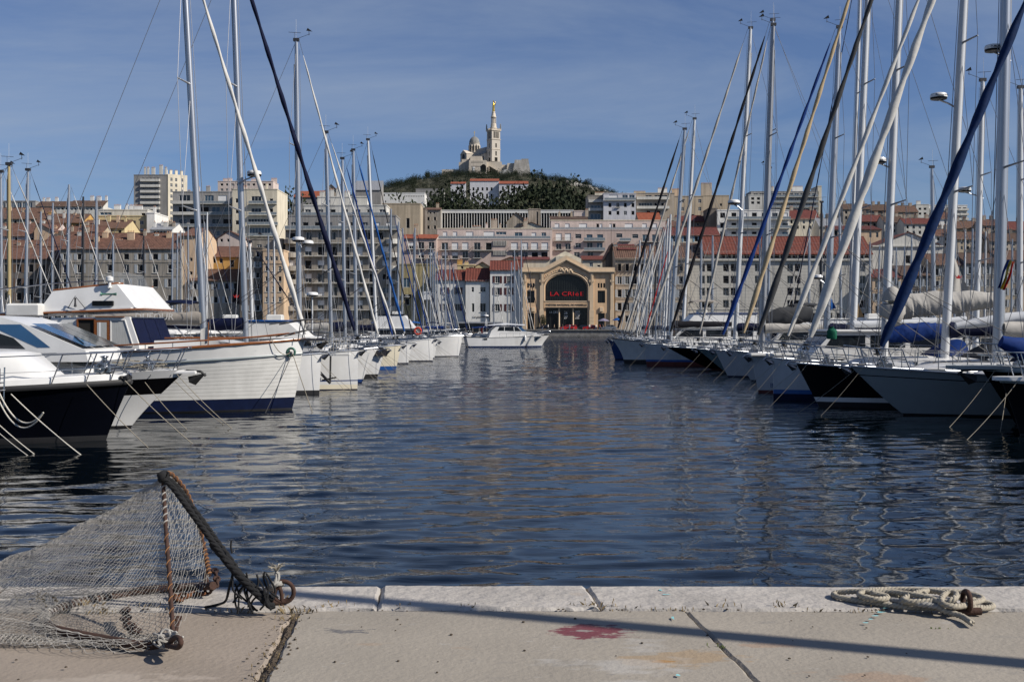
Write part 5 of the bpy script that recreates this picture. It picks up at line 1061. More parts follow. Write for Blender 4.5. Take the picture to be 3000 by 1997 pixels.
gt = 'dark trees in front of the villa'; ORD = ['leftmost', 'second', 'third', 'fourth', 'fifth', 'sixth', 'seventh', 'eighth', 'ninth', 'tenth', 'eleventh', 'twelfth', 'thirteenth', 'fourteenth', 'fifteenth', 'sixteenth', 'seventeenth', 'eighteenth', 'nineteenth', 'twentieth', 'twenty first', 'twenty second', 'twenty third', 'twenty fourth', 'twenty fifth', 'twenty sixth', 'twenty seventh']
def nth(vals, i): k = sorted(range(len(vals)), key=lambda j: vals[j]).index(i); return ORD[k]+('' if k == 0 else ' from the left')
TV = [(1262, 545, 740, 'b', 1.0), (1290, 528, 760, 'b', 1.1), (1318, 548, 745, 'a', 1.0), (1345, 564, 735, 'b', 1.0), (1372, 570, 730, 'd', 1.0), (1398, 570, 735, 'a', 1.0), (1425, 566, 725, 'd', .95), (1450, 572, 720, 'b', .9), (1470, 575, 715, 'a', .9), (1510, 552, 735, 'b', .8), (1545, 566, 725, 'd', 1.2), (1575, 560, 740, 'd', 1.1), (1290, 570, 700, 'a', 1.0), (1340, 580, 690, 'b', 1.0), (1400, 585, 680, 'a', 1.0), (1450, 590, 670, 'b', 1.0), (1500, 588, 670, 'a', 1.0), (1550, 590, 670, 'd', 1.0), (1600, 590, 670, 'b', 1.0), (1650, 590, 670, 'a', 1.0), (1700, 592, 660, 'b', 1.0), (1255, 588, 660, 'b', 1.0)]
for i, (px, yt, Y, k, wf) in enumerate(TV):
    tree('broadleaf_tree' if k == 'd' else 'pine_tree', ('dark tree in the upper row before the villa, ' if i < 12 else 'dark tree in the lower row above the glass hall, ')+nth([q[0] for q in (TV[:12] if i < 12 else TV[12:])], i if i < 12 else i-12), px, 0, yt-(12 if px < 1340 or px > 1490 else 0), Y, k, wf, gt)
TP = [(1553, 520, 780, 'c', .9), (1590, 524, 770, 'a', .85), (1622, 528, 760, 'b', .9), (1650, 526, 765, 'c', .9), (1680, 534, 755, 'a', .9), (1700, 548, 750, 'b', 1.0), (1640, 545, 740, 'b', .9), (1580, 545, 750, 'c', .9), (1610, 550, 730, 'a', .9), (1670, 556, 730, 'b', .9)]
for i, (px, yt, Y, k, wf) in enumerate(TP):
    tree('pine_tree', 'tall black green pine right of the villa, '+nth([q[0] for q in TP], i), px, 0, yt-15, Y, k, wf*1.1, 'tall pines right of the villa')
for (px, yt, Y, k, wf, nm, lab) in [(1252, 498, 1120, 'a', 1.1, 'pine_tree', 'round pine standing alone on the left shoulder of the hill'), (1684, 515, 1120, 'a', 1.1, 'pine_tree', 'little round pine on the right shoulder of the hill'), (1717, 518, 1110, 'b', 1.0, 'pine_tree', 'rightmost small pine on the skyline of the hill'), (1655, 517, 1115, 'c', 1.3, 'pine_tree', 'flat topped pine beside the cypresses on the hill'), (1637, 515, 1118, 'e', .35, 'cypress_tree', 'left of two dark cypresses on the hill skyline'), (1643, 512, 1118, 'e', .35, 'cypress_tree', 'taller of two dark cypresses on the hill skyline'), (1700, 520, 1115, 'e', .3, 'cypress_tree', 'tiny cypress between two small pines on the hill'), (1511, 496, 1110, 'a', .9, 'pine_tree', 'bush like pine below the fort bastion'),
        (770, 530, 640, 'b', .9, 'pine_tree', 'dark tree crown left of the tall mast on the left skyline'), (815, 540, 630, 'b', 1.0, 'pine_tree', 'dark tree mass between the left tall masts'), (845, 556, 620, 'a', 1.0, 'pine_tree', 'lower dark tree behind the white furled sail'), (790, 560, 600, 'b', 1.1, 'pine_tree', 'dark tree right behind the cream apartment slab'), (905, 580, 560, 'a', .9, 'pine_tree', 'small dark tree by the red orange roof'),
        (1205, 574, 560, 'd', 1.2, 'pine_tree', 'tree in front of the bright white hall'), (1150, 577, 560, 'b', 1.0, 'pine_tree', 'small dark tree at the left of the bright white hall'), (1167, 575, 555, 'a', 1.0, 'pine_tree', 'second small tree below the bright white hall'), (1180, 578, 550, 'd', 1.0, 'pine_tree', 'third small tree below the bright white hall'), (1218, 580, 550, 'b', .9, 'pine_tree', 'rightmost small tree below the bright white hall')]:
    tree(nm, lab, px, 0, yt, Y, k, wf)
# scrubby wood covering the slope: one mass
def wood(name, n, fx_, seed):
    r = random.Random(seed); base = crown_mesh(seed, 'round', 330); V = np.array(base.v); nb = len(V); out_ = np.empty((n*nb, 3), np.float32)
    for i in range(n):
        x, y = fx_(r); hgt = r.uniform(5, 10); a = r.uniform(0, 6.28); wd = hgt*r.uniform(.6, .9); c0, s0 = math.cos(a)*wd, math.sin(a)*wd
        out_[i*nb:(i+1)*nb] = np.stack([x+V[:, 0]*c0-V[:, 1]*s0, y+V[:, 0]*s0+V[:, 1]*c0, ground_h(x, y)-1.8+V[:, 2]*hgt], 1)
    me = bpy.data.meshes.new(name); q = n*nb//4; me.vertices.add(n*nb); me.vertices.foreach_set('co', out_.ravel()); me.loops.add(n*nb); me.loops.foreach_set('vertex_index', np.arange(n*nb, dtype=np.int32))
    me.polygons.add(q); me.polygons.foreach_set('loop_start', np.arange(0, n*nb, 4, dtype=np.int32)); me.polygons.foreach_set('loop_total', np.full(q, 4, np.int32)); me.update(calc_edges=True); me.materials.append(M['leaf_dark'])
    return link(name, me, None, 'stuff')
def slope(r):
    while True:
        y = 1128-abs(r.gauss(0, 1))*85; x = -40+r.uniform(-1, 1)*185
        if not (-105 < x < 20 and 895 < y < 945): return x, y
wood('hillside_wood', 1300, slope, 11)
def shoulder(r):
    while True:
        x = -24+r.uniform(-1, 1)*210; y = 1150+r.uniform(-30, 30)
        if x < -82 or x > 58: return x, y
wood('shoulder_wood', 300, shoulder, 12)
rk = MB(); r = random.Random(8)
for i in range(60):
    x = r.uniform(52, 96); y = r.uniform(1085, 1125); q = r.uniform(1.2, 3.4); rk.lathe([(q, -1), (q*.9, q*.4), (q*.5, q*.9), (0, q*1.1)], 6, (x, y, ground_h(x, y)))
rk.build('rock_outcrop', M['w_rock'], None, None, 'stuff')
# ------------------------------------------------------------------ boat kit
class Hull:
    """Hull in the boat's own frame: x forward with 0 at the waterline stem, y to port, z up from the water."""
    def __init__(s, L, B, zf, za, rake=.6, sag_=.12, entry=2.0, full=.6, stern=.82, flare=1.3, stem_p=1.0, zk=-.5, wl=.86, trake=.3, stem_w=.02):
        s.__dict__.update(locals())
    def zs(s, u): return s.za+(s.zf-s.za)*(1-u)**2 - s.sag_*math.sin(math.pi*u)
    def xstem(s, z): return s.rake*(max(z, 0)/s.zf)**s.stem_p if z >= 0 else s.rake*.9*z/s.zf
    def hb(s, u, z):
        f = 1-(1-min(u/s.full, 1))**s.entry; f *= 1-(1-s.stern)*max(0, (u-.6)/.4)**2
        g = (1-(1-min(u/(s.full*1.15), 1))**(s.entry*.8))*s.wl; g *= 1-(1-s.stern)*max(0, (u-.6)/.4)**2
        zs = s.zs(u)
        if z >= 0: t = (z/zs)**s.flare; b = g+(f-g)*t
        else: b = g*(1-.55*(z/s.zk)**1.5)
        return s.B/2*b+s.stem_w*(1-u)
    def pt(s, u, z, side, off=0.0):
        x = s.xstem(z)*(1-u)+(-(s.L-s.rake)-s.trake*z/s.za)*u
        return (x, side*(s.hb(u, z)+off), z)
    us = [0, .012, .03, .06, .1, .15, .21, .28, .36, .45, .55, .66, .78, .9, 1.0]
    def band(s, z0f, z1f, nv=6, off=0.0, transom=True, mi=0, b=None):
        b = b or MB(); rows = []
        for j in range(nv+1):
            t = j/nv; row = []
            for side in (1, -1):
                for u in (s.us[::-1] if side == 1 else s.us):
                    z = z0f(u)+(z1f(u)-z0f(u))*t; p = list(s.pt(u, z, side, off))
                    if u == 0 and off: p[0] += off
                    row.append(tuple(p))
            rows.append(row)
        b.grid(rows, mi)
        if transom: b.poly([r[0] for r in rows]+[r[-1] for r in rows[::-1]], mi)
        return b
    def sheer(s, side, off=0.0, dz=0.0, u0=0.0, u1=1.0, n=24):
        return [tuple(Vector(s.pt(u0+(u1-u0)*i/n, s.zs(u0+(u1-u0)*i/n), side, off))+Vector((off if (u0+(u1-u0)*i/n) < .02 else 0, 0, dz))) for i in range(n+1)]
    def u_at(s, x): return min(max((s.rake-x)/s.L, 0), 1)
    def deck_z(s, x): return s.zs(s.u_at(x))
    def deck_b(s, x): u = s.u_at(x); return s.hb(u, s.zs(u))
def hull_parts(root, H, topm, bootm=None, bottom='antifoul_navy', zb0=.06, zb1=.20, deckm='deck', rail='white_gel', railr=.03, cove=None, bulwark=.06):
    H.band(lambda u: H.zk, lambda u: zb0, 4).build('bottom', M[bottom], root, 50)
    z1 = zb1 if bootm else zb0
    if bootm: H.band(lambda u: zb0, lambda u: zb1, 1).build('boot_stripe', M[bootm], root, 50)
    if cove:
        cz, ch, cm = cove
        H.band(lambda u: z1, lambda u: z1+(H.zs(u)-z1)*cz, 5).build('hull', M[topm], root, 50)
        H.band(lambda u: z1+(H.zs(u)-z1)*cz, lambda u: z1+(H.zs(u)-z1)*cz+ch, 1).build('cove_stripe', M[cm], root, 50)
        H.band(lambda u: z1+(H.zs(u)-z1)*cz+ch, lambda u: H.zs(u), 4).build('topside', M[topm], root, 50)
    else: H.band(lambda u: z1, lambda u: H.zs(u), 9).build('hull', M[topm], root, 50)
    d = MB(); rows = []
    for u in [0.004]+H.us[1:]:
        z = H.zs(u)-bulwark; hb = max(H.hb(u, z)-.02, .005); x = H.pt(u, z, 1)[0]-(.03 if u < .01 else 0)
        rows.append([(x, hb*k, z+.05*(1-k*k)*min(1, hb)) for k in (1, .5, 0, -.5, -1)])
    d.grid(rows); d.build('deck', M[deckm], root, 40)
    r_ = MB()
    for sd in (1, -1): r_.tube(H.sheer(sd, .0, .0), railr, 6)
    r_.build('toe_rail', M[rail], root, 60)
def rail_parts(root, H, h=.6, x0=.1, n=6, step=1.6, mid=True, pul=True, rake_=.25, rad=.017, flare_=.0, wires=True, mt='steel', start=.4):
    """Pulpit at the bow, stanchions and lifelines along both sides."""
    p = MB(); xt = H.rake
    if pul:
        pts = []
        for sd in (1, -1):
            q = []
            for xx in (start+1.3, start+.6, start+.1):
                x = xt-xx; q.append((x+rake_, sd*max(H.deck_b(x)-.05, .12), H.deck_z(x)+h))
            pts.append(q)
        loop = pts[0]+[(xt+rake_*.6, .16, H.zf+h+.02), (xt+rake_*.6, -.16, H.zf+h+.02)]+pts[1][::-1]
        p.tube(crom(loop, 4), rad, 6)
        low = [(a, b_*1.0, c-h*.48) for a, b_, c in loop]; p.tube(crom([(a-rake_*.4, b_, c) for a, b_, c in low], 4), rad*.8, 5)
        for q in pts:
            for (x, y, z) in q[:3]: p.tube([(x-rake_, y*1.0, z-h-.05), (x, y, z)], rad*.9, 6)
    p.build('pulpit', M[mt], root, 60)
    ends = []
    for sd in (1, -1):
        tops = [(xt-start-1.3+rake_, sd*max(H.deck_b(xt-start-1.3)-.05, .12), H.deck_z(xt-start-1.3)+h)]
        for i in range(n):
            x = xt-start-1.3-(i+1)*step
            if x < -(H.L-H.rake)+.3: break
            y = sd*(H.deck_b(x)-.06); z = H.deck_z(x); tops.append((x, y, z+h))
            MB().tube([(x, y, z-.05), (x, y, z+h)], rad*.75, 6).build('stanchion', M[mt], root)
        l = MB(); l.tube(tops, .006 if wires else rad*.8, 5)
        if mid: l.tube([(a, b_, c-h*.5) for a, b_, c in tops], .005, 4)
        l.build('lifeline', M['wire'] if wires else M[mt], root)
def anchor_part(root, x, z, y=0, s=1.0, mt='steel', hang=False):
    a = MB()
    if hang:
        a.tube([(x, y, z), (x-.02, y, z-.95*s)], .035*s, 6); a.tube([(x-.02, y, z-.95*s), (x-.45*s, y-.25*s, z-.5*s)], [.05*s, .015], 6); a.tube([(x-.02, y, z-.95*s), (x-.45*s, y+.25*s, z-.5*s)], [.05*s, .015], 6); a.tube([(x-.3*s, y, z-.85*s), (x+.2*s, y, z-.75*s)], .03*s, 6)
    else:
        a.tube([(x-.7*s, y, z+.06), (x+.15*s, y, z+.02), (x+.28*s, y, z-.1*s)], .035*s, 6)
        a.add([(x+.30*s, y, z-.02*s), (x-.1*s, y-.2*s, z-.26*s), (x-.18*s, y, z-.12*s), (x-.1*s, y+.2*s, z-.26*s), (x+.02*s, y, z-.34*s)], [(0, 1, 2), (0, 2, 3), (0, 4, 1), (0, 3, 4), (1, 4, 2), (2, 4, 3)])
    a.build('anchor', M[mt], root)
def mooring(root, p, q, r=.009, d=.07, mt='rope_pale'):
    MB().tube(sag(p, q, d, 8), r, 6).build('mooring_line', M[mt], root, 60)
def winch_windlass(root, x, z, y=0):
    b = MB(); b.bbox(x-.22, x+.22, y-.18, y+.18, z, z+.2, .03); b.lathe([(.13, 0), (.13, .06), (.07, .1), (.07, .16), (.12, .2), (0, .22)], 12, (x, y, z+.2)); b.torus((x, y-.24, z+.12), .1, .035, 'y', 14, 6); b.build('windlass', M['steel'], root, 40)
def radar(root, p, r=.3, name='radar_dome', txt=None, band='navy_gel'):
    b = MB(); b.lathe([(r*.55, 0), (r*.95, .03), (r, .1)], 18, p); o = b.build(name, M[band], root, 30)
    t = MB(); t.lathe([(r, .1), (r*1.0, .18), (r*.9, .25), (r*.5, .285), (0, .29)], 18, p); t.build('dome_cover', M['white_gel'], o, 50)
    if txt: text_mesh(txt, r*.34, .01, M['black_gel'], o, (p[0], p[1]-r-.012, p[2]+.115))
def cabin(root, H, x0, x1, h0, h1, w=.62, m='white_gel', nwin=3, winm='glass', name='coachroof', front=1.1, back=.3, dz=.0, winz=(.35, .78), n=8):
    """Deckhouse: x0 its fore end, x1 its aft end; sloped front, rounded top; dark side windows standing 4 mm proud."""
    b = MB(); rows = []
    prof = []
    for i in range(n+1):
        t = i/n; x = x0+(x1-x0)*t; z0 = H.deck_z(x)-.08+dz; hh = h0+(h1-h0)*t
        k = min(1, (x0-x)/front) if front > 0 else 1; k2 = min(1, (x-x1)/back) if back > 0 else 1
        hh *= (math.sin(min(k, 1)*math.pi/2)**.7 if k > 0 else .02)*(k2**.5 if k2 > 0 else .02)
        hw = max(H.deck_b(x)*w, .12)*(.75+.25*min(1, max(k, 0)))
        rows.append([(x, -hw, z0), (x, -hw*.97, z0+hh*.35), (x, -hw*.90, z0+hh*.86), (x, -hw*.78, z0+hh*.97), (x, 0, z0+hh*1.06), (x, hw*.78, z0+hh*.97), (x, hw*.90, z0+hh*.86), (x, hw*.97, z0+hh*.35), (x, hw, z0)]); prof.append((x, z0, hh, hw))
    b.grid(rows); b.poly(rows[0][::-1]); b.poly(rows[-1]); o = b.build(name, M[m], root, 45)
    def side(x, f):
        for i in range(len(prof)-1):
            if prof[i][0] >= x >= prof[i+1][0]:
                t = (prof[i][0]-x)/(prof[i][0]-prof[i+1][0]+1e-9); q = [prof[i][k]+(prof[i+1][k]-prof[i][k])*t for k in range(4)]
                yy = (1-.03*f/.35) if f < .35 else .97-.07*(f-.35)/.51
                return (x, q[3]*yy+.006, q[1]+q[2]*f)
        return None
    ln = x0-x1
    for k in range(nwin):
        xa = x0-ln*(.28+.62*k/nwin); xb = x0-ln*(.28+.62*(k+.86)/nwin)
        for sd in (1, -1):
            w_ = MB(); P = []
            for (x, f) in ((xa-.05*ln/nwin, winz[0]), (xb, winz[0]), (xb, winz[1]), (xa, winz[1])):
                s_ = side(x, f)
                if s_: P.append((s_[0], sd*s_[1], s_[2]))
            if len(P) == 4: w_.poly(P if sd < 0 else P[::-1]); w_.build('cabin_window', M[winm], root)
    return o
def lumpy(pts, r, seed, n=9, flat=1.0, squash=.8):
    """A bundled sail: an uneven sausage along points."""
    rr = random.Random(seed); rows = []; P = [Vector(p) for p in pts]; N = len(P)
    for i, p in enumerate(P):
        t = (P[min(i+1, N-1)]-P[max(i-1, 0)]).normalized(); a = t.cross(Vector((0, 0, 1))).normalized(); u = a.cross(t)
        q = r if isinstance(r, (int, float)) else r[i]
        rows.append([p+(a*math.cos(6.283*k/n)*squash+u*math.sin(6.283*k/n))*q*(1+.13*rr.uniform(-1, 1)) for k in range(n)])
    b = MB(); b.grid(rows, 0, True); b.poly(rows[0]); b.poly(rows[-1][::-1]); return b
def twisted(pts, r, mt, c2, name, root, turns=3.2, n=7, strands=2):
    """A furled sail: an oval cloth roll whose edge winds up the stay."""
    P = [Vector(p) for p in pts]; a_, b_ = P[0], P[-1]; N = max(24, int((b_-a_).length*turns)); t = (b_-a_).normalized(); u = t.cross(Vector((0, 1, 0))).normalized(); v = t.cross(u)
    rows = []; m_ = 10
    for i in range(N+1):
        f = i/N; p = a_.lerp(b_, f) - Vector((0, 0, .03*math.sin(math.pi*f))); ph = f*(b_-a_).length*turns*.9
        rr = (r[0]+(r[1]-r[0])*f)*(min(1, .35+f*14) if f < .05 else 1)*(min(1, .3+(1-f)*12) if f > .94 else 1)
        rows.append([p+(u*math.cos(6.283*k/m_)+v*math.sin(6.283*k/m_))*rr*(1+.24*math.cos(2*6.283*k/m_-ph)+ .05*math.sin(i*1.7+k)) for k in range(m_)])
    b = MB(); b.grid(rows, 0, True); b.poly(rows[0]); b.poly(rows[-1][::-1]); return b.build(name, M[mt], root, 60)
def masthead(root, p, sgn, s=1.0):
    b = MB(); b.box(p[0]-.16, p[0]+.16, p[1]-.1, p[1]+.1, p[2]-.12, p[2]+.04)
    b.tube([(p[0]+sgn*.1, p[1], p[2]+.04), (p[0]+sgn*.75*s, p[1], p[2]+.28)], .012, 5); b.tube([(p[0]+sgn*.7*s, p[1], p[2]+.2), (p[0]+sgn*.7*s, p[1], p[2]+.5)], .015, 5); b.add([(p[0]+sgn*.55*s, p[1]-.02, p[2]+.45), (p[0]+sgn*.9*s, p[1]-.02, p[2]+.4), (p[0]+sgn*.62*s, p[1]+.02, p[2]+.62)], [(0, 1, 2), (2, 1, 0)])
    b.tube([(p[0]-.1, p[1], p[2]+.02), (p[0]-.1, p[1], p[2]+.38)], .01, 4); b.tube([(p[0]-.42, p[1], p[2]+.38), (p[0]+.25, p[1], p[2]+.34)], .012, 4)
    b.build('wind_vane', M['wire_dark'], root); MB().tube([(p[0]-.02, p[1]+.05, p[2]), (p[0]-.02, p[1]+.05, p[2]+1.1*s)], .007, 4).build('aerial', M['alloy_white'], root)
class Place:
    """Turns places in the picture into the boat's own frame, along its centre line."""
    def __init__(s, px, py, rz, Y=None):
        s.Y = Y or CZ*FPX/(py-HY); s.X = WX(px, s.Y); s.rz = rz; s.c, s.s = math.cos(rz), math.sin(rz)
    def x(s, px):
        k = (px-CX)/FPX; return (k*s.Y-s.X)/(s.c-k*s.s)
    def z(s, py, lx, ly=0.0): Yw = s.Y+lx*s.s+ly*s.c; return CZ-(py-HY)/FPX*Yw
    def xy(s, px, ly):
        k = (px-CX)/FPX; return (k*(s.Y+ly*s.c)-(s.X-ly*s.s))/(s.c-k*s.s)
def sailboat(label, wl, bow, mast, foot, H, side, hull='white_gel', boot='blue_gel', bottom='antifoul_navy', furl='tarp_white', rz=0.0, mastm='alloy', cover='tarp_navy', detail=1, group=None, fr=(0.080, 0.040), spread=2, cove=None, deckm='deck', radar_at=None, boomz=1.35, cabh=(.35, .5), lines=2, mastr=.1, rail='alloy', stays=True, sprayhood=None, boom=True, jib_top=1.0, ext=True, zb=(.06, .2), Y=None, pulpit=True, anchor=True, cabx=(.30, .68), name='sailing_boat', backstay=True, vane=True, furlname='furled_sail', bulk=.06, wirer=.012):
    """side +1: bow points right in the picture, -1: bow points left. wl, bow, mast=(px_base, px_top, py_top), foot=px of the stay's foot."""
    base = 0 if side > 0 else math.pi
    P = Place(wl[0], wl[1], base+rz, Y); root = thing(name, label, 'sailboat', (P.X, P.Y, 0), base+rz, group)
    hull_parts(root, H, hull, boot, bottom, zb[0], zb[1], deckm, rail, .03 if detail else .04, cove, bulk)
    c0 = -H.L+H.rake
    cabin(root, H, H.rake-H.L*cabx[0], H.rake-H.L*cabx[1], cabh[0], cabh[1], .60, 'white_gel', 3 if detail else 2, 'glass', front=1.4)
    mx = P.x(mast[0]); mt_x = P.x(mast[1]); mt_z = P.z(mast[2], mt_x); zd = H.deck_z(mx)-.1
    pts = [(mx+(mt_x-mx)*t, 0, zd+(mt_z-zd)*t) for t in (0, .25, .5, .75, .92, 1)]
    mo = MB().tube(pts, [mastr*k for k in (1, 1, .97, .9, .78, .66)], 10); mo.build('mast', M[mastm], root, 60)
    MB().tube([(a-mastr*.95, 0, c) for a, b_, c in pts[:-1]], mastr*.22, 5).build('mast_track', M['alloy_dark'], root)
    L = math.hypot(mt_x-mx, mt_z-zd); at = lambda f: Vector((mx+(mt_x-mx)*f, 0, zd+(mt_z-zd)*f))
    shr = MB(); chain = [(mx-.25, sd*(H.deck_b(mx)*.92), H.deck_z(mx)) for sd in (1, -1)]; tips = []
    for k in range(spread):
        f = (.36, .66)[k] if spread == 2 else .5
        q = at(f); wS = H.B*(.30, .22)[k] if spread == 2 else H.B*.28
        for sd in (1, -1):
            tip = (q.x-.28, sd*wS, q.z+.10); MB().tube([(q.x, sd*mastr*.7, q.z), tip], [.045, .028], 6).build('spreader', M['alloy_dark'], root); tips.append(tip)
    if stays:
        for i, sd in enumerate((1, -1)):
            line = [chain[i]]+[t for t in tips if t[1]*sd > 0]+[tuple(at(.985))]; shr.tube(line, wirer, 4)
            for k in range(spread):
                shr.tube([chain[i] if k == 0 else [t for t in tips if t[1]*sd > 0][0], tuple(at((.36, .66)[k]-.015 if spread == 2 else .49))], wirer*.9, 4)
            shr.tube([(mx+.9, sd*H.deck_b(mx+.9)*.8, H.deck_z(mx)), tuple(at(.355))], wirer*.9, 4)
        if backstay: shr.tube([tuple(at(.995)), (c0+.2, 0, H.za)], wirer, 4)
        for k in (.12, .2): shr.tube([tuple(at(.97)+Vector((mastr*1.2, .05, 0))), (mx+mastr*1.3+k*.3, .06, zd+.9)], wirer*.7, 4)
        shr.build('rigging', M['wire'], root)
    fx_ = P.x(foot); fz = H.deck_z(min(fx_, H.rake-.05))+.25
    top = at(jib_top)+Vector((mastr*1.3, 0, -.15))
    if furl:
        d = top-Vector((fx_, 0, fz)); p0 = Vector((fx_, 0, fz)); twisted([p0+d*.035, p0+d*.955], fr, furl, None, furlname, root)
        MB().tube([p0-Vector((0, 0, .25)), top], .012, 5).build('forestay', M['wire'], root)
        dr = MB(); dr.lathe([(.05, 0), (.14, .02), (.14, .05), (.07, .07), (.07, .16), (.13, .18), (.13, .2), (.05, .22)], 12, tuple(p0+d*.012)); dr.build('furling_drum', M['rubber'], root, 40)
    if boom:
        bl = min(H.L*.36, mx-c0-.6); bz_ = zd+boomz; q0, q1 = Vector((mx-.18, 0, bz_)), Vector((mx-bl, 0, bz_+.12))
        MB().tube([q0, q1], .075, 8).build('boom', M['alloy_white' if cover == 'none' else mastm], root, 60)
        if cover != 'none':
            n_ = 14; lp = [q0.lerp(q1, i/n_)+Vector((0, 0, .24-.10*i/n_)) for i in range(n_+1)]
            lumpy(lp, [.30-.13*i/n_ for i in range(n_+1)], len(label), 10).build('sail_cover', M[cover], root, 70)
        MB().tube([q1+Vector((.3, 0, 0)), (q1.x+.4, 0, H.deck_z(q1.x)+.2)], .012, 4).build('mainsheet', M['rope_white'], root)
        MB().tube([(mx-.15, 0, zd+.35), (mx-1.3, 0, bz_-.05)], .03, 6).build('vang', M['alloy_dark'], root)
    if sprayhood:
        xh = H.rake-H.L*cabx[1]+.9; zh = H.deck_z(xh)+cabh[1]; hb = MB(); rows = []
        for i in range(6):
            t = i/5; rows.append([(xh-1.25*t, H.deck_b(xh)*.62*math.cos(a), zh-.1+.72*math.sin(t*math.pi/2)**.8*math.sin(a)**.7) for a in [math.pi*k/8 for k in range(9)]])
        hb.grid(rows); hb.build('sprayhood', M[sprayhood], root, 60)
    if radar_at:
        f, txt = radar_at; q = at(f); MB().tube([(q.x+.05, -.0, q.z-.3), (q.x+.45, -.0, q.z-.02)], .03, 6).build('radar_bracket', M['alloy_dark'], root)
        rx = thing; radar(root, (q.x+.5, 0, q.z), .32, 'radar_dome', None)
    if vane: masthead(root, (mt_x, 0, mt_z), 1 if side > 0 else 1)
    if detail:
        if pulpit: rail_parts(root, H, .64, n=5 if detail > 1 else 4, rad=.021)
        for sd in (1, -1):
            if furl: p1 = p0.lerp(top, .2); MB().tube(sag(p1, (H.rake-H.L*.55, sd*H.B*.4, H.deck_z(H.rake-H.L*.55)+.1), .12, 6), .011, 4).build('jib_sheet', M['wire_dark'], root)
        if anchor: anchor_part(root, H.rake+.12, H.zf+.02, 0, .9)
        for k in range(lines):
            sd = (1, -1)[k % 2]; mooring(root, (H.rake-.35, sd*.22, H.zf-.02), (H.rake+1.15+.55*k, sd*(.35+.3*k), -.1), .008, .06)
        winch_windlass(root, H.rake-1.1, H.deck_z(H.rake-1.1)-.02)
        hb = MB(); xh = H.rake-H.L*.2; hb.bbox(xh-.3, xh+.3, -.3, .3, H.deck_z(xh)-.04, H.deck_z(xh)+.06, .03); hb.build('hatch', M['glass_grey'], root)
    else:
        mooring(root, (H.rake-.3, .1, H.zf-.05), (H.rake+1.2, .4, -.1), .015)
    root['P'] = 0; del root['P']
    return root, P, H, at
def SH(L=11.5, B=3.5, zf=1.45, za=1.1, rake=.9, **k): return Hull(L, B, zf, za, rake, **k)

# ------------------------------------------------------------------ left row, near to far
# L1 navy motor yacht
P = Place(310, 1290, 0.0); H = Hull(12, 3.9, 1.48, 1.25, .62, .05, 2.2, .5, .9, 1.6, 1.1)
L1 = thing('motor_yacht', 'nearest navy hulled motor yacht with black rubbing strake at the left edge', 'motor yacht', (P.X, P.Y, 0), 0)
hull_parts(L1, H, 'navy_gel', None, 'antifoul_black', .14, .2, 'white_gel', 'rubber', .075, None, .02)
# white bulwark over the rubbing strake
b = MB(); rows = []
for zz, ins in ((0.07, .03), (.20, .05), (.23, .10)):
    rows.append([(p[0]-(ins if u < .02 else 0), p[1]-ins*(1 if p[1] > 0 else -1) if abs(p[1]) > ins else 0, p[2]+zz) for sd in (1, -1) for u, p in [(u, H.pt(u, H.zs(u), sd)) for u in (H.us[::-1] if sd == 1 else H.us)]])
b.grid(rows); b.build('bulwark', M['white_gel'], L1, 40)
d = MB(); rows = []
for u in H.us[1:]: z = H.zs(u)+.20; hb = max(H.hb(u, H.zs(u))-.06, .02); x = H.pt(u, H.zs(u), 1)[0]; rows.append([(x, hb, z), (x, 0, z+.06), (x, -hb, z)])
d.grid(rows); d.build('foredeck', M['white_gel'], L1, 40)
cabin(L1, H, -1.15, -7.5, .62, .95, .66, 'white_gel', 0, front=.75, dz=.26, name='trunk_cabin')
rail_parts(L1, H, .78, n=4, step=1.1, mid=True, wires=False, rake_=.32, rad=.018, start=.35)
winch_windlass(L1, .0, 1.72, -.1); anchor_part(L1, .42, 1.72, 0, .8)
b = MB(); b.bbox(.38, .62, -.16, .16, 1.55, 1.63, .02); b.tube([(.55, -.2, 1.58), (.55, .2, 1.58)], .05, 8); b.build('bow_roller', M['rubber'], L1)
mooring(L1, (.45, -.15, 1.6), (2.6, -.9, -.12), .011, .06); mooring(L1, (-.2, -.75, 1.45), (1.7, -1.6, -.12), .010, .04)
q = MB(); lx = P.xy(8, -1.7)
for yy in (-1.95, -1.6):
    q.tube([(lx, yy, 1.9), (lx, yy-.05, .95)], .018, 6)
for k in range(5): q.tube([(lx, -1.95, 1.0+k*.18), (lx, -1.6, 1.0+k*.18)], .016, 6)
q.build('boarding_ladder', M['steel'], L1)
b = MB(); b.lathe([(0, -.36), (.13, -.3), (.16, -.1), (.16, .15), (.1, .27), (.03, .33), (.03, .4)], 12, (lx-.1, -1.98, 1.72)); b.build('fender', M['navy_gel'], L1, 50)
for (x0, y0, x1, y1, dd) in ((P.xy(-10, -1.9), -1.9, P.xy(122, -2.4), -2.3, .5), (P.xy(-20, -1.9), -1.9, P.xy(122, -2.4), -2.3, .62)):
    MB().tube(sag((x0, y0, 1.45), (x1, y1, .88), dd, 16), .02, 7).build('rope_bight', M['rope_white'], L1, 60)
mooring(L1, (P.xy(30, -1.95), -1.9, 1.28), (P.xy(255, -3.2), -3.2, -.1), .013, .05, 'rope_white'); mooring(L1, (P.xy(-20, -2), -2.1, .75), (P.xy(118, -3.0), -3.0, -.1), .011, .03, 'rope_white'); mooring(L1, (P.xy(-20, -2), -2.2, .60), (P.xy(100, -3.3), -3.3, -.1), .010, .03, 'rope_white')
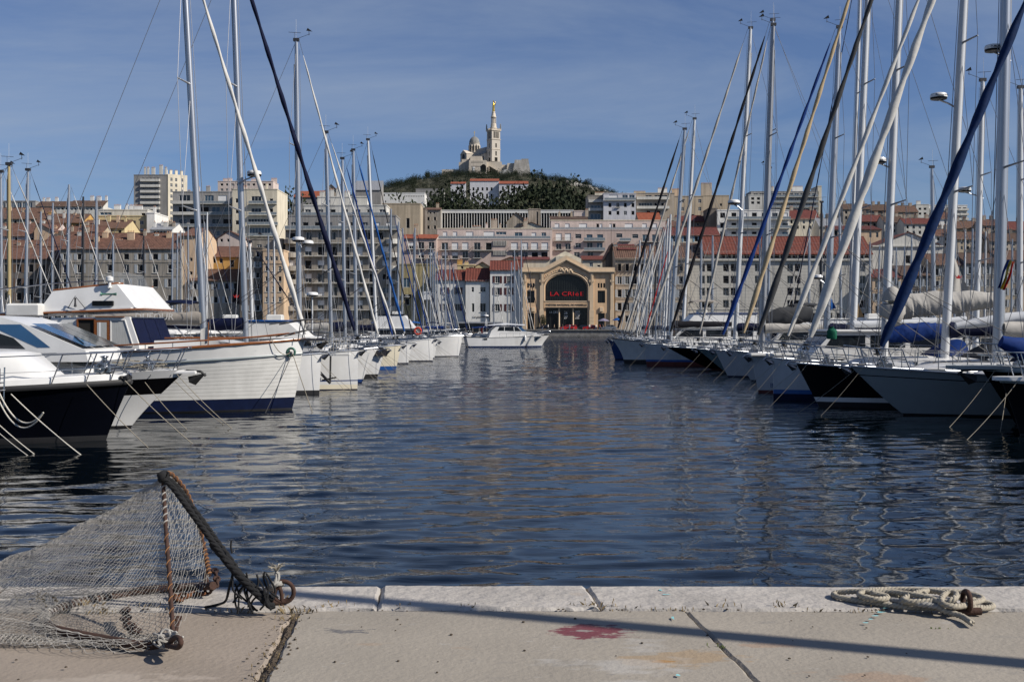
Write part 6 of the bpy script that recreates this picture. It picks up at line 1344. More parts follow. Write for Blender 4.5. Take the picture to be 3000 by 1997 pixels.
# L2 express cruiser
P = Place(385, 1250, 0.02); H = Hull(12.5, 4.0, 1.52, 1.35, 1.45, .05, 2.1, .5, .9, 1.5, 1.15)
L2 = thing('motor_yacht', 'white express cruiser with black topside band and raked blue windscreen', 'motor yacht', (P.X, P.Y, 0), .02)
H.band(lambda u: H.zk, lambda u: .05, 4).build('bottom', M['antifoul_black'], L2, 50); H.band(lambda u: .05, lambda u: .62*H.zs(u), 5).build('hull', M['white_gel'], L2, 50)
H.band(lambda u: .62*H.zs(u), lambda u: .93*H.zs(u), 4).build('black_band', M['black_gel'], L2, 50); H.band(lambda u: .93*H.zs(u), lambda u: H.zs(u)+.12, 2).build('bulwark', M['white_gel'], L2, 50)
d = MB(); rows = []
for u in H.us[1:]: z = H.zs(u)+.08; hb = max(H.hb(u, H.zs(u))-.03, .02); x = H.pt(u, H.zs(u), 1)[0]; rows.append([(x, hb, z), (x, 0, z+.07), (x, -hb, z)])
d.grid(rows); d.build('deck', M['white_gel'], L2, 40)
MB().bbox(H.rake-.5, H.rake+.42, -.16, .16, 1.52, 1.6, .03).build('bow_platform', M['white_gel'], L2); anchor_part(L2, H.rake+.35, 1.56, 0, 1.1, 'rubber')
cabin(L2, H, -.3, -5.6, .5, 1.1, .7, 'white_gel', 0, front=2.6, dz=.1, name='coachroof')
ly = -1.45                                             # wheelhouse drawn on its starboard side
hp = lambda px, py: (P.xy(px, ly), P.z(py, P.xy(px, ly), ly))
prof = [hp(-260, 1060), hp(258, 1060), hp(250, 1026), hp(60, 945), hp(0, 928), hp(-120, 922), hp(-260, 930)]
b = MB(); b.prism(prof, -1.45, 1.45); b.build('wheelhouse', M['white_gel'], L2, 30)
b = MB(); b.poly([(x, -1.456, z) for x, z in (hp(-5, 1020), hp(75, 1022), hp(40, 990), hp(-5, 975))]); b.build('side_window', M['glass'], L2)
b = MB(); b.poly([(x, -1.457, z) for x, z in (hp(-5, 950), hp(60, 950), hp(148, 1018), hp(110, 1018), hp(-5, 966))]); b.build('side_window', M['glass_blue'], L2)
a, c = Vector((hp(243, 1020)[0]+.03, 0, hp(243, 1020)[1])), Vector((hp(84, 953)[0]+.03, 0, hp(84, 953)[1]))
for (y0, y1) in ((-1.4, -.5), (-.44, .44), (.5, 1.4)):
    b = MB(); o = Vector((.03, 0, .05)); b.quad(*[tuple(Vector((p.x, y, p.z))+o) for p, y in ((a, y0), (a, y1), (c, y1), (c, y0))]); b.build('windscreen', M['glass_blue' if y0 < -1 else 'glass_grey'], L2)
MB().tube([(a.x-.1, -1.2, a.z+.12), (c.x+.9, -.6, c.z-.3)], .015, 5).build('wiper', M['rubber'], L2)
rail_parts(L2, H, .72, n=5, step=1.15, mid=True, wires=False, rake_=.35, rad=.018, start=.2); winch_windlass(L2, H.rake-1.0, 1.62)
for i, (x, y) in enumerate(((.2, -1.0), (-.4, .6), (.7, .2))):
    MB().tube([(x+.35*math.cos(t*.8)*(1-.03*t), y*.5+.25*math.sin(t*.8), 1.68+.012*t) for t in range(20)], .018, 6).build('deck_rope', M['rope_pale'], L2)
mooring(L2, (H.rake-.1, -.2, 1.5), (H.rake+1.7, -.7, -.1), .010); mooring(L2, (H.rake-.5, .3, 1.5), (H.rake+1.1, .8, -.1), .010); mooring(L2, (H.rake-.9, -.55, 1.3), (H.rake+.55, -1.1, -.1), .010)
# L3 white trawler yacht
P = Place(855, 1198, 0.015); H = Hull(15.5, 4.8, 2.40, 1.95, .42, .12, 2.6, .42, .88, 1.5, .8, -.6, .9, .0)
L3 = thing('trawler_yacht', 'big white planked trawler yacht with flybridge, varnished trim and navy window covers', 'trawler yacht', (P.X, P.Y, 0), .015)
H.band(lambda u: H.zk, lambda u: .05, 4).build('bottom', M['antifoul_black'], L3, 50); H.band(lambda u: .05, lambda u: .42, 2).build('boot_stripe', M['antifoul_navy'], L3, 50)
NP = 11
for k in range(NP):
    z0 = lambda u, k=k: .42+(H.zs(u)*.80-.42)*k/NP; z1 = lambda u, k=k: .42+(H.zs(u)*.80-.42)*(k+1)/NP-.006
    H.band(z0, z1, 1, .003*(k % 2)+.003).build('plank', M['white_old'], L3, 50)
H.band(lambda u: .42, lambda u: H.zs(u)*.80, 8, -.004).build('hull', M['quay_dark'], L3, 50)
H.band(lambda u: H.zs(u)*.80, lambda u: H.zs(u), 3, .012).build('bulwark', M['white_gel'], L3, 50)
b = MB()
for sd in (1, -1): b.tube([H.pt(u, H.zs(u)*.80, sd, .02) for u in [i/30 for i in range(31)]], .04, 6)
b.build('rubbing_strake', M['grey_gel'], L3, 60)
b = MB()
for sd in (1, -1): b.tube([(a, b_, c+.02) for a, b_, c in H.sheer(sd, .02)], .05, 6)
b.build('cap_rail', M['varnish'], L3, 60)
d = MB(); rows = []
for u in H.us[1:]: z = H.zs(u)-.28; hb = max(H.hb(u, z)-.03, .02); x = H.pt(u, z, 1)[0]; rows.append([(x, hb, z), (x, 0, z+.06), (x, -hb, z)])
d.grid(rows); d.build('deck', M['teak'], L3, 40)
b = MB(); rows = []
for i in range(9): t = i/8; x = -1.0-3.4*t; rows.append([(x, -1.2*math.sin(min(1, .3+t)*1.57), 2.05), (x, -1.1, 2.05+.33*min(1, t*3)), (x, 1.1, 2.05+.33*min(1, t*3)), (x, 1.2, 2.05)])
b.grid(rows); b.poly(rows[0][::-1]); b.build('trunk_cabin', M['white_gel'], L3, 40)
for sd in (-.6, .6): MB().tube([(-1.6, sd, 2.46), (-4.2, sd, 2.46)], .03, 6).build('grab_rail', M['varnish'], L3)
ly = -1.95; hp = lambda px, py, y=None: (P.xy(px, ly if y is None else y), P.z(py, P.xy(px, ly if y is None else y), ly if y is None else y))
prof = [hp(150, 1060), hp(412, 1060), hp(407, 1011), hp(379, 928), hp(150, 930)]
b = MB(); b.prism(prof, -1.95, 1.95); b.build('deckhouse', M['white_gel'], L3, 30)
def side_pane(name, pts, mk, pr=.006, parent=L3, yb=None):
    q = MB(); yy = (ly if yb is None else yb)-pr; q.poly([(x, yy, z) for x, z in [hp(*p) for p in pts]]); return q.build(name, M[mk], parent)
def side_box(name, x0, x1, y0, y1, mk, d0=.05, parent=L3):
    (xa, za), (xb, zb_) = hp(x0, y1), hp(x1, y0); q = MB(); q.box(xa, xb, ly-d0, ly-.002, za, zb_); return q.build(name, M[mk], parent)
side_pane('doorway', [(229, 1018), (278, 1018), (278, 935), (229, 935)], 'dark_inside')
for (a, c, e, f) in ((226, 230, 934, 1020), (277, 281, 934, 1020), (230, 277, 933, 936)): side_box('door_frame', a, c, e, f, 'varnish', .06)
dr = side_box('door', 278, 321, 937, 1018, 'varnish', .045)
o = side_pane('door_window', [(286, 1010), (314, 1010), (314, 944), (286, 944)], 'curtain', .05); o.parent = dr
o = side_pane('door_curtain', [(291, 1008), (297, 1008), (297, 944), (291, 944)], 'blind_white', .055); o.parent = dr
w_ = side_pane('cabin_window', [(327, 1012), (387, 1012), (365, 939), (327, 939)], 'curtain', .006)
b = MB()
for (p0, p1) in (((325, 1013), (390, 1013)), ((390, 1013), (366, 937)), ((366, 937), (325, 937)), ((325, 937), (325, 1013))):
    b.tube([(hp(*p0)[0], ly-.012, hp(*p0)[1]), (hp(*p1)[0], ly-.012, hp(*p1)[1])], .022, 5)
b.build('window_frame', M['white_gel'], L3)
side_pane('cabin_window', [(185, 1000), (213, 1000), (213, 944), (200, 944)], 'curtain', .006)
for (a, c, e, f) in ((281, 365, 926, 929),): side_box('hand_rail', a, c, e, f, 'varnish', .09)
# raked front windows under navy canvas: front face of the deckhouse and its starboard quarter
xa, za = hp(407, 1009); xb, zb_ = hp(380, 931)
for (y0, y1) in ((-1.85, -.64), (-.6, .6), (.64, 1.85)):
    q = MB(); q.quad((xa+.03, y0, za), (xa+.03, y1, za), (xb+.03, y1, zb_), (xb+.03, y0, zb_)); q.build('window_cover', M['tarp_navy'], L3)
# flybridge: coaming with sloped front, brown cap; overhanging boat deck aft
ly2 = -2.02
fp = lambda px, py: hp(px, py, ly2)
bd = MB(); x0, z0 = fp(-260, 934); x1, z1 = fp(410, 908); zz = lambda x: z0+(z1-z0)*(x-x0)/(x1-x0)
bd.add([(x0, s*2.02, z0) for s in (-1, 1)]+[(x1-.3, s*2.02, zz(x1-.3)) for s in (-1, 1)]+[(x1, s*1.8, z1) for s in (-1, 1)]+[(x0, s*2.02, z0+.1) for s in (-1, 1)]+[(x1-.3, s*2.02, zz(x1-.3)+.1) for s in (-1, 1)]+[(x1, s*1.8, z1+.1) for s in (-1, 1)],
       [(0, 2, 8, 6), (3, 1, 7, 9), (2, 4, 10, 8), (5, 3, 9, 11), (4, 5, 11, 10), (1, 0, 6, 7), (6, 8, 10, 11, 9, 7), (0, 1, 3, 5, 4, 2)]); bd.build('boat_deck', M['white_gel'], L3)
b = MB()
for s in (-1, 1): b.tube([(x0, s*2.04, z0+.03), (x1-.3, s*2.04, zz(x1-.3)+.03), (x1+.02, s*1.82, z1+.03)], .035, 6)
b.tube([(x1+.02, -1.82, z1+.03), (x1+.02, 1.82, z1+.03)], .035, 6); b.build('deck_trim', M['varnish'], L3, 60)
# coaming
c0 = fp(130, 886+6); c1 = fp(150, 852); c2 = fp(338, 831); c3 = fp(396, 909); c4 = fp(470, 903)
for s in (-1, 1):
    q = MB(); pl = [(fp(112, 922)[0], s*1.98, fp(112, 922)[1]+.12), (c3[0], s*1.98, c3[1]+.1), (c2[0], s*1.88, c2[1]), (c1[0], s*1.88, c1[1])]
    q.add(pl+[(a, b_-s*.12, c) for a, b_, c in pl], [(0, 1, 2, 3), (7, 6, 5, 4), (0, 4, 5, 1), (1, 5, 6, 2), (2, 6, 7, 3), (3, 7, 4, 0)]); q.build('flybridge_side', M['white_gel'], L3)
q = MB(); tz_ = c2[1]; q.quad((c3[0], -1.98, c3[1]+.1), (x1-.04, -1.7, z1+.1), (c2[0]+.12, -1.65, tz_), (c2[0], -1.88, tz_)); q.quad((x1-.04, -1.7, z1+.1), (x1-.04, 1.7, z1+.1), (c2[0]+.12, 1.65, tz_), (c2[0]+.12, -1.65, tz_)); q.quad((x1-.04, 1.7, z1+.1), (c3[0], 1.98, c3[1]+.1), (c2[0], 1.88, tz_), (c2[0]+.12, 1.65, tz_)); q.poly([(c2[0], -1.88, tz_), (c2[0]+.12, -1.65, tz_), (c2[0]+.12, 1.65, tz_), (c2[0], 1.88, tz_)])
q.build('flybridge_front', M['white_gel'], L3)
b = MB()
for s in (-1, 1): b.tube([(c1[0], s*1.86, c1[1]+.02), (c2[0], s*1.86, c2[1]+.02), (c2[0]+.12, s*1.63, tz_+.02)], .035, 6)
b.build('cap_trim', M['varnish'], L3, 60)
for s in (-1, 1):
    q = MB(); q.quad((c2[0]-.5, s*1.75, tz_), (c2[0]+.02, s*1.5, tz_), (c2[0]-.15, s*1.45, tz_+.42), (c2[0]-.6, s*1.65, tz_+.3)); q.build('spray_screen', M['perspex'], L3)
q = MB(); q.quad((c2[0]+.02, -1.5, tz_), (c2[0]+.02, 1.5, tz_), (c2[0]-.15, 1.45, tz_+.42), (c2[0]-.15, -1.45, tz_+.42)); q.build('spray_screen', M['perspex'], L3)
b = MB(); b.tube([(fp(-200, 880)[0], -1.85, fp(0, 868)[1]), (c1[0], -1.85, c1[1]+.25), (fp(300, 840)[0], -1.85, fp(300, 832)[1]+.12)], .022, 6)
for px in (20, 82, 140, 200, 262): b.tube([(fp(px, 880)[0], -1.85, fp(px, 905)[1]), (fp(px, 880)[0], -1.85, fp(px, 862)[1])], .018, 6)
b.build('flybridge_rail', M['steel'], L3, 60)
q = MB(); (xa, za), (xb, zb_) = fp(270, 895), fp(332, 881); q.bbox(xa, xb, -2.06, -1.88, za, zb_, .02); q.build('vent_plate', M['black_gel'], L3)
q = MB(); (xa, za), (xb, zb_) = fp(302, 862), fp(346, 862); q.tube([(xa, -2.2, za), (xa+.05, -2.2, za), (xb-.12, -2.2, zb_), (xb, -2.2, zb_)], [.07, .03, .028, .05], 8); q.tube([(xb-.2, -2.2, zb_), (xb-.2, -1.86, zb_+.02)], .02, 5); q.build('horn', M['green_bronze'], L3, 50)
q = MB(); (xa, za) = fp(225, 878); q.tube([(xa-.28, -2.05, za-.28), (xa-.02, -2.12, za+.12), (xa+.28, -2.05, za-.28)], .014, 5); q.lathe([(.02, -.24), (.05, -.22), (.03, -.1), (.03, .02), (.05, .06)], 8, (xa, -2.16, za)); q.build('boarding_bracket', M['wire_dark'], L3)
q = MB(); (xa, za) = fp(320, 842); q.lathe([(.08, 0), (.05, .06), (.05, .16), (.12, .22), (.12, .34), (.04, .38)], 10, (xa, -1.98, za)); q.build('search_light', M['white_gel'], L3, 40)
q = MB(); (xa, za), (xb, zb_) = fp(26, 923), fp(128, 889); q.bbox(xa, xb, -2.35, -1.6, za, zb_, .06); q.build('life_raft_box', M['white_old'], L3)
q = MB(); (xa, za), (xb, zb_) = fp(168, 1020), fp(235, 922); q.prism([(xa, za), (xa+.32, za), (xa+.45, za+.6), (xb-.1, zb_-.08), (xb, zb_), (xa-.3, zb_), (xa-.15, zb_-.2)], -2.03, -1.955); q.build('wing_bracket', M['white_gel'], L3)
side_pane('saloon_window', [(20, 1000), (168, 1000), (168, 944), (20, 944)], 'glass_grey', .006)
b = MB(); xw = [-(.1+i*.85) for i in range(8)]
b.tube([(.0, -.5, 2.62)]+[(x, -(H.deck_b(x)-.08), H.deck_z(x)+.22) for x in xw[1:]], .03, 6); b.tube([(.0, .5, 2.62)]+[(x, (H.deck_b(x)-.08), H.deck_z(x)+.22) for x in xw[1:]], .03, 6); b.build('hand_rail', M['varnish'], L3, 60)
for sd in (-1, 1):
    for x in xw[1:]: MB().tube([(x, sd*(H.deck_b(x)-.08), H.deck_z(x)), (x, sd*(H.deck_b(x)-.08), H.deck_z(x)+.22)], .015, 6).build('stanchion', M['steel'], L3)
b = MB(); b.tube(crom([(-.6, -.9, 2.92), (.4, -.5, 3.08), (1.0, 0, 3.1), (.4, .5, 3.08), (-.6, .9, 2.92)], 5), .022, 6); b.tube(crom([(-.4, -.8, 2.5), (.5, -.4, 2.72), (.95, 0, 2.74), (.5, .4, 2.72), (-.4, .8, 2.5)], 5), .018, 6)
for t in ((.4, -.5), (1.0, 0), (.4, .5)): b.tube([(t[0]-.12, t[1]*.8, 2.38), (t[0], t[1], 3.08)], .018, 6)
b.build('pulpit', M['wire_dark'], L3, 60); MB().bbox(.1, 1.15, -.2, .2, 2.36, 2.44, .03).build('bowsprit', M['wire_dark'], L3); anchor_part(L3, 1.0, 2.36, 0, .9, 'rubber')
MB().torus((.05, -.42, 1.98), .13, .04, 'y', 18, 8).build('hawse_pipe', M['green_bronze'], L3, 50); MB().lathe([(.11, 0), (.11, .01)], 12, (0, 0, 0)).build('hawse_hole', M['dark_inside'], L3).location = (.05, -.40, 1.98)
bpy.context.view_layer.update()
L3.children[-1].rotation_euler = (R(90), 0, 0)
mooring(L3, (.1, -.45, 1.95), (.95, -1.3, -.1), .015, .03); mooring(L3, (.1, -.45, 1.95), (-.65, -1.5, -.1), .012, .03, 'wire_dark'); MB().tube(sag((-.55, -.95, 2.5), (.05, -.47, 1.98), .28, 10), .014, 6).build('rope_bight', M['rope_pale'], L3)
fl = MB(); fl.tube([(P.x(644), -1.6, 2.25), (P.x(645), -1.6, 3.0)], .02, 6); fo = fl.build('flag_staff', M['varnish'], L3)
fb = MB(); fb.grid([[(P.x(644)-.03-.22*t, -1.6+.03*math.sin(t*5), 2.85-.55*s_-.1*t+.0) for t in (0, .4, .8, 1)] for s_ in (0, .3, .6, 1)]); q = fb.build('pennant', M['tarp_white'], L3, 60)

# L4 white yacht with the beige boom cover
b4, P4, H4, at4 = sailboat('white yacht with beige lettered boom cover and black underwater band beside the trawler', (935, 1155), None, (602, 535, -172), 908, SH(13, 4.0, 1.72, 1.4, .10, stem_p=1.0, flare=1.4), 1, 'white_gel', 'antifoul_black', 'antifoul_black', 'tarp_white', 0.0, 'alloy', 'tarp_taupe', 2, fr=(0.104, 0.056), mastr=.13, boomz=1.62, zb=(.05, .18), cabh=(.4, .55), lines=2, sprayhood='tarp_blue')
text_mesh('DUFOUR', .40, .01, M['tarp_white'], b4, (P4.x(602)-2.05, -.33, H4.deck_z(-4.4)+1.69), rot=(R(78), 0, 0), name='lettering')
for (px0, px1) in ((872, 886), (900, 921)): 
    q = MB(); q.box(P4.xy(px0, -.3), P4.xy(px1, -.3), 0, .01, .42, .56); 
# L5 white yacht, blue stripe, cream boot, hanging anchor, navy furled sail
b5, P5, H5, at5 = sailboat('white yacht with navy furled sail and an anchor hanging below its bow platform', (1047, 1141), None, (723, 681, -156), 1052, SH(13.5, 4.1, 1.78, 1.4, .04, flare=1.5, entry=1.7), 1, 'white_gel', 'cream_gel', 'antifoul_navy', 'tarp_navy', 0.0, 'alloy', 'tarp_navy', 2, fr=(0.112, 0.072), mastr=.13, zb=(.04, .24), cove=(.10, .05, 'blue_gel'), lines=3, radar_at=None)
MB().bbox(-1.9, -.15, -1.25, -.95, 1.55, 1.66, .03).build('bow_platform', M['white_old'], b5); anchor_part(b5, P5.xy(968, -1.35), 1.55, -1.3, 1.25, 'rubber', True)
nb = MB(); 
for i in range(15): x = P5.xy(915+i*8, -1.3); nb.tube([(x, -1.5, 1.75), (x, -1.5, 2.35)], .006, 4)
for k in range(5): nb.tube([(P5.xy(912, -1.5), -1.5, 1.75+k*.15), (P5.xy(1030, -1.5), -1.5, 1.75+k*.15)], .006, 4)
nb.build('safety_net', M['rope_white'], b5)
# flybridge motor cruiser with a blue edge behind it
def flybridge(label, wl, Y, L=11, B=3.8, zf=1.6, side=1, trim='tarp_bright', hullm='white_gel', bootm='blue_gel', fb=True, rz=0.0, top='white_gel', house=(.34, .80), hh=1.25, name='motor_cruiser', bimini=None, fbh=.75, group=None, rake=.8):
    base = 0 if side > 0 else math.pi; P = Place(wl, HY+CZ*FPX/Y, base+rz, Y); H = Hull(L, B, zf, zf*.85, rake, .05, 2.2, .5, .9, 1.4, 1.1)
    root = thing(name, label, 'motor cruiser', (P.X, P.Y, 0), base+rz, group); hull_parts(root, H, hullm, bootm, 'antifoul_navy', .05, .2, 'white_gel', 'steel', .03)
    x0, x1 = H.rake-L*house[0], H.rake-L*house[1]; zd = H.deck_z(x0)-.1; hw = B*.38
    b = MB(); b.prism([(x0+1.1, zd), (x0, zd+hh), (x1, zd+hh), (x1-.1, zd)], -hw, hw); b.build('deckhouse', M['white_gel'], root)
    for s in (-1, 1):
        for k in range(3):
            xa = x0+.35-(x0-x1)*(.04+.31*k); xb = xa-(x0-x1)*.27; q = MB(); q.poly([(xa+(.25 if k == 0 else 0), s*(hw+.006), zd+hh*.42), (xb, s*(hw+.006), zd+hh*.42), (xb, s*(hw+.006), zd+hh*.86), (xa-(.12 if k == 0 else 0), s*(hw+.006), zd+hh*.86)]); q.build('cabin_window', M['glass'], root)
    for k in (-1, 0, 1):
        q = MB(); f0, f1 = .42, .88; q.quad(*[(x0+1.1*(1-f)+.008, y, zd+hh*f+.008) for f, y in ((f0, k*hw*.64-hw*.29), (f0, k*hw*.64+hw*.29), (f1, k*hw*.64+hw*.29), (f1, k*hw*.64-hw*.29))]); q.build('windscreen', M['glass'], root)
    MB().bbox(x1-.3, x0+.25, -hw-.12, hw+.12, zd+hh+.003, zd+hh+.09, .03).build('cabin_top', M['white_gel'], root)
    if fb:
        zt = zd+hh+.093; fx0, fx1 = x0-.1, x1+.4
        q = MB(); q.add([(fx0, -hw, zt), (fx1, -hw, zt), (fx1, -hw*.92, zt+fbh), (fx0-.9, -hw*.92, zt+fbh), (fx0, hw, zt), (fx1, hw, zt), (fx1, hw*.92, zt+fbh), (fx0-.9, hw*.92, zt+fbh)], [(0, 1, 2, 3), (7, 6, 5, 4), (4, 0, 3, 7), (1, 5, 6, 2), (3, 2, 6, 7)]); q.build('flybridge', M[top], root)
        q = MB()
        for s in (-1, 1): q.tube([(fx0-.9, s*hw*.93, zt+fbh+.03), (fx1, s*hw*.93, zt+fbh+.03)], .06, 6)
        q.tube([(fx0-.9, -hw*.93, zt+fbh+.03), (fx0-.9, hw*.93, zt+fbh+.03)], .06, 6); q.build('flybridge_trim', M[trim], root)
        q = MB(); q.bbox(fx0-2.1, fx0-1.3, -.5, .1, zt+fbh+.003, zt+fbh+.35, .05); q.build('helm_seat', M['white_old'], root)
    if bimini:
        q = MB(); rows = []
        for i in range(5): t = i/4; rows.append([(x0-.9-2.0*t, y, zd+hh+fbh+1.25-.18*(y/hw)**2-.12*(2*t-1)**2) for y in [hw*k/4 for k in range(-4, 5)]])
        q.grid(rows); q.build('bimini', M[bimini], root, 60); q = MB()
        for s in (-1, 1):
            for x in (x0-1.0, x0-2.8): q.tube([(x0-1.9, s*hw*.95, zd+hh+.4), (x, s*hw*.98, zd+hh+fbh+.98)], .018, 5)
        q.build('bimini_frame', M['steel'], root)
    rail_parts(root, H, .62, n=5, step=1.0, wires=False, rad=.016); anchor_part(root, H.rake+.15, H.zf, 0, .8); mooring(root, (H.rake-.2, -.3, H.zf-.05), (H.rake+1.1, -.6, -.1)); mooring(root, (H.rake-.2, .3, H.zf-.05), (H.rake+1.6, .7, -.1))
    return root, P, H
flybridge('motor cruiser whose cream flybridge has a bright blue edge, behind the navy furled sail', 1060, 57, 11, 3.8, 1.75, 1, 'tarp_bright', house=(.30, .62), hh=.75, fbh=.75, top='white_old')
# L6 black bow fender yacht
b6, P6, H6, at6 = sailboat('white yacht with black waterline stripes and a black cover over its bow', (1105, 1106), None, (879, 868, 115), 1116, SH(12.5, 3.9, 1.55, 1.25, .42), 1, 'white_gel', 'antifoul_black', 'antifoul_black', 'tarp_white', 0, 'alloy', 'tarp_navy', 1, fr=(0.080, 0.040), mastr=.14, zb=(.10, .2), lines=3, radar_at=(.35, ''))
q = MB(); rows = []
for i in range(6): t = i/5; rows.append([(H6.rake+.1-1.6*t, y*(.25+.5*t), 1.62-.45*abs(y)**1.5+.12*math.sin(3*t)) for y in [k/4 for k in range(-4, 5)]])
q.grid(rows); q.build('bow_cover', M['tarp_black'], b6, 60)
sailboat('cream hulled yacht with a blue boot stripe among the left row', (1160, 1082), None, (972, 955, 385), 1166, SH(11.5, 3.6, 1.6, 1.25, .35), 1, 'cream_gel', 'mid_blue', 'mid_blue', 'tarp_white', 0, 'alloy', 'tarp_grey', 1, fr=(0.080, 0.040), zb=(.04, .22), lines=3, mastr=.12)
sailboat('white yacht with a bright blue furled sail in the left row', (1196, 1064), None, (1012, 1003, 462), 1155, SH(11.5, 3.6, 1.5, 1.2, .3), 1, 'white_gel', None, 'antifoul_navy', 'tarp_blue', 0, 'alloy', 'tarp_navy', 1, fr=(0.096, 0.048), lines=3, mastr=.13, Y=86)
sailboat('white high sided yacht with azure furled sail, square bow, near the small trawler', (1268, 1057), None, (1045, 1035, 437), 1190, SH(12.5, 4.6, 1.78, 1.45, .05, entry=1.7), 1, 'white_gel', None, 'antifoul_navy', 'tarp_bright', 0, 'alloy', 'tarp_navy', 1, fr=(0.104, 0.056), lines=3, mastr=.14, Y=92)
sailboat('white yacht with a slim white mast, farthest of the big left row', (1272, 1050), None, (1105, 1078, 407), 1212, SH(11.5, 3.6, 1.5, 1.2, .3), 1, 'white_gel', None, 'antifoul_navy', 'tarp_black', 0, 'alloy_white', 'tarp_navy', 1, fr=(0.048, 0.032), lines=1, mastr=.13, Y=99)
rt, Pq, Hq = flybridge('small white trawler yacht with white flybridge at the far end of the left row', 1344, 106, 11.5, 3.9, 1.95, 1, 'black_gel', bootm=None, house=(.38, .72), hh=.95, fbh=1.15, name='trawler_yacht', rake=.4)
tag(rt, rt['label'], 'trawler yacht')
q = MB().torus((Pq.xy(1225, -1.3), -1.7, 2.35), .30, .085, 'y', 20, 8).build('life_ring', M['orange_buoy'], rt)
# further yachts of the left pontoons: mast (base x, top x, top y), distance
far_left = [(27, 26, 478, 62, 'mast_wood', 'tan wooden mast at the far left'), (73, 82, 495, 75, 'alloy', 'grey mast right of the tan wooden mast'), (196, 202, 541, 85, 'alloy', 'slim silver mast before the greige quay house'), (240, 244, 576, 95, 'mast_black', 'black mast before the greige quay house'), (281, 283, 576, 90, 'alloy', 'silver mast right of the black mast'), (330, 332, 688, 120, 'alloy', 'short silver mast right of the black mast'), (421, 421, 690, 125, 'mast_black', 'short black mast before the greige quay house'), (118, 120, 620, 110, 'alloy', 'short mast left of the slim silver mast'), (152, 155, 594, 105, 'alloy', 'thin mast close left of the slim silver mast'),
            (503, 506, 684, 140, 'alloy', 'short thin mast, left of the peach gable'), (518, 520, 682, 145, 'alloy', 'thin mast close to the peach gable'), (530, 529, 676, 150, 'alloy_dark', 'dark thin mast against the peach gable'), (553, 551, 662, 150, 'alloy', 'mast right of the peach gable'), (604, 607, 622, 120, 'alloy_white', 'white mast right of the first tall mast'), (600, 598, 650, 135, 'alloy', 'grey mast behind the first tall mast'), (787, 786, 690, 130, 'alloy', 'thin mast before the beige corner block'), (805, 803, 700, 140, 'alloy_white', 'thin white mast before the beige corner block'), (742, 731, 706, 75, 'alloy_white', 'short white mizzen like mast beside the second tall mast'), (5, 2, 500, 70, 'alloy', 'leftmost pale mast at the picture edge')]
for i, (bx, tx_, ty, Y, mm, lab) in enumerate(far_left):
    L = 9.5 if Y > 100 else 11; H = Hull(L, 3.2, 1.25, 1.0, .8, .06)
    wlx = bx+L*.36*FPX/Y
    sailboat('moored yacht with a '+lab, (wlx, HY+CZ*FPX/Y), None, (bx, tx_, ty), wlx+.5*FPX/Y, H, 1, 'white_gel', 'blue_gel' if i % 2 else None, 'antifoul_navy', ['tarp_grey', 'tarp_navy', 'tarp_white', None][i % 4], 0, mm, ['tarp_navy', 'tarp_blue', 'tarp_taupe'][i % 3], 0, 'moored yachts beyond the left row', fr=(0.032, 0.024), Y=Y, mastr=.11, vane=(Y < 80))
cl = [(1213, 1213, 682, 170), (1251, 1251, 757, 215), (1261, 1261, 722, 190), (1268, 1268, 731, 200), (1274, 1274, 736, 205), (1281, 1281, 738, 210), (1294, 1294, 757, 230), (1305, 1305, 714, 180), (1318, 1318, 768, 240), (1329, 1329, 781, 250), (1240, 1240, 790, 235), (1165, 1168, 650, 130), (1178, 1180, 668, 140), (1212, 1216, 668, 150), (1140, 1146, 612, 120)]
for i, (bx, tx_, ty, Y) in enumerate(cl):
    L = 9.0; H = Hull(L, 3.1, 1.2, 1.0, .8, .06); wlx = bx+L*.36*FPX/Y
    sailboat('far yacht in the thicket before the white houses, mast '+nth([q[0] for q in cl], i), (wlx, HY+CZ*FPX/Y), None, (bx, tx_, ty), wlx+.5*FPX/Y, H, 1, ['white_gel', 'white_gel', 'blue_gel'][i % 3], None, 'antifoul_navy', ['tarp_white', 'tarp_navy', 'tarp_blue'][i % 3], 0, 'alloy', ['tarp_navy', 'tarp_blue', 'tarp_taupe'][i % 3], 0, 'distant yachts before the white houses', fr=(0.064, 0.040), Y=Y, mastr=.12, vane=False, spread=1)
for i, (bx, tx_, ty, ft, Y, fm) in enumerate([(1497, 1498, 768, 1545, 240, 'tarp_white'), (1509, 1507, 733, 1558, 225, 'tarp_grey'), (1522, 1519, 778, 1566, 245, 'tarp_white'), (1529, 1527, 703, 1588, 235, 'tarp_navy'), (1447, 1447, 827, 1480, 250, 'tarp_white'), (1487, 1487, 835, 1520, 255, 'tarp_white')]):
    H = Hull(10, 3.1, 1.2, 1.0, .8, .06)
    sailboat(['distant yacht, leftmost tall mast before the theatre', 'distant yacht with a tall pale mast left of the theatre arch', 'distant yacht with the short third mast before the theatre', 'distant yacht with tallest mast and navy furled sail crossing the theatre front', 'distant yacht with a short mast before the taller white house', 'distant yacht with the shortest mast beside the theatre'][i], (ft-4, HY+CZ*FPX/Y), None, (bx, tx_, ty), ft, H, 1, 'white_gel', None, 'antifoul_navy', fm, 0, 'alloy', 'tarp_navy', 0, 'distant yachts before the theatre', fr=(0.080, 0.048), Y=Y, mastr=.14, vane=False, spread=1)
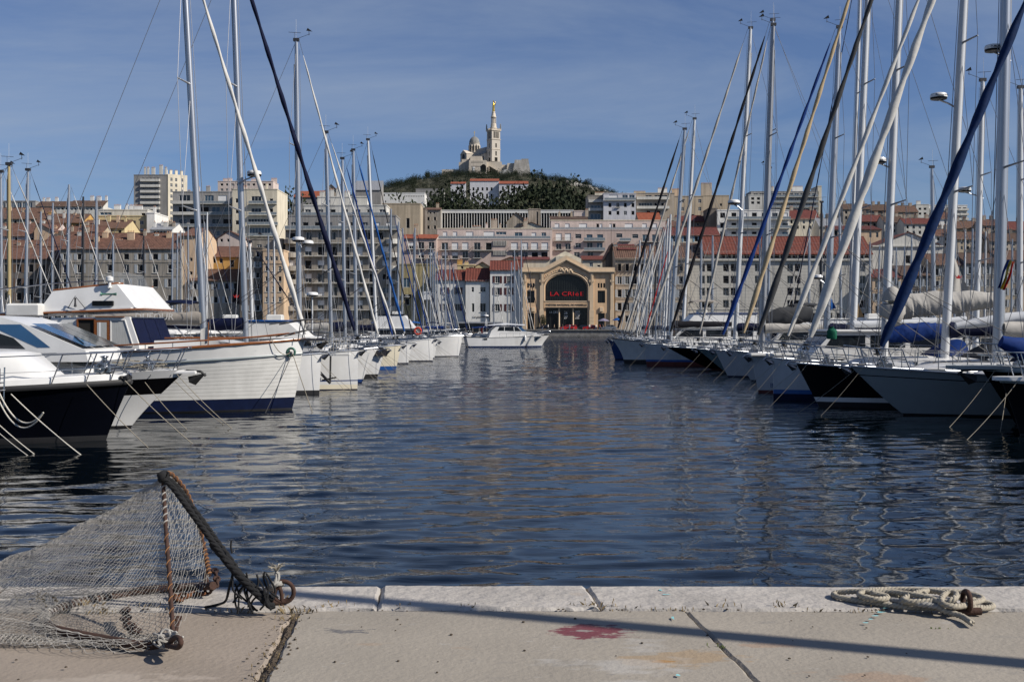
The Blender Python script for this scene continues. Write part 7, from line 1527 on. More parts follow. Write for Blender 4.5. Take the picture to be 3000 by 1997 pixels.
# cabin boats filling the far left basin
for i, (px, Y, lab, tm_) in enumerate([(1300, 150, 'small cabin boat with a blue canopy beyond the small trawler', 'tarp_bright'), (1345, 175, 'small cabin boat with navy canopy behind the white cruiser stern', 'tarp_navy'), (1250, 165, 'small cabin boat with white canopy among the far masts', 'tarp_white'), (1372, 215, 'farthest cabin boat with a grey canopy near the floating office', 'tarp_grey'), (1215, 135, 'cabin boat with blue canopy left of the far masts', 'tarp_blue')]):
    flybridge(lab, px, Y, 8.5, 3.0, 1.2, 1, 'white_gel', house=(.35, .7), hh=1.1, fb=False, bimini=tm_, fbh=.1)
for i, (px, Y, lab, tr) in enumerate([(905, 64, 'white motor cruiser with a curved white top between the tall masts', 'white_gel'), (770, 62, 'motor cruiser with raked dark windows and navy canopy behind the trawler bow', 'tarp_navy'), (680, 58, 'white cruiser with black windscreen band behind the beige boom cover', 'white_gel')]):
    flybridge(lab, px, Y, 12, 4.0, 1.7, 1, tr, house=(.28, .75), hh=1.0, fb=True, fbh=.6, bimini='tarp_navy' if i == 1 else None)
# centre: white cruiser lying clear of the row
P = Place(1586, 1014, 0.16, 153); H = Hull(11.2, 3.9, 1.6, 1.3, 1.15, .08, 2.2, .45, .94, 1.0, 1.2, -.5, .97)
CB = thing('cabin_cruiser', 'white cabin cruiser with dark wraparound windows moored alone in the middle distance', 'cabin cruiser', (P.X, P.Y, 0), .16)
hull_parts(CB, H, 'white_gel', 'blue_gel', 'antifoul_navy', .04, .14, 'white_gel', 'black_gel', .03)
ly = -1.4; hp = lambda px, py: (P.xy(px, ly), P.z(py, P.xy(px, ly), ly))
b = MB(); b.prism([hp(1432, 988), hp(1590, 985), hp(1560, 972), hp(1538, 970), hp(1520, 957), hp(1455, 955), hp(1440, 968)], -1.4, 1.4); b.build('wheelhouse', M['white_gel'], CB, 30)
b = MB(); rows = []
for t in (0, .15, .5, .85, 1): xx, zz_ = hp(1432+108*t, 953); rows.append([(xx, y*1.55*(1 if 0 < t < 1 else .8), zz_-.12+.45*math.sin(math.pi*min(max(t, .08), .85))**.6*(1-.5*abs(y)**2)) for y in (-1, -.6, 0, .6, 1)])
b.grid(rows); b.build('hard_top', M['white_gel'], CB, 50)
for pl, mk in (([(1457, 969), (1477, 969), (1477, 957), (1463, 957)], 'glass'), ([(1479, 969), (1506, 970), (1504, 957), (1479, 957)], 'glass'), ([(1508, 970), (1528, 970), (1515, 958), (1507, 957)], 'glass'), ([(1530, 970), (1543, 970), (1526, 958), (1518, 958)], 'glass_blue')):
    q = MB(); q.poly([(x, ly-.008, z) for x, z in [hp(*p) for p in pl]]); q.build('cabin_window', M[mk], CB)
for px in (1522, 1571): q = MB(); x, z = hp(px, 992); q.prism([(x-.2, z-.08), (x+.2, z-.06), (x+.22, z+.08), (x-.15, z+.06)], -1.62 if px < 1550 else -1.2, 0); q.build('porthole', M['glass'], CB)
q = MB(); x, z = hp(1537, 990); q.lathe([(0, -.45), (.13, -.38), (.15, 0), (.13, .3), (.03, .4)], 10, (x, -1.85, z)); q.build('fender', M['white_gel'], CB, 50)
rail_parts(CB, H, .55, n=6, step=.9, wires=False, rad=.022); mooring(CB, (H.rake, 0, 1.4), (H.rake+.9, .1, -.1), .02)
q = MB(); x, z = hp(1428, 975); q.tube([(x, 0, z-.5), (x-.02, 0, z+1.0)], .03, 6); q.build('flag_staff', M['steel'], CB)
for k, mk in enumerate(('tarp_blue', 'white_gel', 'red_paint')):
    q = MB(); q.grid([[(x-.05-.2*k-.2*t, .03*math.sin(3*(k+t)), z+.95-.75*s_-.1*(k+t)) for t in (0, .5, 1)] for s_ in (0, .5, 1)]); q.build('flag_band', M[mk], CB, 60)
q = MB(); x0_, z0_ = hp(1384, 965); x1_, z1_ = hp(1440, 956); rows = [[(x0_+(x1_-x0_)*t, y, z1_-.15+.1*math.cos(y)-.12*abs(t-.5)) for y in (-1.4, -.7, 0, .7, 1.4)] for t in (0, .25, .5, .75, 1)]; q.grid(rows); q.build('awning', M['tarp_blue'], CB, 60)
q = MB(); x, z = hp(1428, 950); q.tube([(x, -.9, z-.6), (x, -.6, z+.6), (x, .6, z+.6), (x, .9, z-.6)], .05, 6); q.tube([(x, 0, z+.6), (x, 0, z+1.6)], .04, 6); q.build('radar_arch', M['white_gel'], CB); radar(CB, (x, 0, z+1.0), .35)
marks(CB, P.xy(1421, -1.8), -1.93, .95, [.7], .2, M['black_gel'], 8)

# ------------------------------------------------------------------ right row, near to far
def R_(*a, **k): return sailboat(*a, **k)
# black motor yacht at the right edge, only its bow in view
for (px, py, Y, lab, zf, tip, br) in [(2975, 1235, 33.4, 'black hulled yacht with grey rubbing strake and a dark anchor at the right edge', 1.62, 2775, 3.8), (2990, 1290, 29.9, 'nearest black boat with a white bow platform cut by the right edge', 1.45, 2912, 3.4)]:
    P = Place(px, py, math.pi, Y); H = Hull(11, br, zf, zf*.9, max(.5, P.x(tip+100 if Y > 30 else tip+30)), .05, 2.2, .5, .9, 1.5, 1.1)
    o = thing('motor_yacht', lab, 'motor yacht', (P.X, P.Y, 0), math.pi); hull_parts(o, H, 'black_gel', None, 'antifoul_black', .05, .2, 'deck', 'grey_gel', .07)
    xt = P.x(tip); q = MB(); q.vprism([(H.rake-1.8, -.62), (xt-.25, -.3), (xt, -.12), (xt, .12), (xt-.25, .3), (H.rake-1.8, .62)], zf, zf+.1); q.build('bow_platform', M['grey_gel' if Y > 30 else 'white_gel'], o); rail_parts(o, H, .75, n=4, step=1.1, wires=False, rad=.02)
    if Y > 30: anchor_part(o, xt-.55, zf-.05, .25, 1.2, 'rubber', False); winch_windlass(o, H.rake-1.2, zf)
    mooring(o, (H.rake-.3, .3, zf), (H.rake+1.5, 1.2, -.1), .010); mooring(o, (H.rake-.6, .5, zf), (H.rake+.4, 2.2, -.1), .010)
    if Y > 30:                                         # grey inflatable under its cover and blue sail bag on the foredeck
        dm('boat_grey', (.09, .095, .10), .6, var=.2, scale=3)
        q = lumpy([(-.9-.45*i, .3, zf+.42+.1*math.sin(i*.5)) for i in range(9)], [.25, .42, .5, .55, .55, .55, .5, .45, .3], 5, 12, squash=1.6); q.build('covered_tender', M['boat_grey'], o, 60)
        q = lumpy([(.75-.55*i, .75, zf+.55-.10*i+.25*math.exp(-i*i/2)) for i in range(9)], [.18, .34, .34, .26, .2, .17, .14, .12, .1], 9, 10); q.build('sail_bag', M['tarp_blue'], o, 60)
        q = MB(); q.lathe([(0, 0), (.3, .05), (.34, .3), (.2, .62), (.1, .7)], 12, (-1.5, -.2, zf+.9)); q.tube([(-1.3, -.1, zf+1.2), (-2.6, -.1, zf+1.0)], .2, 8); q.build('outboard_motor', M['black_gel'], o, 50)
# R2
b2, P2, H2, at2 = R_('light grey green yacht with a long clipper bow and blue furled sail at right', (2650, 1215), None, (3035, 3062, -93), 2566, SH(13.5, 4.0, 1.58, 1.3, 1.75, stem_p=.9, flare=1.2, entry=1.9), -1, 'grey_gel', None, 'antifoul_black', 'tarp_deep', 0.0, 'alloy', 'tarp_grey', 2, fr=(0.170, 0.108), mastr=.19, boomz=1.5, cove=(.80, .03, 'black_gel'), lines=2, deckm='deck', jib_top=1.0)
# R3
b3, P3, H3, at3 = R_('black hulled yacht with a white waterline stripe and thick white furled sail', (2400, 1192), None, (2922, 2959, -590), 2354, SH(13, 4.0, 1.56, 1.25, .82), -1, 'black_gel', 'white_gel', 'antifoul_black', 'tarp_white', 0.0, 'alloy', 'tarp_grey', 2, fr=(0.170, 0.081), mastr=.19, sprayhood='tarp_navy', zb=(.20, .36), lines=2, boomz=1.4)
# R4
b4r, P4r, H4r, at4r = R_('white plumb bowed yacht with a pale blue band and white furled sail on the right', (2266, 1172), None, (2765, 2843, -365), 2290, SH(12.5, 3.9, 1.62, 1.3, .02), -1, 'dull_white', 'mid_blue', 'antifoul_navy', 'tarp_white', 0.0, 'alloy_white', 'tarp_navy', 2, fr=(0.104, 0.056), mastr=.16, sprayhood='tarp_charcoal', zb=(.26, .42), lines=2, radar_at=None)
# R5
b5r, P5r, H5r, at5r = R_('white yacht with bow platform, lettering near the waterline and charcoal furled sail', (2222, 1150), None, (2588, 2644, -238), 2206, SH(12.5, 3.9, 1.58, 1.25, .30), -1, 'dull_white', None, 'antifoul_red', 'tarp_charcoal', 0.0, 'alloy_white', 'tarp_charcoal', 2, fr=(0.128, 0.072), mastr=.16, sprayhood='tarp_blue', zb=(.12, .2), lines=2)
text_mesh('BEN', .26, .01, M['blue_gel'], b5r, (-.62, .52, .26), rot=(R(90), 0, R(180)), name='lettering')
MB().bbox(-1.6, .42, -.42, .42, 1.6, 1.7, .03).build('bow_platform', M['white_old'], b5r)
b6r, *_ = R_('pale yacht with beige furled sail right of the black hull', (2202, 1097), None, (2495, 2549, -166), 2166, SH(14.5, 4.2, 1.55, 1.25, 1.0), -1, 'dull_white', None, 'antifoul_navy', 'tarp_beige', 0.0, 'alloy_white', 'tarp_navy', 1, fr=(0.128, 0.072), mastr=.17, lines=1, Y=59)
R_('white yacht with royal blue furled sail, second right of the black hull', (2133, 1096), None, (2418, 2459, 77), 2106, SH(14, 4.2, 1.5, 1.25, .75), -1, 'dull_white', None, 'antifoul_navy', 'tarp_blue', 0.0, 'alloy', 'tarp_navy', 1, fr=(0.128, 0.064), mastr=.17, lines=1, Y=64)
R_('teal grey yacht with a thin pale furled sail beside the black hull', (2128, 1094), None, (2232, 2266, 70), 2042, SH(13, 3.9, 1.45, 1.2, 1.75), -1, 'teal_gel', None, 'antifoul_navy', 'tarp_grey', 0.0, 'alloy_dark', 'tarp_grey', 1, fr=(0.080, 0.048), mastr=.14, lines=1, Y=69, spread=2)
R_('black low yacht with a red bottom and long dark furled sail', (2090, 1083), None, (2228, 2264, 57), 1954, SH(15, 4.2, 1.5, 1.25, 3.1, stem_p=.85), -1, 'black_gel', None, 'antifoul_red', 'tarp_black', 0.0, 'alloy', 'tarp_black', 1, fr=(0.104, 0.072), mastr=.16, lines=1, Y=74)
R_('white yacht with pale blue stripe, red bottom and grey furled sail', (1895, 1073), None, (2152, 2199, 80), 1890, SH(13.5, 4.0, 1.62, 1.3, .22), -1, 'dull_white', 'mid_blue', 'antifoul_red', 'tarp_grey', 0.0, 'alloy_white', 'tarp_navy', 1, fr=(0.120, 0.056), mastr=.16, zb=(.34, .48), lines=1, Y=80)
R_('off white ketch with dark rail and clipper bow near the end of the right row', (1829, 1066), None, (1962, 2006, 376), 1803, SH(13, 3.9, 1.9, 1.3, .95, stem_p=1.6), -1, 'white_old', 'antifoul_black', 'antifoul_black', 'tarp_black', 0.0, 'alloy', 'tarp_black', 1, fr=(0.112, 0.064), mastr=.15, zb=(.05, .3), lines=2, rail='wire_dark', Y=86)
R_('small navy hulled yacht, last in the right row', (1802, 1056), None, (1998, 2035, 346), 1828, SH(12, 3.6, 1.6, 1.25, .5), -1, 'blue_gel', None, 'antifoul_navy', 'tarp_grey', 0.0, 'alloy_white', 'tarp_navy', 1, fr=(0.112, 0.056), mastr=.15, lines=2, Y=96)
# furled sails and masts in the thicket beyond the right row
TK = [(1947, 1965, 628, 1862, 120, 'tarp_white', 'alloy_white'), (1940, 1957, 640, 1846, 132, 'tarp_white', 'alloy_white'), (1930, 1949, 672, 1850, 145, 'tarp_white', 'alloy'), (1912, 1926, 700, 1842, 150, 'tarp_grey', 'mast_black'), (1890, 1905, 716, 1834, 160, 'tarp_white', 'alloy'), (1878, 1890, 720, 1838, 170, 'tarp_white', 'alloy'), (1866, 1875, 703, 1816, 175, 'tarp_white', 'alloy_white'), (1900, 1913, 726, 1856, 165, 'tarp_white', 'alloy_white'), (1920, 1937, 716, 1870, 140, 'tarp_white', 'alloy'), (1955, 1970, 700, 1885, 128, 'red_paint', 'alloy'), (1884, 1898, 760, 1826, 180, 'tarp_white', 'alloy')]
for i, (bx, tx_, ty, ft, Y, fm, mm) in enumerate(TK):
    H = Hull(10, 3.2, 1.25, 1.0, .8, .06)
    sailboat(['far yacht in the thicket of white masts at right, '+nth([q[0] for q in TK], i), 'far yacht with a red furled sail in the thicket of masts'][1 if fm == 'red_paint' else 0], (ft+3, HY+CZ*FPX/Y), None, (bx, tx_, ty), ft, H, -1, 'white_gel', None, 'antifoul_navy', fm, 0, mm, 'tarp_navy', 0, 'far yachts in the right hand thicket', fr=(0.080, 0.048), Y=Y, mastr=.13, vane=False, spread=1)
fr_ = [(2986, 2990, 253, 60, 'alloy_white'), (2856, 2879, 232, 58, 'alloy_white'), (2739, 2730, 487, 75, 'alloy'), (2250, 2256, 490, 110, 'alloy'), (2052, 2055, 690, 130, 'alloy'), (2086, 2088, 690, 125, 'alloy'), (2225, 2227, 700, 130, 'alloy'), (2370, 2371, 668, 120, 'alloy'), (2465, 2459, 602, 110, 'alloy'), (2403, 2407, 590, 100, 'mast_black'), (2486, 2523, -118, 78, 'alloy_white'), (2547, 2549, 708, 140, 'alloy'), (2570, 2577, 720, 150, 'alloy'), (2612, 2610, 715, 150, 'alloy'), (2625, 2626, 724, 160, 'alloy'), (2648, 2650, 722, 165, 'alloy'), (2668, 2671, 688, 150, 'alloy'), (2697, 2695, 730, 170, 'alloy'), (2714, 2716, 760, 180, 'alloy'), (2728, 2730, 705, 155, 'alloy'), (2795, 2800, 672, 140, 'alloy'), (2824, 2828, 672, 145, 'alloy_white'), (2845, 2850, 670, 140, 'alloy'), (2884, 2888, 678, 150, 'alloy_white'), (2962, 2966, 700, 150, 'alloy'), (2785, 2784, 690, 160, 'alloy')]
for i, (bx, tx_, ty, Y, mm) in enumerate(fr_):
    L = 11 if Y < 100 else 9.5; H = Hull(L, 3.2, 1.3, 1.0, .8, .06); wlx = bx-L*.36*FPX/Y
    lab = {0: 'yacht with a slim white mast at the right edge', 1: 'yacht with a white mast left of the rightmost tall mast', 2: 'yacht with a grey mast crossing behind the blue furled sail', 3: 'yacht with a short mast beside the dark tall mast', 9: 'yacht with a short black mast before the grey slab of flats', 8: 'yacht with a thin mast between the white furled sails'}.get(i, 'far yacht behind the right row, mast '+nth([q[0] for q in fr_], i) if i < 99 else '')
    sailboat(lab, (wlx, HY+CZ*FPX/Y), None, (bx, tx_, ty), wlx-.3*FPX/Y, H, -1, 'white_gel', None, 'antifoul_navy', ['tarp_white', 'tarp_navy', 'tarp_grey'][i % 3] if i > 3 else None, 0, mm, ['tarp_navy', 'tarp_taupe', 'tarp_grey'][i % 3], 0, 'moored yachts behind the right row', fr=(0.040, 0.024), Y=Y, mastr=.12 if i > 1 else .15, vane=(Y < 120), spread=1 if Y > 100 else 2)
flybridge('white flybridge motor yacht with a beige folding top in the right row', 1962, 90, 13, 4.4, 1.7, -1, 'blue_gel', house=(.12, .60), hh=1.15, fbh=1.0, bimini='tarp_taupe', name='motor_yacht')
flybridge('grey motor yacht with a long dark canopy right of the beige furled sail', 2210, 78, 12, 4.2, 1.6, -1, 'white_gel', house=(.20, .75), hh=1.2, fb=True, fbh=.6, bimini='tarp_charcoal', name='motor_yacht')
flybridge('white express cruiser with a black windscreen behind the two white furled sails', 2330, 52, 13, 4.2, 1.6, -1, 'white_gel', house=(.16, .6), hh=1.2, fb=False, name='motor_yacht')
flybridge('white motor cruiser with a white canopy behind the white furled sails', 2400, 72, 12, 4.2, 1.6, -1, 'white_gel', house=(.2, .7), hh=1.2, fb=True, fbh=.6, name='motor_yacht')
flybridge('white motor cruiser in the crowd at far right', 2640, 66, 12, 4.0, 1.6, -1, 'white_gel', house=(.2, .7), hh=1.0, fb=True, fbh=.5, name='motor_yacht')
# large beige covered main sail across the right, grey sail bag at its mast, headsails, bags
Yc = 47.0
def sheet_thing(name, label, cat, pts, Y, r, mk, seed, squash=.5, n=14):
    P_ = [(WX(a, Y), Y, WZ(b_, Y)) for a, b_ in pts]; C0 = Vector(P_[0]); o = thing(name, label, cat, tuple(C0)); P_ = crom([Vector(p)-C0 for p in P_], 7)
    rr = r if isinstance(r, (int, float)) else [float(np.interp(i/(len(P_)-1), np.linspace(0, 1, len(r)), r)) for i in range(len(P_))]
    lumpy(P_, rr, seed, n, squash=squash).build('cloth', M[mk], o, 70); return o
cv = thing('covered_mainsail', 'long beige boom cover hanging in pleats between the right hand masts', 'boom cover', (WX(2630, Yc), Yc, WZ(860, Yc)))
rows = []; N = 170; rr = random.Random(4)
for i in range(N+1):
    t = i/N; px = 2632+300*t; ztop = 858-6*math.sin(t*3)-4*t+5*abs(math.sin(t*9)); zbot = 930-8*t-44*t*t*.6 + (6 if t < .12 else 0)
    ph = 0
    x = WX(px, Yc)-WX(2630, Yc); row = []
    for k in range(9):
        f = k/8; yy = -.10-.26*math.sin(math.pi*min(f*.9+.05, 1))+(.2+.8*math.sin(i*.045+.4)**2)*(.035*math.sin(i*.42+2.6*math.sin(i*.09)-f*7)*f**.7+.02*math.sin(i*.9+math.sin(i*.3)-f*9)*f); row.append((x, yy, WZ(ztop+(zbot-ztop)*f, Yc)-WZ(860, Yc)))
    for k in range(9):
        f = 1-k/8; yy = .10+.26*math.sin(math.pi*min(f*.9+.05, 1)); row.append((x, yy, WZ(ztop+(zbot-ztop)*f, Yc)-WZ(860, Yc)))
    rows.append(row)
b = MB(); b.grid(rows, 0, True); b.poly(rows[0]); b.poly(rows[-1][::-1]); b.build('cloth', M['tarp_grey'], cv, 180)
bg2 = thing('sail_bag', 'grey sail bag strapped upright to the mast at the end of the beige boom cover', 'sail bag', (WX(2605, Yc-.3), Yc-.3, WZ(935, Yc)))
lumpy([(.0+.02*i+.12*math.sin(i*.5), 0, (WZ(935-13.5*i, Yc)-WZ(935, Yc))) for i in range(8)], [.42, .5, .52, .5, .46, .4, .34, .12], 3, 12, squash=.7).build('cloth', M['tarp_grey'], bg2, 70)
def tri_sail(name, label, pts, Y, mk, emblem=None):
    o = thing(name, label, 'sail', (WX(pts[0][0], Y), Y, WZ(pts[0][1], Y))); A, B_, C_ = [Vector((WX(a, Y)-o.location.x, 0, WZ(b_, Y)-o.location.z)) for a, b_ in pts]; rows = []
    for i in range(11):
        t = i/10; p, q = A.lerp(B_, t), A.lerp(C_, t); rows.append([p.lerp(q, k/8)+Vector((0, .12*math.sin(k*.8+i*.35)*t, 0)) for k in range(9)])
    b = MB(); b.grid(rows); b.grid([[p+Vector((0, .02, 0)) for p in r_] for r_ in rows]); b.build('cloth', M[mk], o, 70)
    if emblem:
        ex, ez = WX(emblem[0], Y)-o.location.x, WZ(emblem[1], Y)-o.location.z; e = MB(); e.prism([(ex-.16, ez+.08), (ex-.08, ez-.07), (ex+.08, ez-.07), (ex+.16, ez+.08), (ex+.07, ez), (ex, ez+.1), (ex-.07, ez)], -.22, -.2); e.build('emblem', M['red_paint'], o)
    return o
tri_sail('steadying_sail', 'small pale triangular sail with a red emblem set behind the tall grey mast', [(2786, 728), (2779, 862), (2842, 858)], 50, 'tarp_grey', (2803, 812))
tri_sail('mizzen_sail', 'navy black triangular sail by the second tall mast on the left', [(710, 775), (712, 895), (676, 884)], 56, 'tarp_black', (695, 868))
tri_sail('steadying_sail', 'tan brown triangular sail beside a white mast on the right', [(2498, 842), (2497, 932), (2530, 928)], 62, 'tarp_tan')
tri_sail('steadying_sail', 'royal blue folded sail hanging before the pale stone block', [(2428, 855), (2428, 908), (2450, 903)], 64, 'tarp_bright')
sheet_thing('covered_boom', 'big royal blue boom cover low between the right hand masts', 'boom cover', [(2604, 985), (2650, 977), (2720, 969), (2760, 972), (2850, 970)], 46, [.25, .38, .34, .3, .22], 'tarp_blue', 6)
sheet_thing('white_boom', 'long white boom running right from the white mast', 'boom', [(2500, 950), (2700, 944), (2830, 936)], 52, [.16, .17, .15], 'alloy_white', 2, 1.0)
sheet_thing('white_boom', 'thick white boom slanting up to the right edge', 'boom', [(2800, 955), (2900, 940), (3080, 918)], 42, [.12, .2, .22], 'alloy_white', 3, 1.0)
sheet_thing('rolled_sail', 'charcoal rolled sail cover on a low boom behind the grey motor yacht', 'boom cover', [(2235, 938), (2300, 925), (2380, 922)], 74, [.35, .6, .5], 'tarp_charcoal', 7)
gbag = thing('sail_bag', 'green canvas bag standing on deck behind the white furled sail', 'sail bag', (WX(2437, 46), 46, WZ(993, 46))); b = MB(); rr = random.Random(6); b.grid([[(r_*math.cos(6.283*k/14)*rr.uniform(.88, 1.1), r_*math.sin(6.283*k/14)*rr.uniform(.88, 1.1), z) for k in range(14)] for r_, z in ((.17, 0), (.21, .08), (.2, .2), (.21, .32), (.15, .4), (.07, .44), (.1, .5))], 0, True); b.build('cloth', M['tarp_green'], gbag, 60)
# flag with three colours hanging by the rightmost tall mast
fg = thing('flag', 'limp blue yellow and red flag hanging beside the rightmost tall mast', 'flag', (WX(2945, 34), 34, WZ(800, 34)))
for k, mk in enumerate(('tarp_blue', 'awning_yellow', 'red_paint')):
    if mk == 'awning_yellow': dm('awning_yellow', (.60, .42, .03), .8, var=.15)
    q = MB(); q.grid([[(.16*(1-t)-.10*t+.05*math.sin(s_*9+t*3)+(k-1)*.10*(1-.2*t), .05*math.sin(s_*7+k*2), .42-.95*t*(1 if k != 2 else 1.12)) for s_ in (0, .25, .5, .75, 1) for _ in (0,)] for t in (0, .2, .4, .6, .8, 1)]);
    q = MB(); q.grid([[(.13-.30*t+.07*(k-1)+.07*s_, -.03*k+.06*math.sin(s_*6+t*5+k), .40-.85*t-.03*k) for s_ in (0, .33, .66, 1.0)] for t in (0, .2, .4, .6, .8, 1)]); q.build('flag_band', M[mk], fg, 60)
# radar domes on the tall masts of the right row and two on the left
for (px, py, Y, r_, lab, dx, txt) in [(2750, 282, 44, .32, 'radar dome on the second tall grey mast at upper right', .45, 'Raymarine'), (2910, 142, 40.6, .30, 'radar dome near the top of the rightmost tall mast', .4, 'FURUNO'), (2577, 468, 48.8, .27, 'radar dome half hidden by a white furled sail', .4, 'Raymarine'), (2826, 552, 58, .32, 'radar dome on a strut before the white mast, far right', .6, 'FURUNO'), (2150, 588, 64, .34, 'radar dome beside the white mast in front of the sky at right', .3, ''), (745, 506, 50.9, .32, 'radar dome between the two tall left masts', -.45, 'Raymarine'), (874, 697, 62, .33, 'radar dome low on the third tall left mast', .1, ''), (915, 857, 70, .36, 'wide radar dome on a gantry before the apartment block', 0, ''), (2396, 806, 70, .3, 'radar dome beside a white furled sail before the pale stone block', .3, '')]:
    o = thing('radar', lab, 'radar', (WX(px, Y), Y-.0, WZ(py+12, Y)))
    radar(o, (0, 0, 0), r_, 'radome', None)
    MB().tube([(0, 0, .02), (dx*.9, .05, -.12), (dx*1.6, .05, -.3)], .035, 6).build('bracket', M['alloy'], o)
    if txt: text_mesh(txt, r_*.36, .01, M['black_gel'], o, (0, -r_-.012, .12))
    if dx == 0: MB().tube([(0, 0, 0), (0, 0, -2.2)], .05, 6).build('post', M['alloy_white'], o)
# ------------------------------------------------------------------ people, cars and parasols on the far quay
def person(label, px, Y, h, shirt, trousers, pose=0, seed=1):
    me = bpy.data.meshes.new('body'); lg = .09+.12*(pose == 1)
    V = [(0, 0, .52), (0, 0, .66), (0, 0, .80), (0, 0, .86), (0, 0, .95), (-.06, 0, .50), (-.07, lg, .27), (-.07, -lg*.3, .02), (.06, 0, .50), (.07, -lg, .27), (.07, -lg*1.3, .02), (-.12, 0, .79), (-.16, .03, .62), (-.15, .09*pose, .47), (.12, 0, .79), (.16, -.03, .62), (.15, -.09*pose, .47), (-.07, -lg*.3-.07, .015), (.07, -lg*1.3-.07, .015)]
    E = [(0, 1), (1, 2), (2, 3), (3, 4), (0, 5), (5, 6), (6, 7), (0, 8), (8, 9), (9, 10), (2, 11), (11, 12), (12, 13), (2, 14), (14, 15), (15, 16), (7, 17), (10, 18)]
    rad = [.085, .08, .09, .032, .055, .06, .042, .028, .06, .042, .028, .042, .032, .022, .042, .032, .022, .022, .022]
    me.from_pydata([(a*h, b*h, c*h) for a, b, c in V], E, []); o = bpy.data.objects.new('person', me); C.objects.link(o)
    sk = o.modifiers.new('skin', 'SKIN'); lay = me.skin_vertices[0] if me.skin_vertices else None
    if lay is None:
        return None
    for i, r_ in enumerate(rad): lay.data[i].radius = (r_*h*.95, r_*h*.8)
    lay.data[0].use_root = True
    o.modifiers.new('sub', 'SUBSURF').levels = 1; o.modifiers['sub'].render_levels = 1
    dg = bpy.context.evaluated_depsgraph_get(); m2 = bpy.data.meshes.new_from_object(o.evaluated_get(dg)); bpy.data.objects.remove(o)
    for mk in ('skin_tone', shirt, trousers, 'hair'): m2.materials.append(M[mk])
    for p in m2.polygons:
        z = p.center.z/h; ax = abs(p.center.x)/h
        p.material_index = 3 if z > .93 or (z > .89 and p.center.y > .01) else 0 if z > .84 else (0 if ax > .125 and z < .68 else 1) if z > .53 else (0 if ax > .12 else (2 if z > .04 else 3))
    m2.polygons.foreach_set('use_smooth', [True]*len(m2.polygons))
    q = bpy.data.objects.new('person', m2); C.objects.link(q); q.location = (WX(px, Y), Y, 1.5); q.rotation_euler = (0, 0, random.Random(seed).uniform(-2, 2)); tag(q, label, 'person', 'people on the far quay'); return q
dm('skin_tone', (.45, .28, .20), .6); dm('hair', (.03, .02, .015), .7); dm('cloth_white', (.65, .65, .63), .8); dm('cloth_black', (.02, .02, .022), .8); dm('cloth_denim', (.06, .09, .16), .8); dm('cloth_red', (.40, .03, .03), .8); dm('cloth_khaki', (.25, .20, .13), .8)
for i, (px, Y, s_, t_, lab) in enumerate([(1606, 304, 'cloth_white', 'cloth_black', 'person in a white top by the left theatre column'), (1624, 305, 'cloth_khaki', 'cloth_black', 'person in khaki walking before the left theatre door'), (1641, 303, 'cloth_black', 'cloth_black', 'person all in black before the middle theatre door'), (1648, 303.5, 'cloth_black', 'cloth_denim', 'person in black top and jeans before the middle theatre door'), (1669, 304, 'cloth_white', 'cloth_denim', 'person in pale top beside the red car'), (1727, 302.5, 'cloth_white', 'cloth_black', 'person in white walking on the quay edge right of the doors'), (1746, 303, 'cloth_white', 'cloth_denim', 'person in white shirt standing by the right pilaster'), (1757, 303, 'cloth_red', 'cloth_denim', 'person in red near the lilac parasol'), (1766, 303, 'cloth_black', 'cloth_denim', 'person in dark top under the lilac parasol'), (1589, 303, 'cloth_black', 'cloth_denim', 'person in dark top left of the theatre doors')]):
    person(lab, px, Y, 1.72, s_, t_, i % 2, i)
def car(label, px, Y, body, rz=0.0, group='cars parked before the theatre'):
    o = thing('parked_car', label, 'car', (WX(px, Y), Y, 1.5), rz, group)
    b = MB(); rows = []
    for y in (-.82, -.78, .78, .82):
        k = 1 if abs(y) < .8 else .93
        rows.append([(x, y, z*k+.02) for x, z in ((-2.0, .35), (-2.02, .62), (-1.85, .85), (-1.1, .92), (1.9, .92), (2.05, .70), (2.05, .35))])
    b.grid(rows); b.prism([(-2.0, .3), (2.05, .3), (2.05, .7), (1.9, .92), (-1.1, .92), (-1.85, .85), (-2.02, .62)], -.82, .82); b.build('body', M[body], o, 40)
    b = MB(); b.add([(-1.05, -.76, .92), (1.75, -.76, .92), (1.75, .76, .92), (-1.05, .76, .92), (-.25, -.62, 1.42), (1.25, -.62, 1.42), (1.25, .62, 1.42), (-.25, .62, 1.42)], [(4, 5, 6, 7), (0, 1, 5, 4), (1, 2, 6, 5), (2, 3, 7, 6), (3, 0, 4, 7)]); b.build('roof', M[body], o, 30)
    for s in (-1, 1):
        for (xa, xb, xc, xd) in ((-.8, .3, .3, -.2), (.38, 1.45, 1.15, .38)):
            f = lambda x, z: (x, s*(.76-.14*(z-.92)/.5+.006), z); q = MB(); q.poly([f(xa, .97), f(xb, .97), f(xc, 1.36), f(xd, 1.36)]); q.build('side_window', M['glass'], o)
    q = MB(); q.quad((-.99, -.66, .965), (-.99, .66, .965), (-.33, .56, 1.375), (-.33, -.56, 1.375)); q.build('windscreen', M['glass'], o)
    for x in (-1.3, 1.3):
        for s in (-1, 1):
            w_ = MB(); w_.torus((x, s*.78, .31), .23, .09, 'y', 16, 8); wo = w_.build('wheel', M['rubber'], o, 50); q = MB(); q.lathe([(.17, -.03), (.15, .03), (0, .03)], 12); h = q.build('rim', M['steel'], wo, 40); h.location = (x, s*.84, .31); h.rotation_euler = (R(-90*s), 0, 0)
    for s in (-1, 1): MB().bbox(-2.06, -1.96, s*.6-.15, s*.6+.15, .6, .75, .02).build('headlight', M['white_gel'], o)
    return o
dm('car_red', (.35, .012, .015), .25); dm('car_grey', (.14, .16, .20), .3); dm('car_black', (.01, .01, .012), .2)
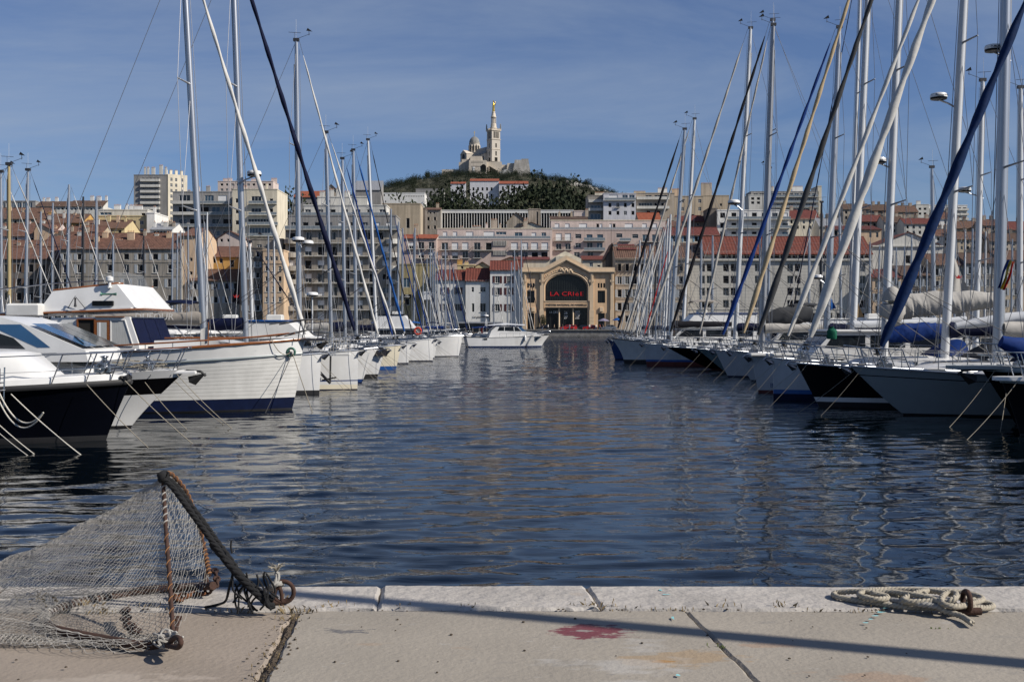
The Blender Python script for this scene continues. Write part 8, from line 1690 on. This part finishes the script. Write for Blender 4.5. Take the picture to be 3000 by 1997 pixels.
car('red car parked before the middle theatre door', 1661, 309, 'car_red', R(8)); car('second red car right of the theatre doors', 1679, 309, 'car_red', R(75)); car('long red car beside the right pilaster', 1728, 308.5, 'car_red', R(2)); car('silver grey car under the parasols right of the theatre', 1783, 309, 'car_grey', R(4)); car('black car left of the theatre doors', 1593, 309, 'car_black', R(-4)); car('small black car behind the people before the theatre', 1704, 311, 'car_black', R(3))
def parasol(label, px, Y, py, mk, w_=3.0):
    o = thing('parasol', label, 'parasol', (WX(px, Y), Y, 1.5), 0, 'parasols by the theatre'); z = WZ(py, Y)-1.5
    MB().tube([(0, 0, 0), (0, 0, z)], .04, 6).build('pole', M['alloy_dark'], o); MB().lathe([(w_/2, z-.75), (w_*.25, z-.3), (0, z)], 8).build('canopy', M[mk], o)
dm('tarp_lilac', (.20, .18, .25), .8)
parasol('lilac grey parasol before the right theatre bay', 1768, 306, 932, 'tarp_lilac', 3.4); parasol('blue parasol at the right end of the theatre', 1808, 305, 930, 'tarp_bright', 2.8)
tl = thing('traffic_light', 'slim dark lamp post with lanterns before the left theatre bay', 'lamp post', (WX(1554, 306), 306, 1.5))
MB().tube([(0, 0, 0), (0, 0, 16)], [.12, .06], 8).build('post', M['rail_iron'], tl)
for z in (8.6, 10.4, 12): q = MB(); q.bbox(-.6, -.05, -.2, .2, z, z+.5, .06); q.build('lantern', M['rail_iron'], tl)
pk = thing('kiosk', 'low grey floating office with flat ribbed roof between the masts and the white cruiser', 'kiosk', (WX(1405, 285), 285, .3))
MB().bbox(-5.4, 5.4, 0, 5, 0, 3.0, .05).build('wall', M['w_dim'], pk); MB().bbox(-5.8, 5.8, -.5, 5.4, 3.003, 3.4, .05).build('roof', M['zinc'], pk)
for i in range(6): MB().box(-5+i*1.75, -3.6+i*1.75, -.02, -.003, .9, 2.3).build('window', M['win_glass'], pk)
t = thing('shrub', 'small leafy shrub left of the theatre doors', 'shrub', (WX(1590, 312), 312, 1.5)); c = link('crown', CR['d'][0], t); c.scale = (1.9, 1.9, 4.2); c.location = (0, 0, .3); q = link('trunk', CR['d'][1], t); q.scale = (1.5, 1.5, 2.5)
# lamp post on the near quay, right of the view: its shadow crosses the slabs
LP = thing('lamp_post', 'tall grey lamp post on the near quay', 'lamp post', (0, 0, 1.25))
tipx, tipy = gp(800, 1752); hgt = 9.0; ln = hgt/math.tan(R(SUN_EL)); dxs, dys = math.cos(R(SUN_AZ)), -math.sin(R(SUN_AZ))
aim = gp(2990, 1922); vx, vy = gp(1900, 1838)
LP.location = (vx+dxs*ln*.62, vy+dys*ln*.62, 1.25)
MB().tube([(0, 0, 0), (0, 0, .8), (0, 0, 1.0), (0, 0, hgt)], [.16, .16, .105, .075], 14).build('post', M['alloy_dark'], LP, 40)
MB().box(-.2, .2, -.2, .2, 0, .04).build('base_plate', M['alloy_dark'], LP)

# ------------------------------------------------------------------ fishing net on its iron frame
dm('rust', (.050, .023, .015), .9, var=.45, scale=18, bump=.004, bscale=60); dm('rust_bright', (.13, .048, .018), .9, var=.4, scale=20, bump=.003, bscale=60)
dm('net_twine', (.33, .315, .29), .9, var=.3, scale=8); dm('rope_black', (.006, .0065, .008), .95, var=.35, scale=30, bump=.004, bscale=90); dm('rope_orange', (.22, .10, .035), .9, var=.3, scale=30); dm('rope_grey', (.30, .29, .27), .95, var=.25, scale=30, bump=.003, bscale=120); dm('rope_cream', (.35, .315, .25), .95, var=.22, scale=25, bump=.003, bscale=120)
def GV(px, py, z=1.25): return G(px, py, z)
FN = thing('fishing_net', 'pale fishing net draped over a rusty iron frame at the quay edge', 'fishing net', (0, 0, 0))
A = W(478, 1402, 6.55); Nn = GV(518, 1872, 1.30); Fa = GV(627, 1712, 1.34)
def wpt(p): return Vector(p)
near_rod = crom([A, W(487, 1560, 6.35), W(497, 1690, 6.12), Nn+Vector((-.02, 0, .04))], 10)
MB().tube(near_rod, .011, 8).build('frame_rod', M['rust'], FN, 60)
far_rod = crom([A+Vector((.01, 0, .03)), W(505, 1392, 6.65), W(545, 1440, 6.8), W(572, 1510, 6.95), W(598, 1600, 7.05), Fa+Vector((0, -.1, .08))], 8)
MB().tube(far_rod, .011, 8).build('frame_rod', M['rust'], FN, 60)
def serve(path, r0, mk, name, pitch=.035, a0=0.0, a1=1.0, rr=.0035):
    P_ = [Vector(p) for p in path]; L_ = [0]
    for i in range(1, len(P_)): L_.append(L_[-1]+(P_[i]-P_[i-1]).length)
    tot = L_[-1]; n = int((a1-a0)*tot/pitch*9); pts = []
    for i in range(n):
        s_ = (a0+(a1-a0)*i/n)*tot; k = max(j for j in range(len(L_)) if L_[j] <= s_+1e-9); k = min(k, len(P_)-2); p = P_[k].lerp(P_[k+1], (s_-L_[k])/(L_[k+1]-L_[k]+1e-9)); t_ = (P_[k+1]-P_[k]).normalized()
        u = t_.cross(Vector((0, 1, 0.01))).normalized(); v = t_.cross(u); a = s_/pitch*6.283; pts.append(p+(u*math.cos(a)+v*math.sin(a))*r0)
    if len(pts) > 2: MB().tube(pts, rr, 5).build(name, M[mk], FN, 60)
serve(near_rod, .012, 'net_twine', 'lashing', .045, 0, .3, .0045); serve(near_rod, .012, 'rope_orange', 'lashing', .09, .3, 1, .003); serve(far_rod, .012, 'rope_orange', 'lashing', .05, .0, 1, .0045)
bar = crom([Fa+Vector((0, -.02, 0)), GV(560, 1718, 1.29), GV(420, 1728, 1.28), GV(290, 1752, 1.27), GV(215, 1768, 1.27), GV(150, 1790, 1.27), GV(128, 1812, 1.27), GV(150, 1838, 1.27), GV(230, 1858, 1.28), GV(330, 1876, 1.28), GV(430, 1890, 1.28), Nn], 8)
MB().tube(bar, .025, 8).build('bottom_bar', M['rust'], FN, 60)
serve(bar, .028, 'net_twine', 'lashing', .03, .30, .62, .004)
# hook and eye at the near corner
MB().tube(crom([GV(490, 1888, 1.30), GV(520, 1895, 1.32), GV(530, 1880, 1.36), GV(520, 1866, 1.37), GV(505, 1872, 1.34), GV(495, 1890, 1.29)], 6), .014, 8).build('shackle', M['rust'], FN, 60)
MB().tube([GV(508, 1882, 1.27), W(522, 1812, 6.1)], .012, 8).build('shackle_pin', M['rust'], FN); q = MB(); p = W(522, 1810, 6.1); q.tube([p+Vector((-.025, 0, 0)), p+Vector((.02, 0, 0))], .014, 8); q.build('pin_head', M['rust'], FN)
r = random.Random(2)
for i in range(6):
    p0 = GV(470+i*9, 1880, 1.31); MB().tube(crom([p0+Vector((r.uniform(-.05, .05), r.uniform(-.03, .03), r.uniform(-.03, .06))) for _ in range(6)], 5), .006, 5).build('twine_knot', M['net_twine'], FN)
def chain(pts, rl, mk='rust', r0=.009):
    P_ = crom(pts, 6); L_ = 0; last = P_[0]; k = 0
    for i in range(1, len(P_)):
        if (P_[i]-last).length > rl*1.5:
            t_ = (P_[i]-last).normalized(); b = MB(); b.torus((0, 0, 0), rl*.62, r0, 'z', 12, 6, 0, (1.35, .9)); o = b.build('chain_link', M[mk], FN, 60); o.location = (P_[i]+last)/2
            o.rotation_mode = 'QUATERNION'; o.rotation_quaternion = t_.to_track_quat('X', 'Z') @ Vector((1, 0, 0)).rotation_difference(Vector((1, 0, 0))); 
            if k % 2: o.rotation_quaternion = o.rotation_quaternion @ Matrix.Rotation(R(90), 4, 'X').to_quaternion()
            last = P_[i]; k += 1
chain([W(628, 1665, 7.1), GV(636, 1700, 1.34), GV(634, 1725, 1.30), GV(600, 1730, 1.28)], .03); chain([W(610, 1670, 7.0), W(600, 1690, 7.0), GV(612, 1718, 1.30)], .03); chain([GV(600, 1738, 1.27), GV(560, 1740, 1.27), GV(545, 1746, 1.28), GV(520, 1742, 1.28), GV(510, 1752, 1.27), GV(540, 1760, 1.27)], .026, 'rust_bright')
chain([GV(500, 1738, 1.28), GV(520, 1756, 1.28), GV(505, 1762, 1.275)], .026, 'rust_bright')
chain([W(370, 1778, 6.35), GV(375, 1820, 1.31), GV(390, 1835, 1.30), GV(405, 1850, 1.30), GV(418, 1862, 1.28)], .032); chain([W(362, 1785, 6.35), GV(364, 1815, 1.31), GV(378, 1840, 1.29), GV(400, 1862, 1.28)], .032)
# mesh of the net: diamond twine on three draped sheets
def net_sheet(fn, nu, nv, rad, b, seed, drop=.0):
    r = random.Random(seed); P_ = {}
    for i in range(nu+1):
        for j in range(nv+1):
            if (i+j) % 2 == 0:
                p = fn(i/nu, j/nv); P_[i, j] = p+Vector((r.gauss(0, .0022), r.gauss(0, .0022), r.gauss(0, .0022)))
    for (i, j), p in P_.items():
        for d in ((1, 1), (1, -1)):
            q = P_.get((i+d[0], j+d[1]))
            if q is None: continue
            m = (p+q)/2-Vector((0, 0, .004)); b.tube([p, m, q], rad, 3, 0, False)
    return b
Wl = W(-60, 1672, 6.45)                               # ridge runs down to the left
def ridge(u):
    p = A.lerp(Wl, u); return p-Vector((0, 0, .03*math.sin(math.pi*u)))
def rod_at(path, t): k = t*(len(path)-1); i = min(int(k), len(path)-2); return Vector(path[i]).lerp(Vector(path[i+1]), k-i)
gl = [GV(520, 1880, 1.275), GV(380, 1895, 1.265), GV(230, 1888, 1.262), GV(100, 1886, 1.262), GV(-60, 1884, 1.262)]
gl2 = crom(gl, 8)
def near_fn(u, v):
    w_ = v; v = v**1.7; top = ridge(u); bot = rod_at(gl2, u); p = top.lerp(bot, v); p.y += -.10*math.sin(math.pi*v)*u*.4; p.z -= .24*math.sin(math.pi*v)*(u*(1.15-u))*1.8; p.z += .014*math.sin(17*u+4*v)+.012*math.sin(31*u-9*v)*v; p.y += .06*math.sin(8*u+3*v)*math.sin(math.pi*v); p.z = max(p.z, 1.262)
    if u < .08: p = p.lerp(rod_at(near_rod, v), 1-u/.08)
    return p
fl_ = crom([Fa, GV(480, 1722, 1.28), GV(330, 1738, 1.28), GV(150, 1742, 1.28), GV(-60, 1752, 1.27)], 8)
def far_fn(u, v):
    v = v**1.7; top = ridge(u); bot = rod_at(fl_, u); p = top.lerp(bot, v); p.z -= .2*math.sin(math.pi*v)*(u*(1.15-u))*1.6; p.z = max(p.z, 1.275)
    if u < .08: p = p.lerp(rod_at(far_rod, v), 1-u/.08)
    return p
nb = MB(); net_sheet(near_fn, 80, 92, .0013, nb, 1); net_sheet(far_fn, 64, 64, .0012, nb, 2)
def floor_fn(u, v):
    a = rod_at(bar, .36+.62*u); b_ = rod_at(gl2, 1-u*.98) if False else a+Vector((-.55+.45*u, -.05-.10*math.sin(3*u), 0)); p = a.lerp(b_, v); p.z = 1.268+.05*math.sin(math.pi*v)*abs(math.sin(7*u+3*v))+.02*(1-v); return p
net_sheet(floor_fn, 44, 12, .0015, nb, 3)
def heap_fn(u, v):
    x = GV(0, 1870, 1.26); p = GV(520-560*u, 1876+14*v*(1-.3*u), 1.26); p.z = 1.262+.045*math.sin(math.pi*v)*(.6+.4*math.sin(9*u)); return p
net_sheet(heap_fn, 80, 8, .0022, nb, 4)
def mouth_fn(u, v): 
    a, c = rod_at(near_rod, v), rod_at(far_rod, v); p = a.lerp(c, u); p.z -= .05*math.sin(math.pi*u); return p
nb.build('netting', M['net_twine'], FN, None, 'stuff')
nb2 = MB(); net_sheet(mouth_fn, 14, 44, .0010, nb2, 6); nb2.build('netting', M['rope_grey'], FN, None, 'stuff')
# ------------------------------------------------------------------ ropes and rings
def laid_rope(name, path, r_, mk, parent, strands=3, pitch=None, seed=0):
    P_ = [Vector(p) for p in path]; pitch = pitch or r_*6; L_ = [0]
    for i in range(1, len(P_)): L_.append(L_[-1]+(P_[i]-P_[i-1]).length)
    tot = L_[-1]; n = max(8, int(tot/pitch*7)); b = MB(); fr = []
    k = 0; up = Vector((0, 0, 1))
    for i in range(n+1):
        s_ = tot*i/n
        while k < len(P_)-2 and L_[k+1] < s_: k += 1
        p = P_[k].lerp(P_[k+1], (s_-L_[k])/(L_[k+1]-L_[k]+1e-9)); t_ = (P_[k+1]-P_[k]).normalized(); a = t_.cross(up)
        if a.length < 1e-3: a = t_.cross(Vector((0, 1, 0)))
        a.normalize(); fr.append((p, a, a.cross(t_), s_))
    for s in range(strands):
        b.tube([p+(a*math.cos(l/pitch*6.283+s*6.283/strands)+v*math.sin(l/pitch*6.283+s*6.283/strands))*r_*.52 for p, a, v, l in fr], r_*.56, 6)
    return b.build(name, M[mk], parent, 60)
MR = thing('mooring_ring', 'rusty mooring ring with a frayed grey rope knot at left', 'mooring ring', tuple(GV(815, 1775)))
cM = Vector(MR.location)
def rel(p): return Vector(p)-cM
MB().torus((.03, .0, .085), .062, .013, 'y', 22, 8).build('ring', M['rust'], MR, 60); MB().tube(crom([(-.02, 0, -.03), (-.022, 0, .07), (0, 0, .115), (.02, 0, .07), (.022, 0, -.03)], 6), .012, 8).build('eye_bolt', M['rust'], MR, 60)
MB().tube(crom([(-.09, 0, .06), (-.04, -.01, .035), (.0, 0, .02), (.06, .01, .04)], 5), .014, 8).build('hook', M['rust'], MR, 60)
laid_rope('knot', crom([(-.07, 0, .10), (-.03, -.03, .125), (.01, -.02, .14), (.015, .03, .12), (-.02, .02, .10), (-.03, -.03, .12), (0, -.01, .17), (-.01, 0, .20)], 6), .016, 'rope_grey', MR)
q = MB(); r = random.Random(4)
for i in range(26): a = r.uniform(0, 6.28); q.tube([(-.01, 0, .195), (-.01+.02*math.cos(a), .02*math.sin(a), .225+r.uniform(0, .02)), (-.01+.05*math.cos(a), .05*math.sin(a), .235+r.uniform(-.01, .03))], .0022, 3)
q.build('frayed_end', M['rope_cream'], MR)
BR = thing('black_rope', 'thick black doubled rope stretched from the net apex to the mooring ring', 'rope', (0, 0, 0))
e0 = GV(770, 1755, 1.33); laid_rope('rope_strand', crom([A+Vector((-.015, -.02, .0)), W(500, 1420, 6.5), W(560, 1500, 6.5), W(640, 1610, 6.5), W(700, 1690, 6.5), e0], 8), .018, 'rope_black', BR); laid_rope('rope_strand', crom([A+Vector((-.02, .03, .02)), W(485, 1398, 6.58), W(520, 1430, 6.58), W(580, 1510, 6.58), W(660, 1620, 6.56), W(720, 1700, 6.55), e0+Vector((.03, .03, 0))], 8), .020, 'rope_black', BR)
laid_rope('rope_strand', crom([W(620, 1590, 6.53), W(680, 1660, 6.5), W(740, 1725, 6.5), e0+Vector((.06, 0, .0))], 8), .024, 'rope_black', BR); laid_rope('rope_strand', crom([W(660, 1640, 6.5), W(720, 1705, 6.48), GV(785, 1768, 1.31), GV(800, 1775, 1.29)], 8), .022, 'rope_black', BR)
MB().tube([W(478, 1402, 6.5), W(470, 1392, 6.5), W(480, 1386, 6.55), W(492, 1392, 6.55)], .022, 8).build('rope_bend', M['rope_black'], BR, 60)
r = random.Random(9)
for i in range(14):
    p0 = W(690+r.uniform(-10, 90), 1690+r.uniform(-20, 50), 6.5); e = Vector((r.uniform(-.08, .10), r.uniform(-.05, .02), -r.uniform(.08, .2))); q = p0+e
    MB().tube(crom([p0, p0+e*.4+Vector((r.uniform(-.03, .03), 0, 0)), Vector((q.x, q.y, max(q.z, 1.27))), Vector((q.x+r.uniform(-.06, .06), q.y, max(q.z-.05, 1.265)))], 5), .006, 5).build('loose_strand', M['rope_black'], BR, 60)
MB().tube(crom([W(690, 1650, 6.5), W(672, 1720, 6.5), GV(660, 1760, 1.27), GV(630, 1772, 1.27), GV(600, 1778, 1.27)], 6), .008, 6).build('loose_strand', M['rope_black'], BR, 60); MB().tube(crom([W(680, 1620, 6.5), W(676, 1600, 6.5), W(678, 1582, 6.5)], 4), .006, 5).build('loose_strand', M['rope_black'], BR)
# coiled rope at right, on its ring
CRp = thing('coiled_rope', 'heap of pale twisted mooring rope lying on the quay edge', 'rope', (0, 0, 0))
K = 3000/2356*.0+1100/2356
def cp(x, y, z=0.0):                                  # places read off an enlarged view of this corner
    return GV(1900+x*K, 1640+y*K, 1.258+.018+z)
path = [cp(2030, 395), cp(1960, 350), cp(1840, 312, .01), cp(1780, 270, .03), cp(1735, 215, .05), cp(1700, 208, .05), cp(1600, 228, .03), cp(1560, 236, .02), cp(1480, 215, .03), cp(1330, 195, .03), cp(1180, 205), cp(1170, 225), cp(1250, 243), cp(1420, 268), cp(1600, 292), cp(1760, 300), cp(1880, 285, .02), cp(2000, 295, .02), cp(2120, 300), cp(2160, 285), cp(2100, 262, .01), cp(1990, 240, .03), cp(1860, 205, .05), cp(1700, 188, .03), cp(1500, 184, .02), cp(1360, 196, .03), cp(1325, 222, .03), cp(1420, 245, .03), cp(1495, 240, .03), cp(1480, 222, .04), cp(1400, 205, .045), cp(1500, 198, .05), cp(1650, 215, .06), cp(1760, 235, .06), cp(1850, 270, .05), cp(1920, 240, .08), cp(1930, 210, .08), cp(1880, 200, .08), cp(1840, 235, .07), cp(1850, 275, .05), cp(1940, 290, .04), cp(2060, 262, .03), cp(2095, 240, .02), cp(2020, 212, .02), cp(1900, 196, .02), cp(1800, 190, .02), cp(1700, 200, .06), cp(1600, 245, .04), cp(1650, 262, .04), cp(1800, 255, .05)]
laid_rope('rope', crom(path, 10), .0175, 'rope_cream', CRp, 3, .075)
laid_rope('rope', crom([cp(1520, 250, .02), cp(1640, 268, .03), cp(1780, 285, .03), cp(1850, 300, .02)], 10), .0175, 'rope_grey', CRp, 3, .075)
RR = thing('mooring_ring', 'rusty iron mooring ring standing in the pale coiled rope at right', 'mooring ring', tuple(GV(1900+2005*K, 1640+345*K)))
MB().torus((0, .02, .075), .055, .016, 'x', 22, 8).build('ring', M['rust'], RR, 60); MB().tube([(-.09, 0, .02), (.07, -.01, .025)], .022, 8).build('bar', M['rust'], RR, 60); MB().tube([(-.14, .04, .02), (-.05, .02, .05)], .022, 8).build('bar', M['rust'], RR, 60)
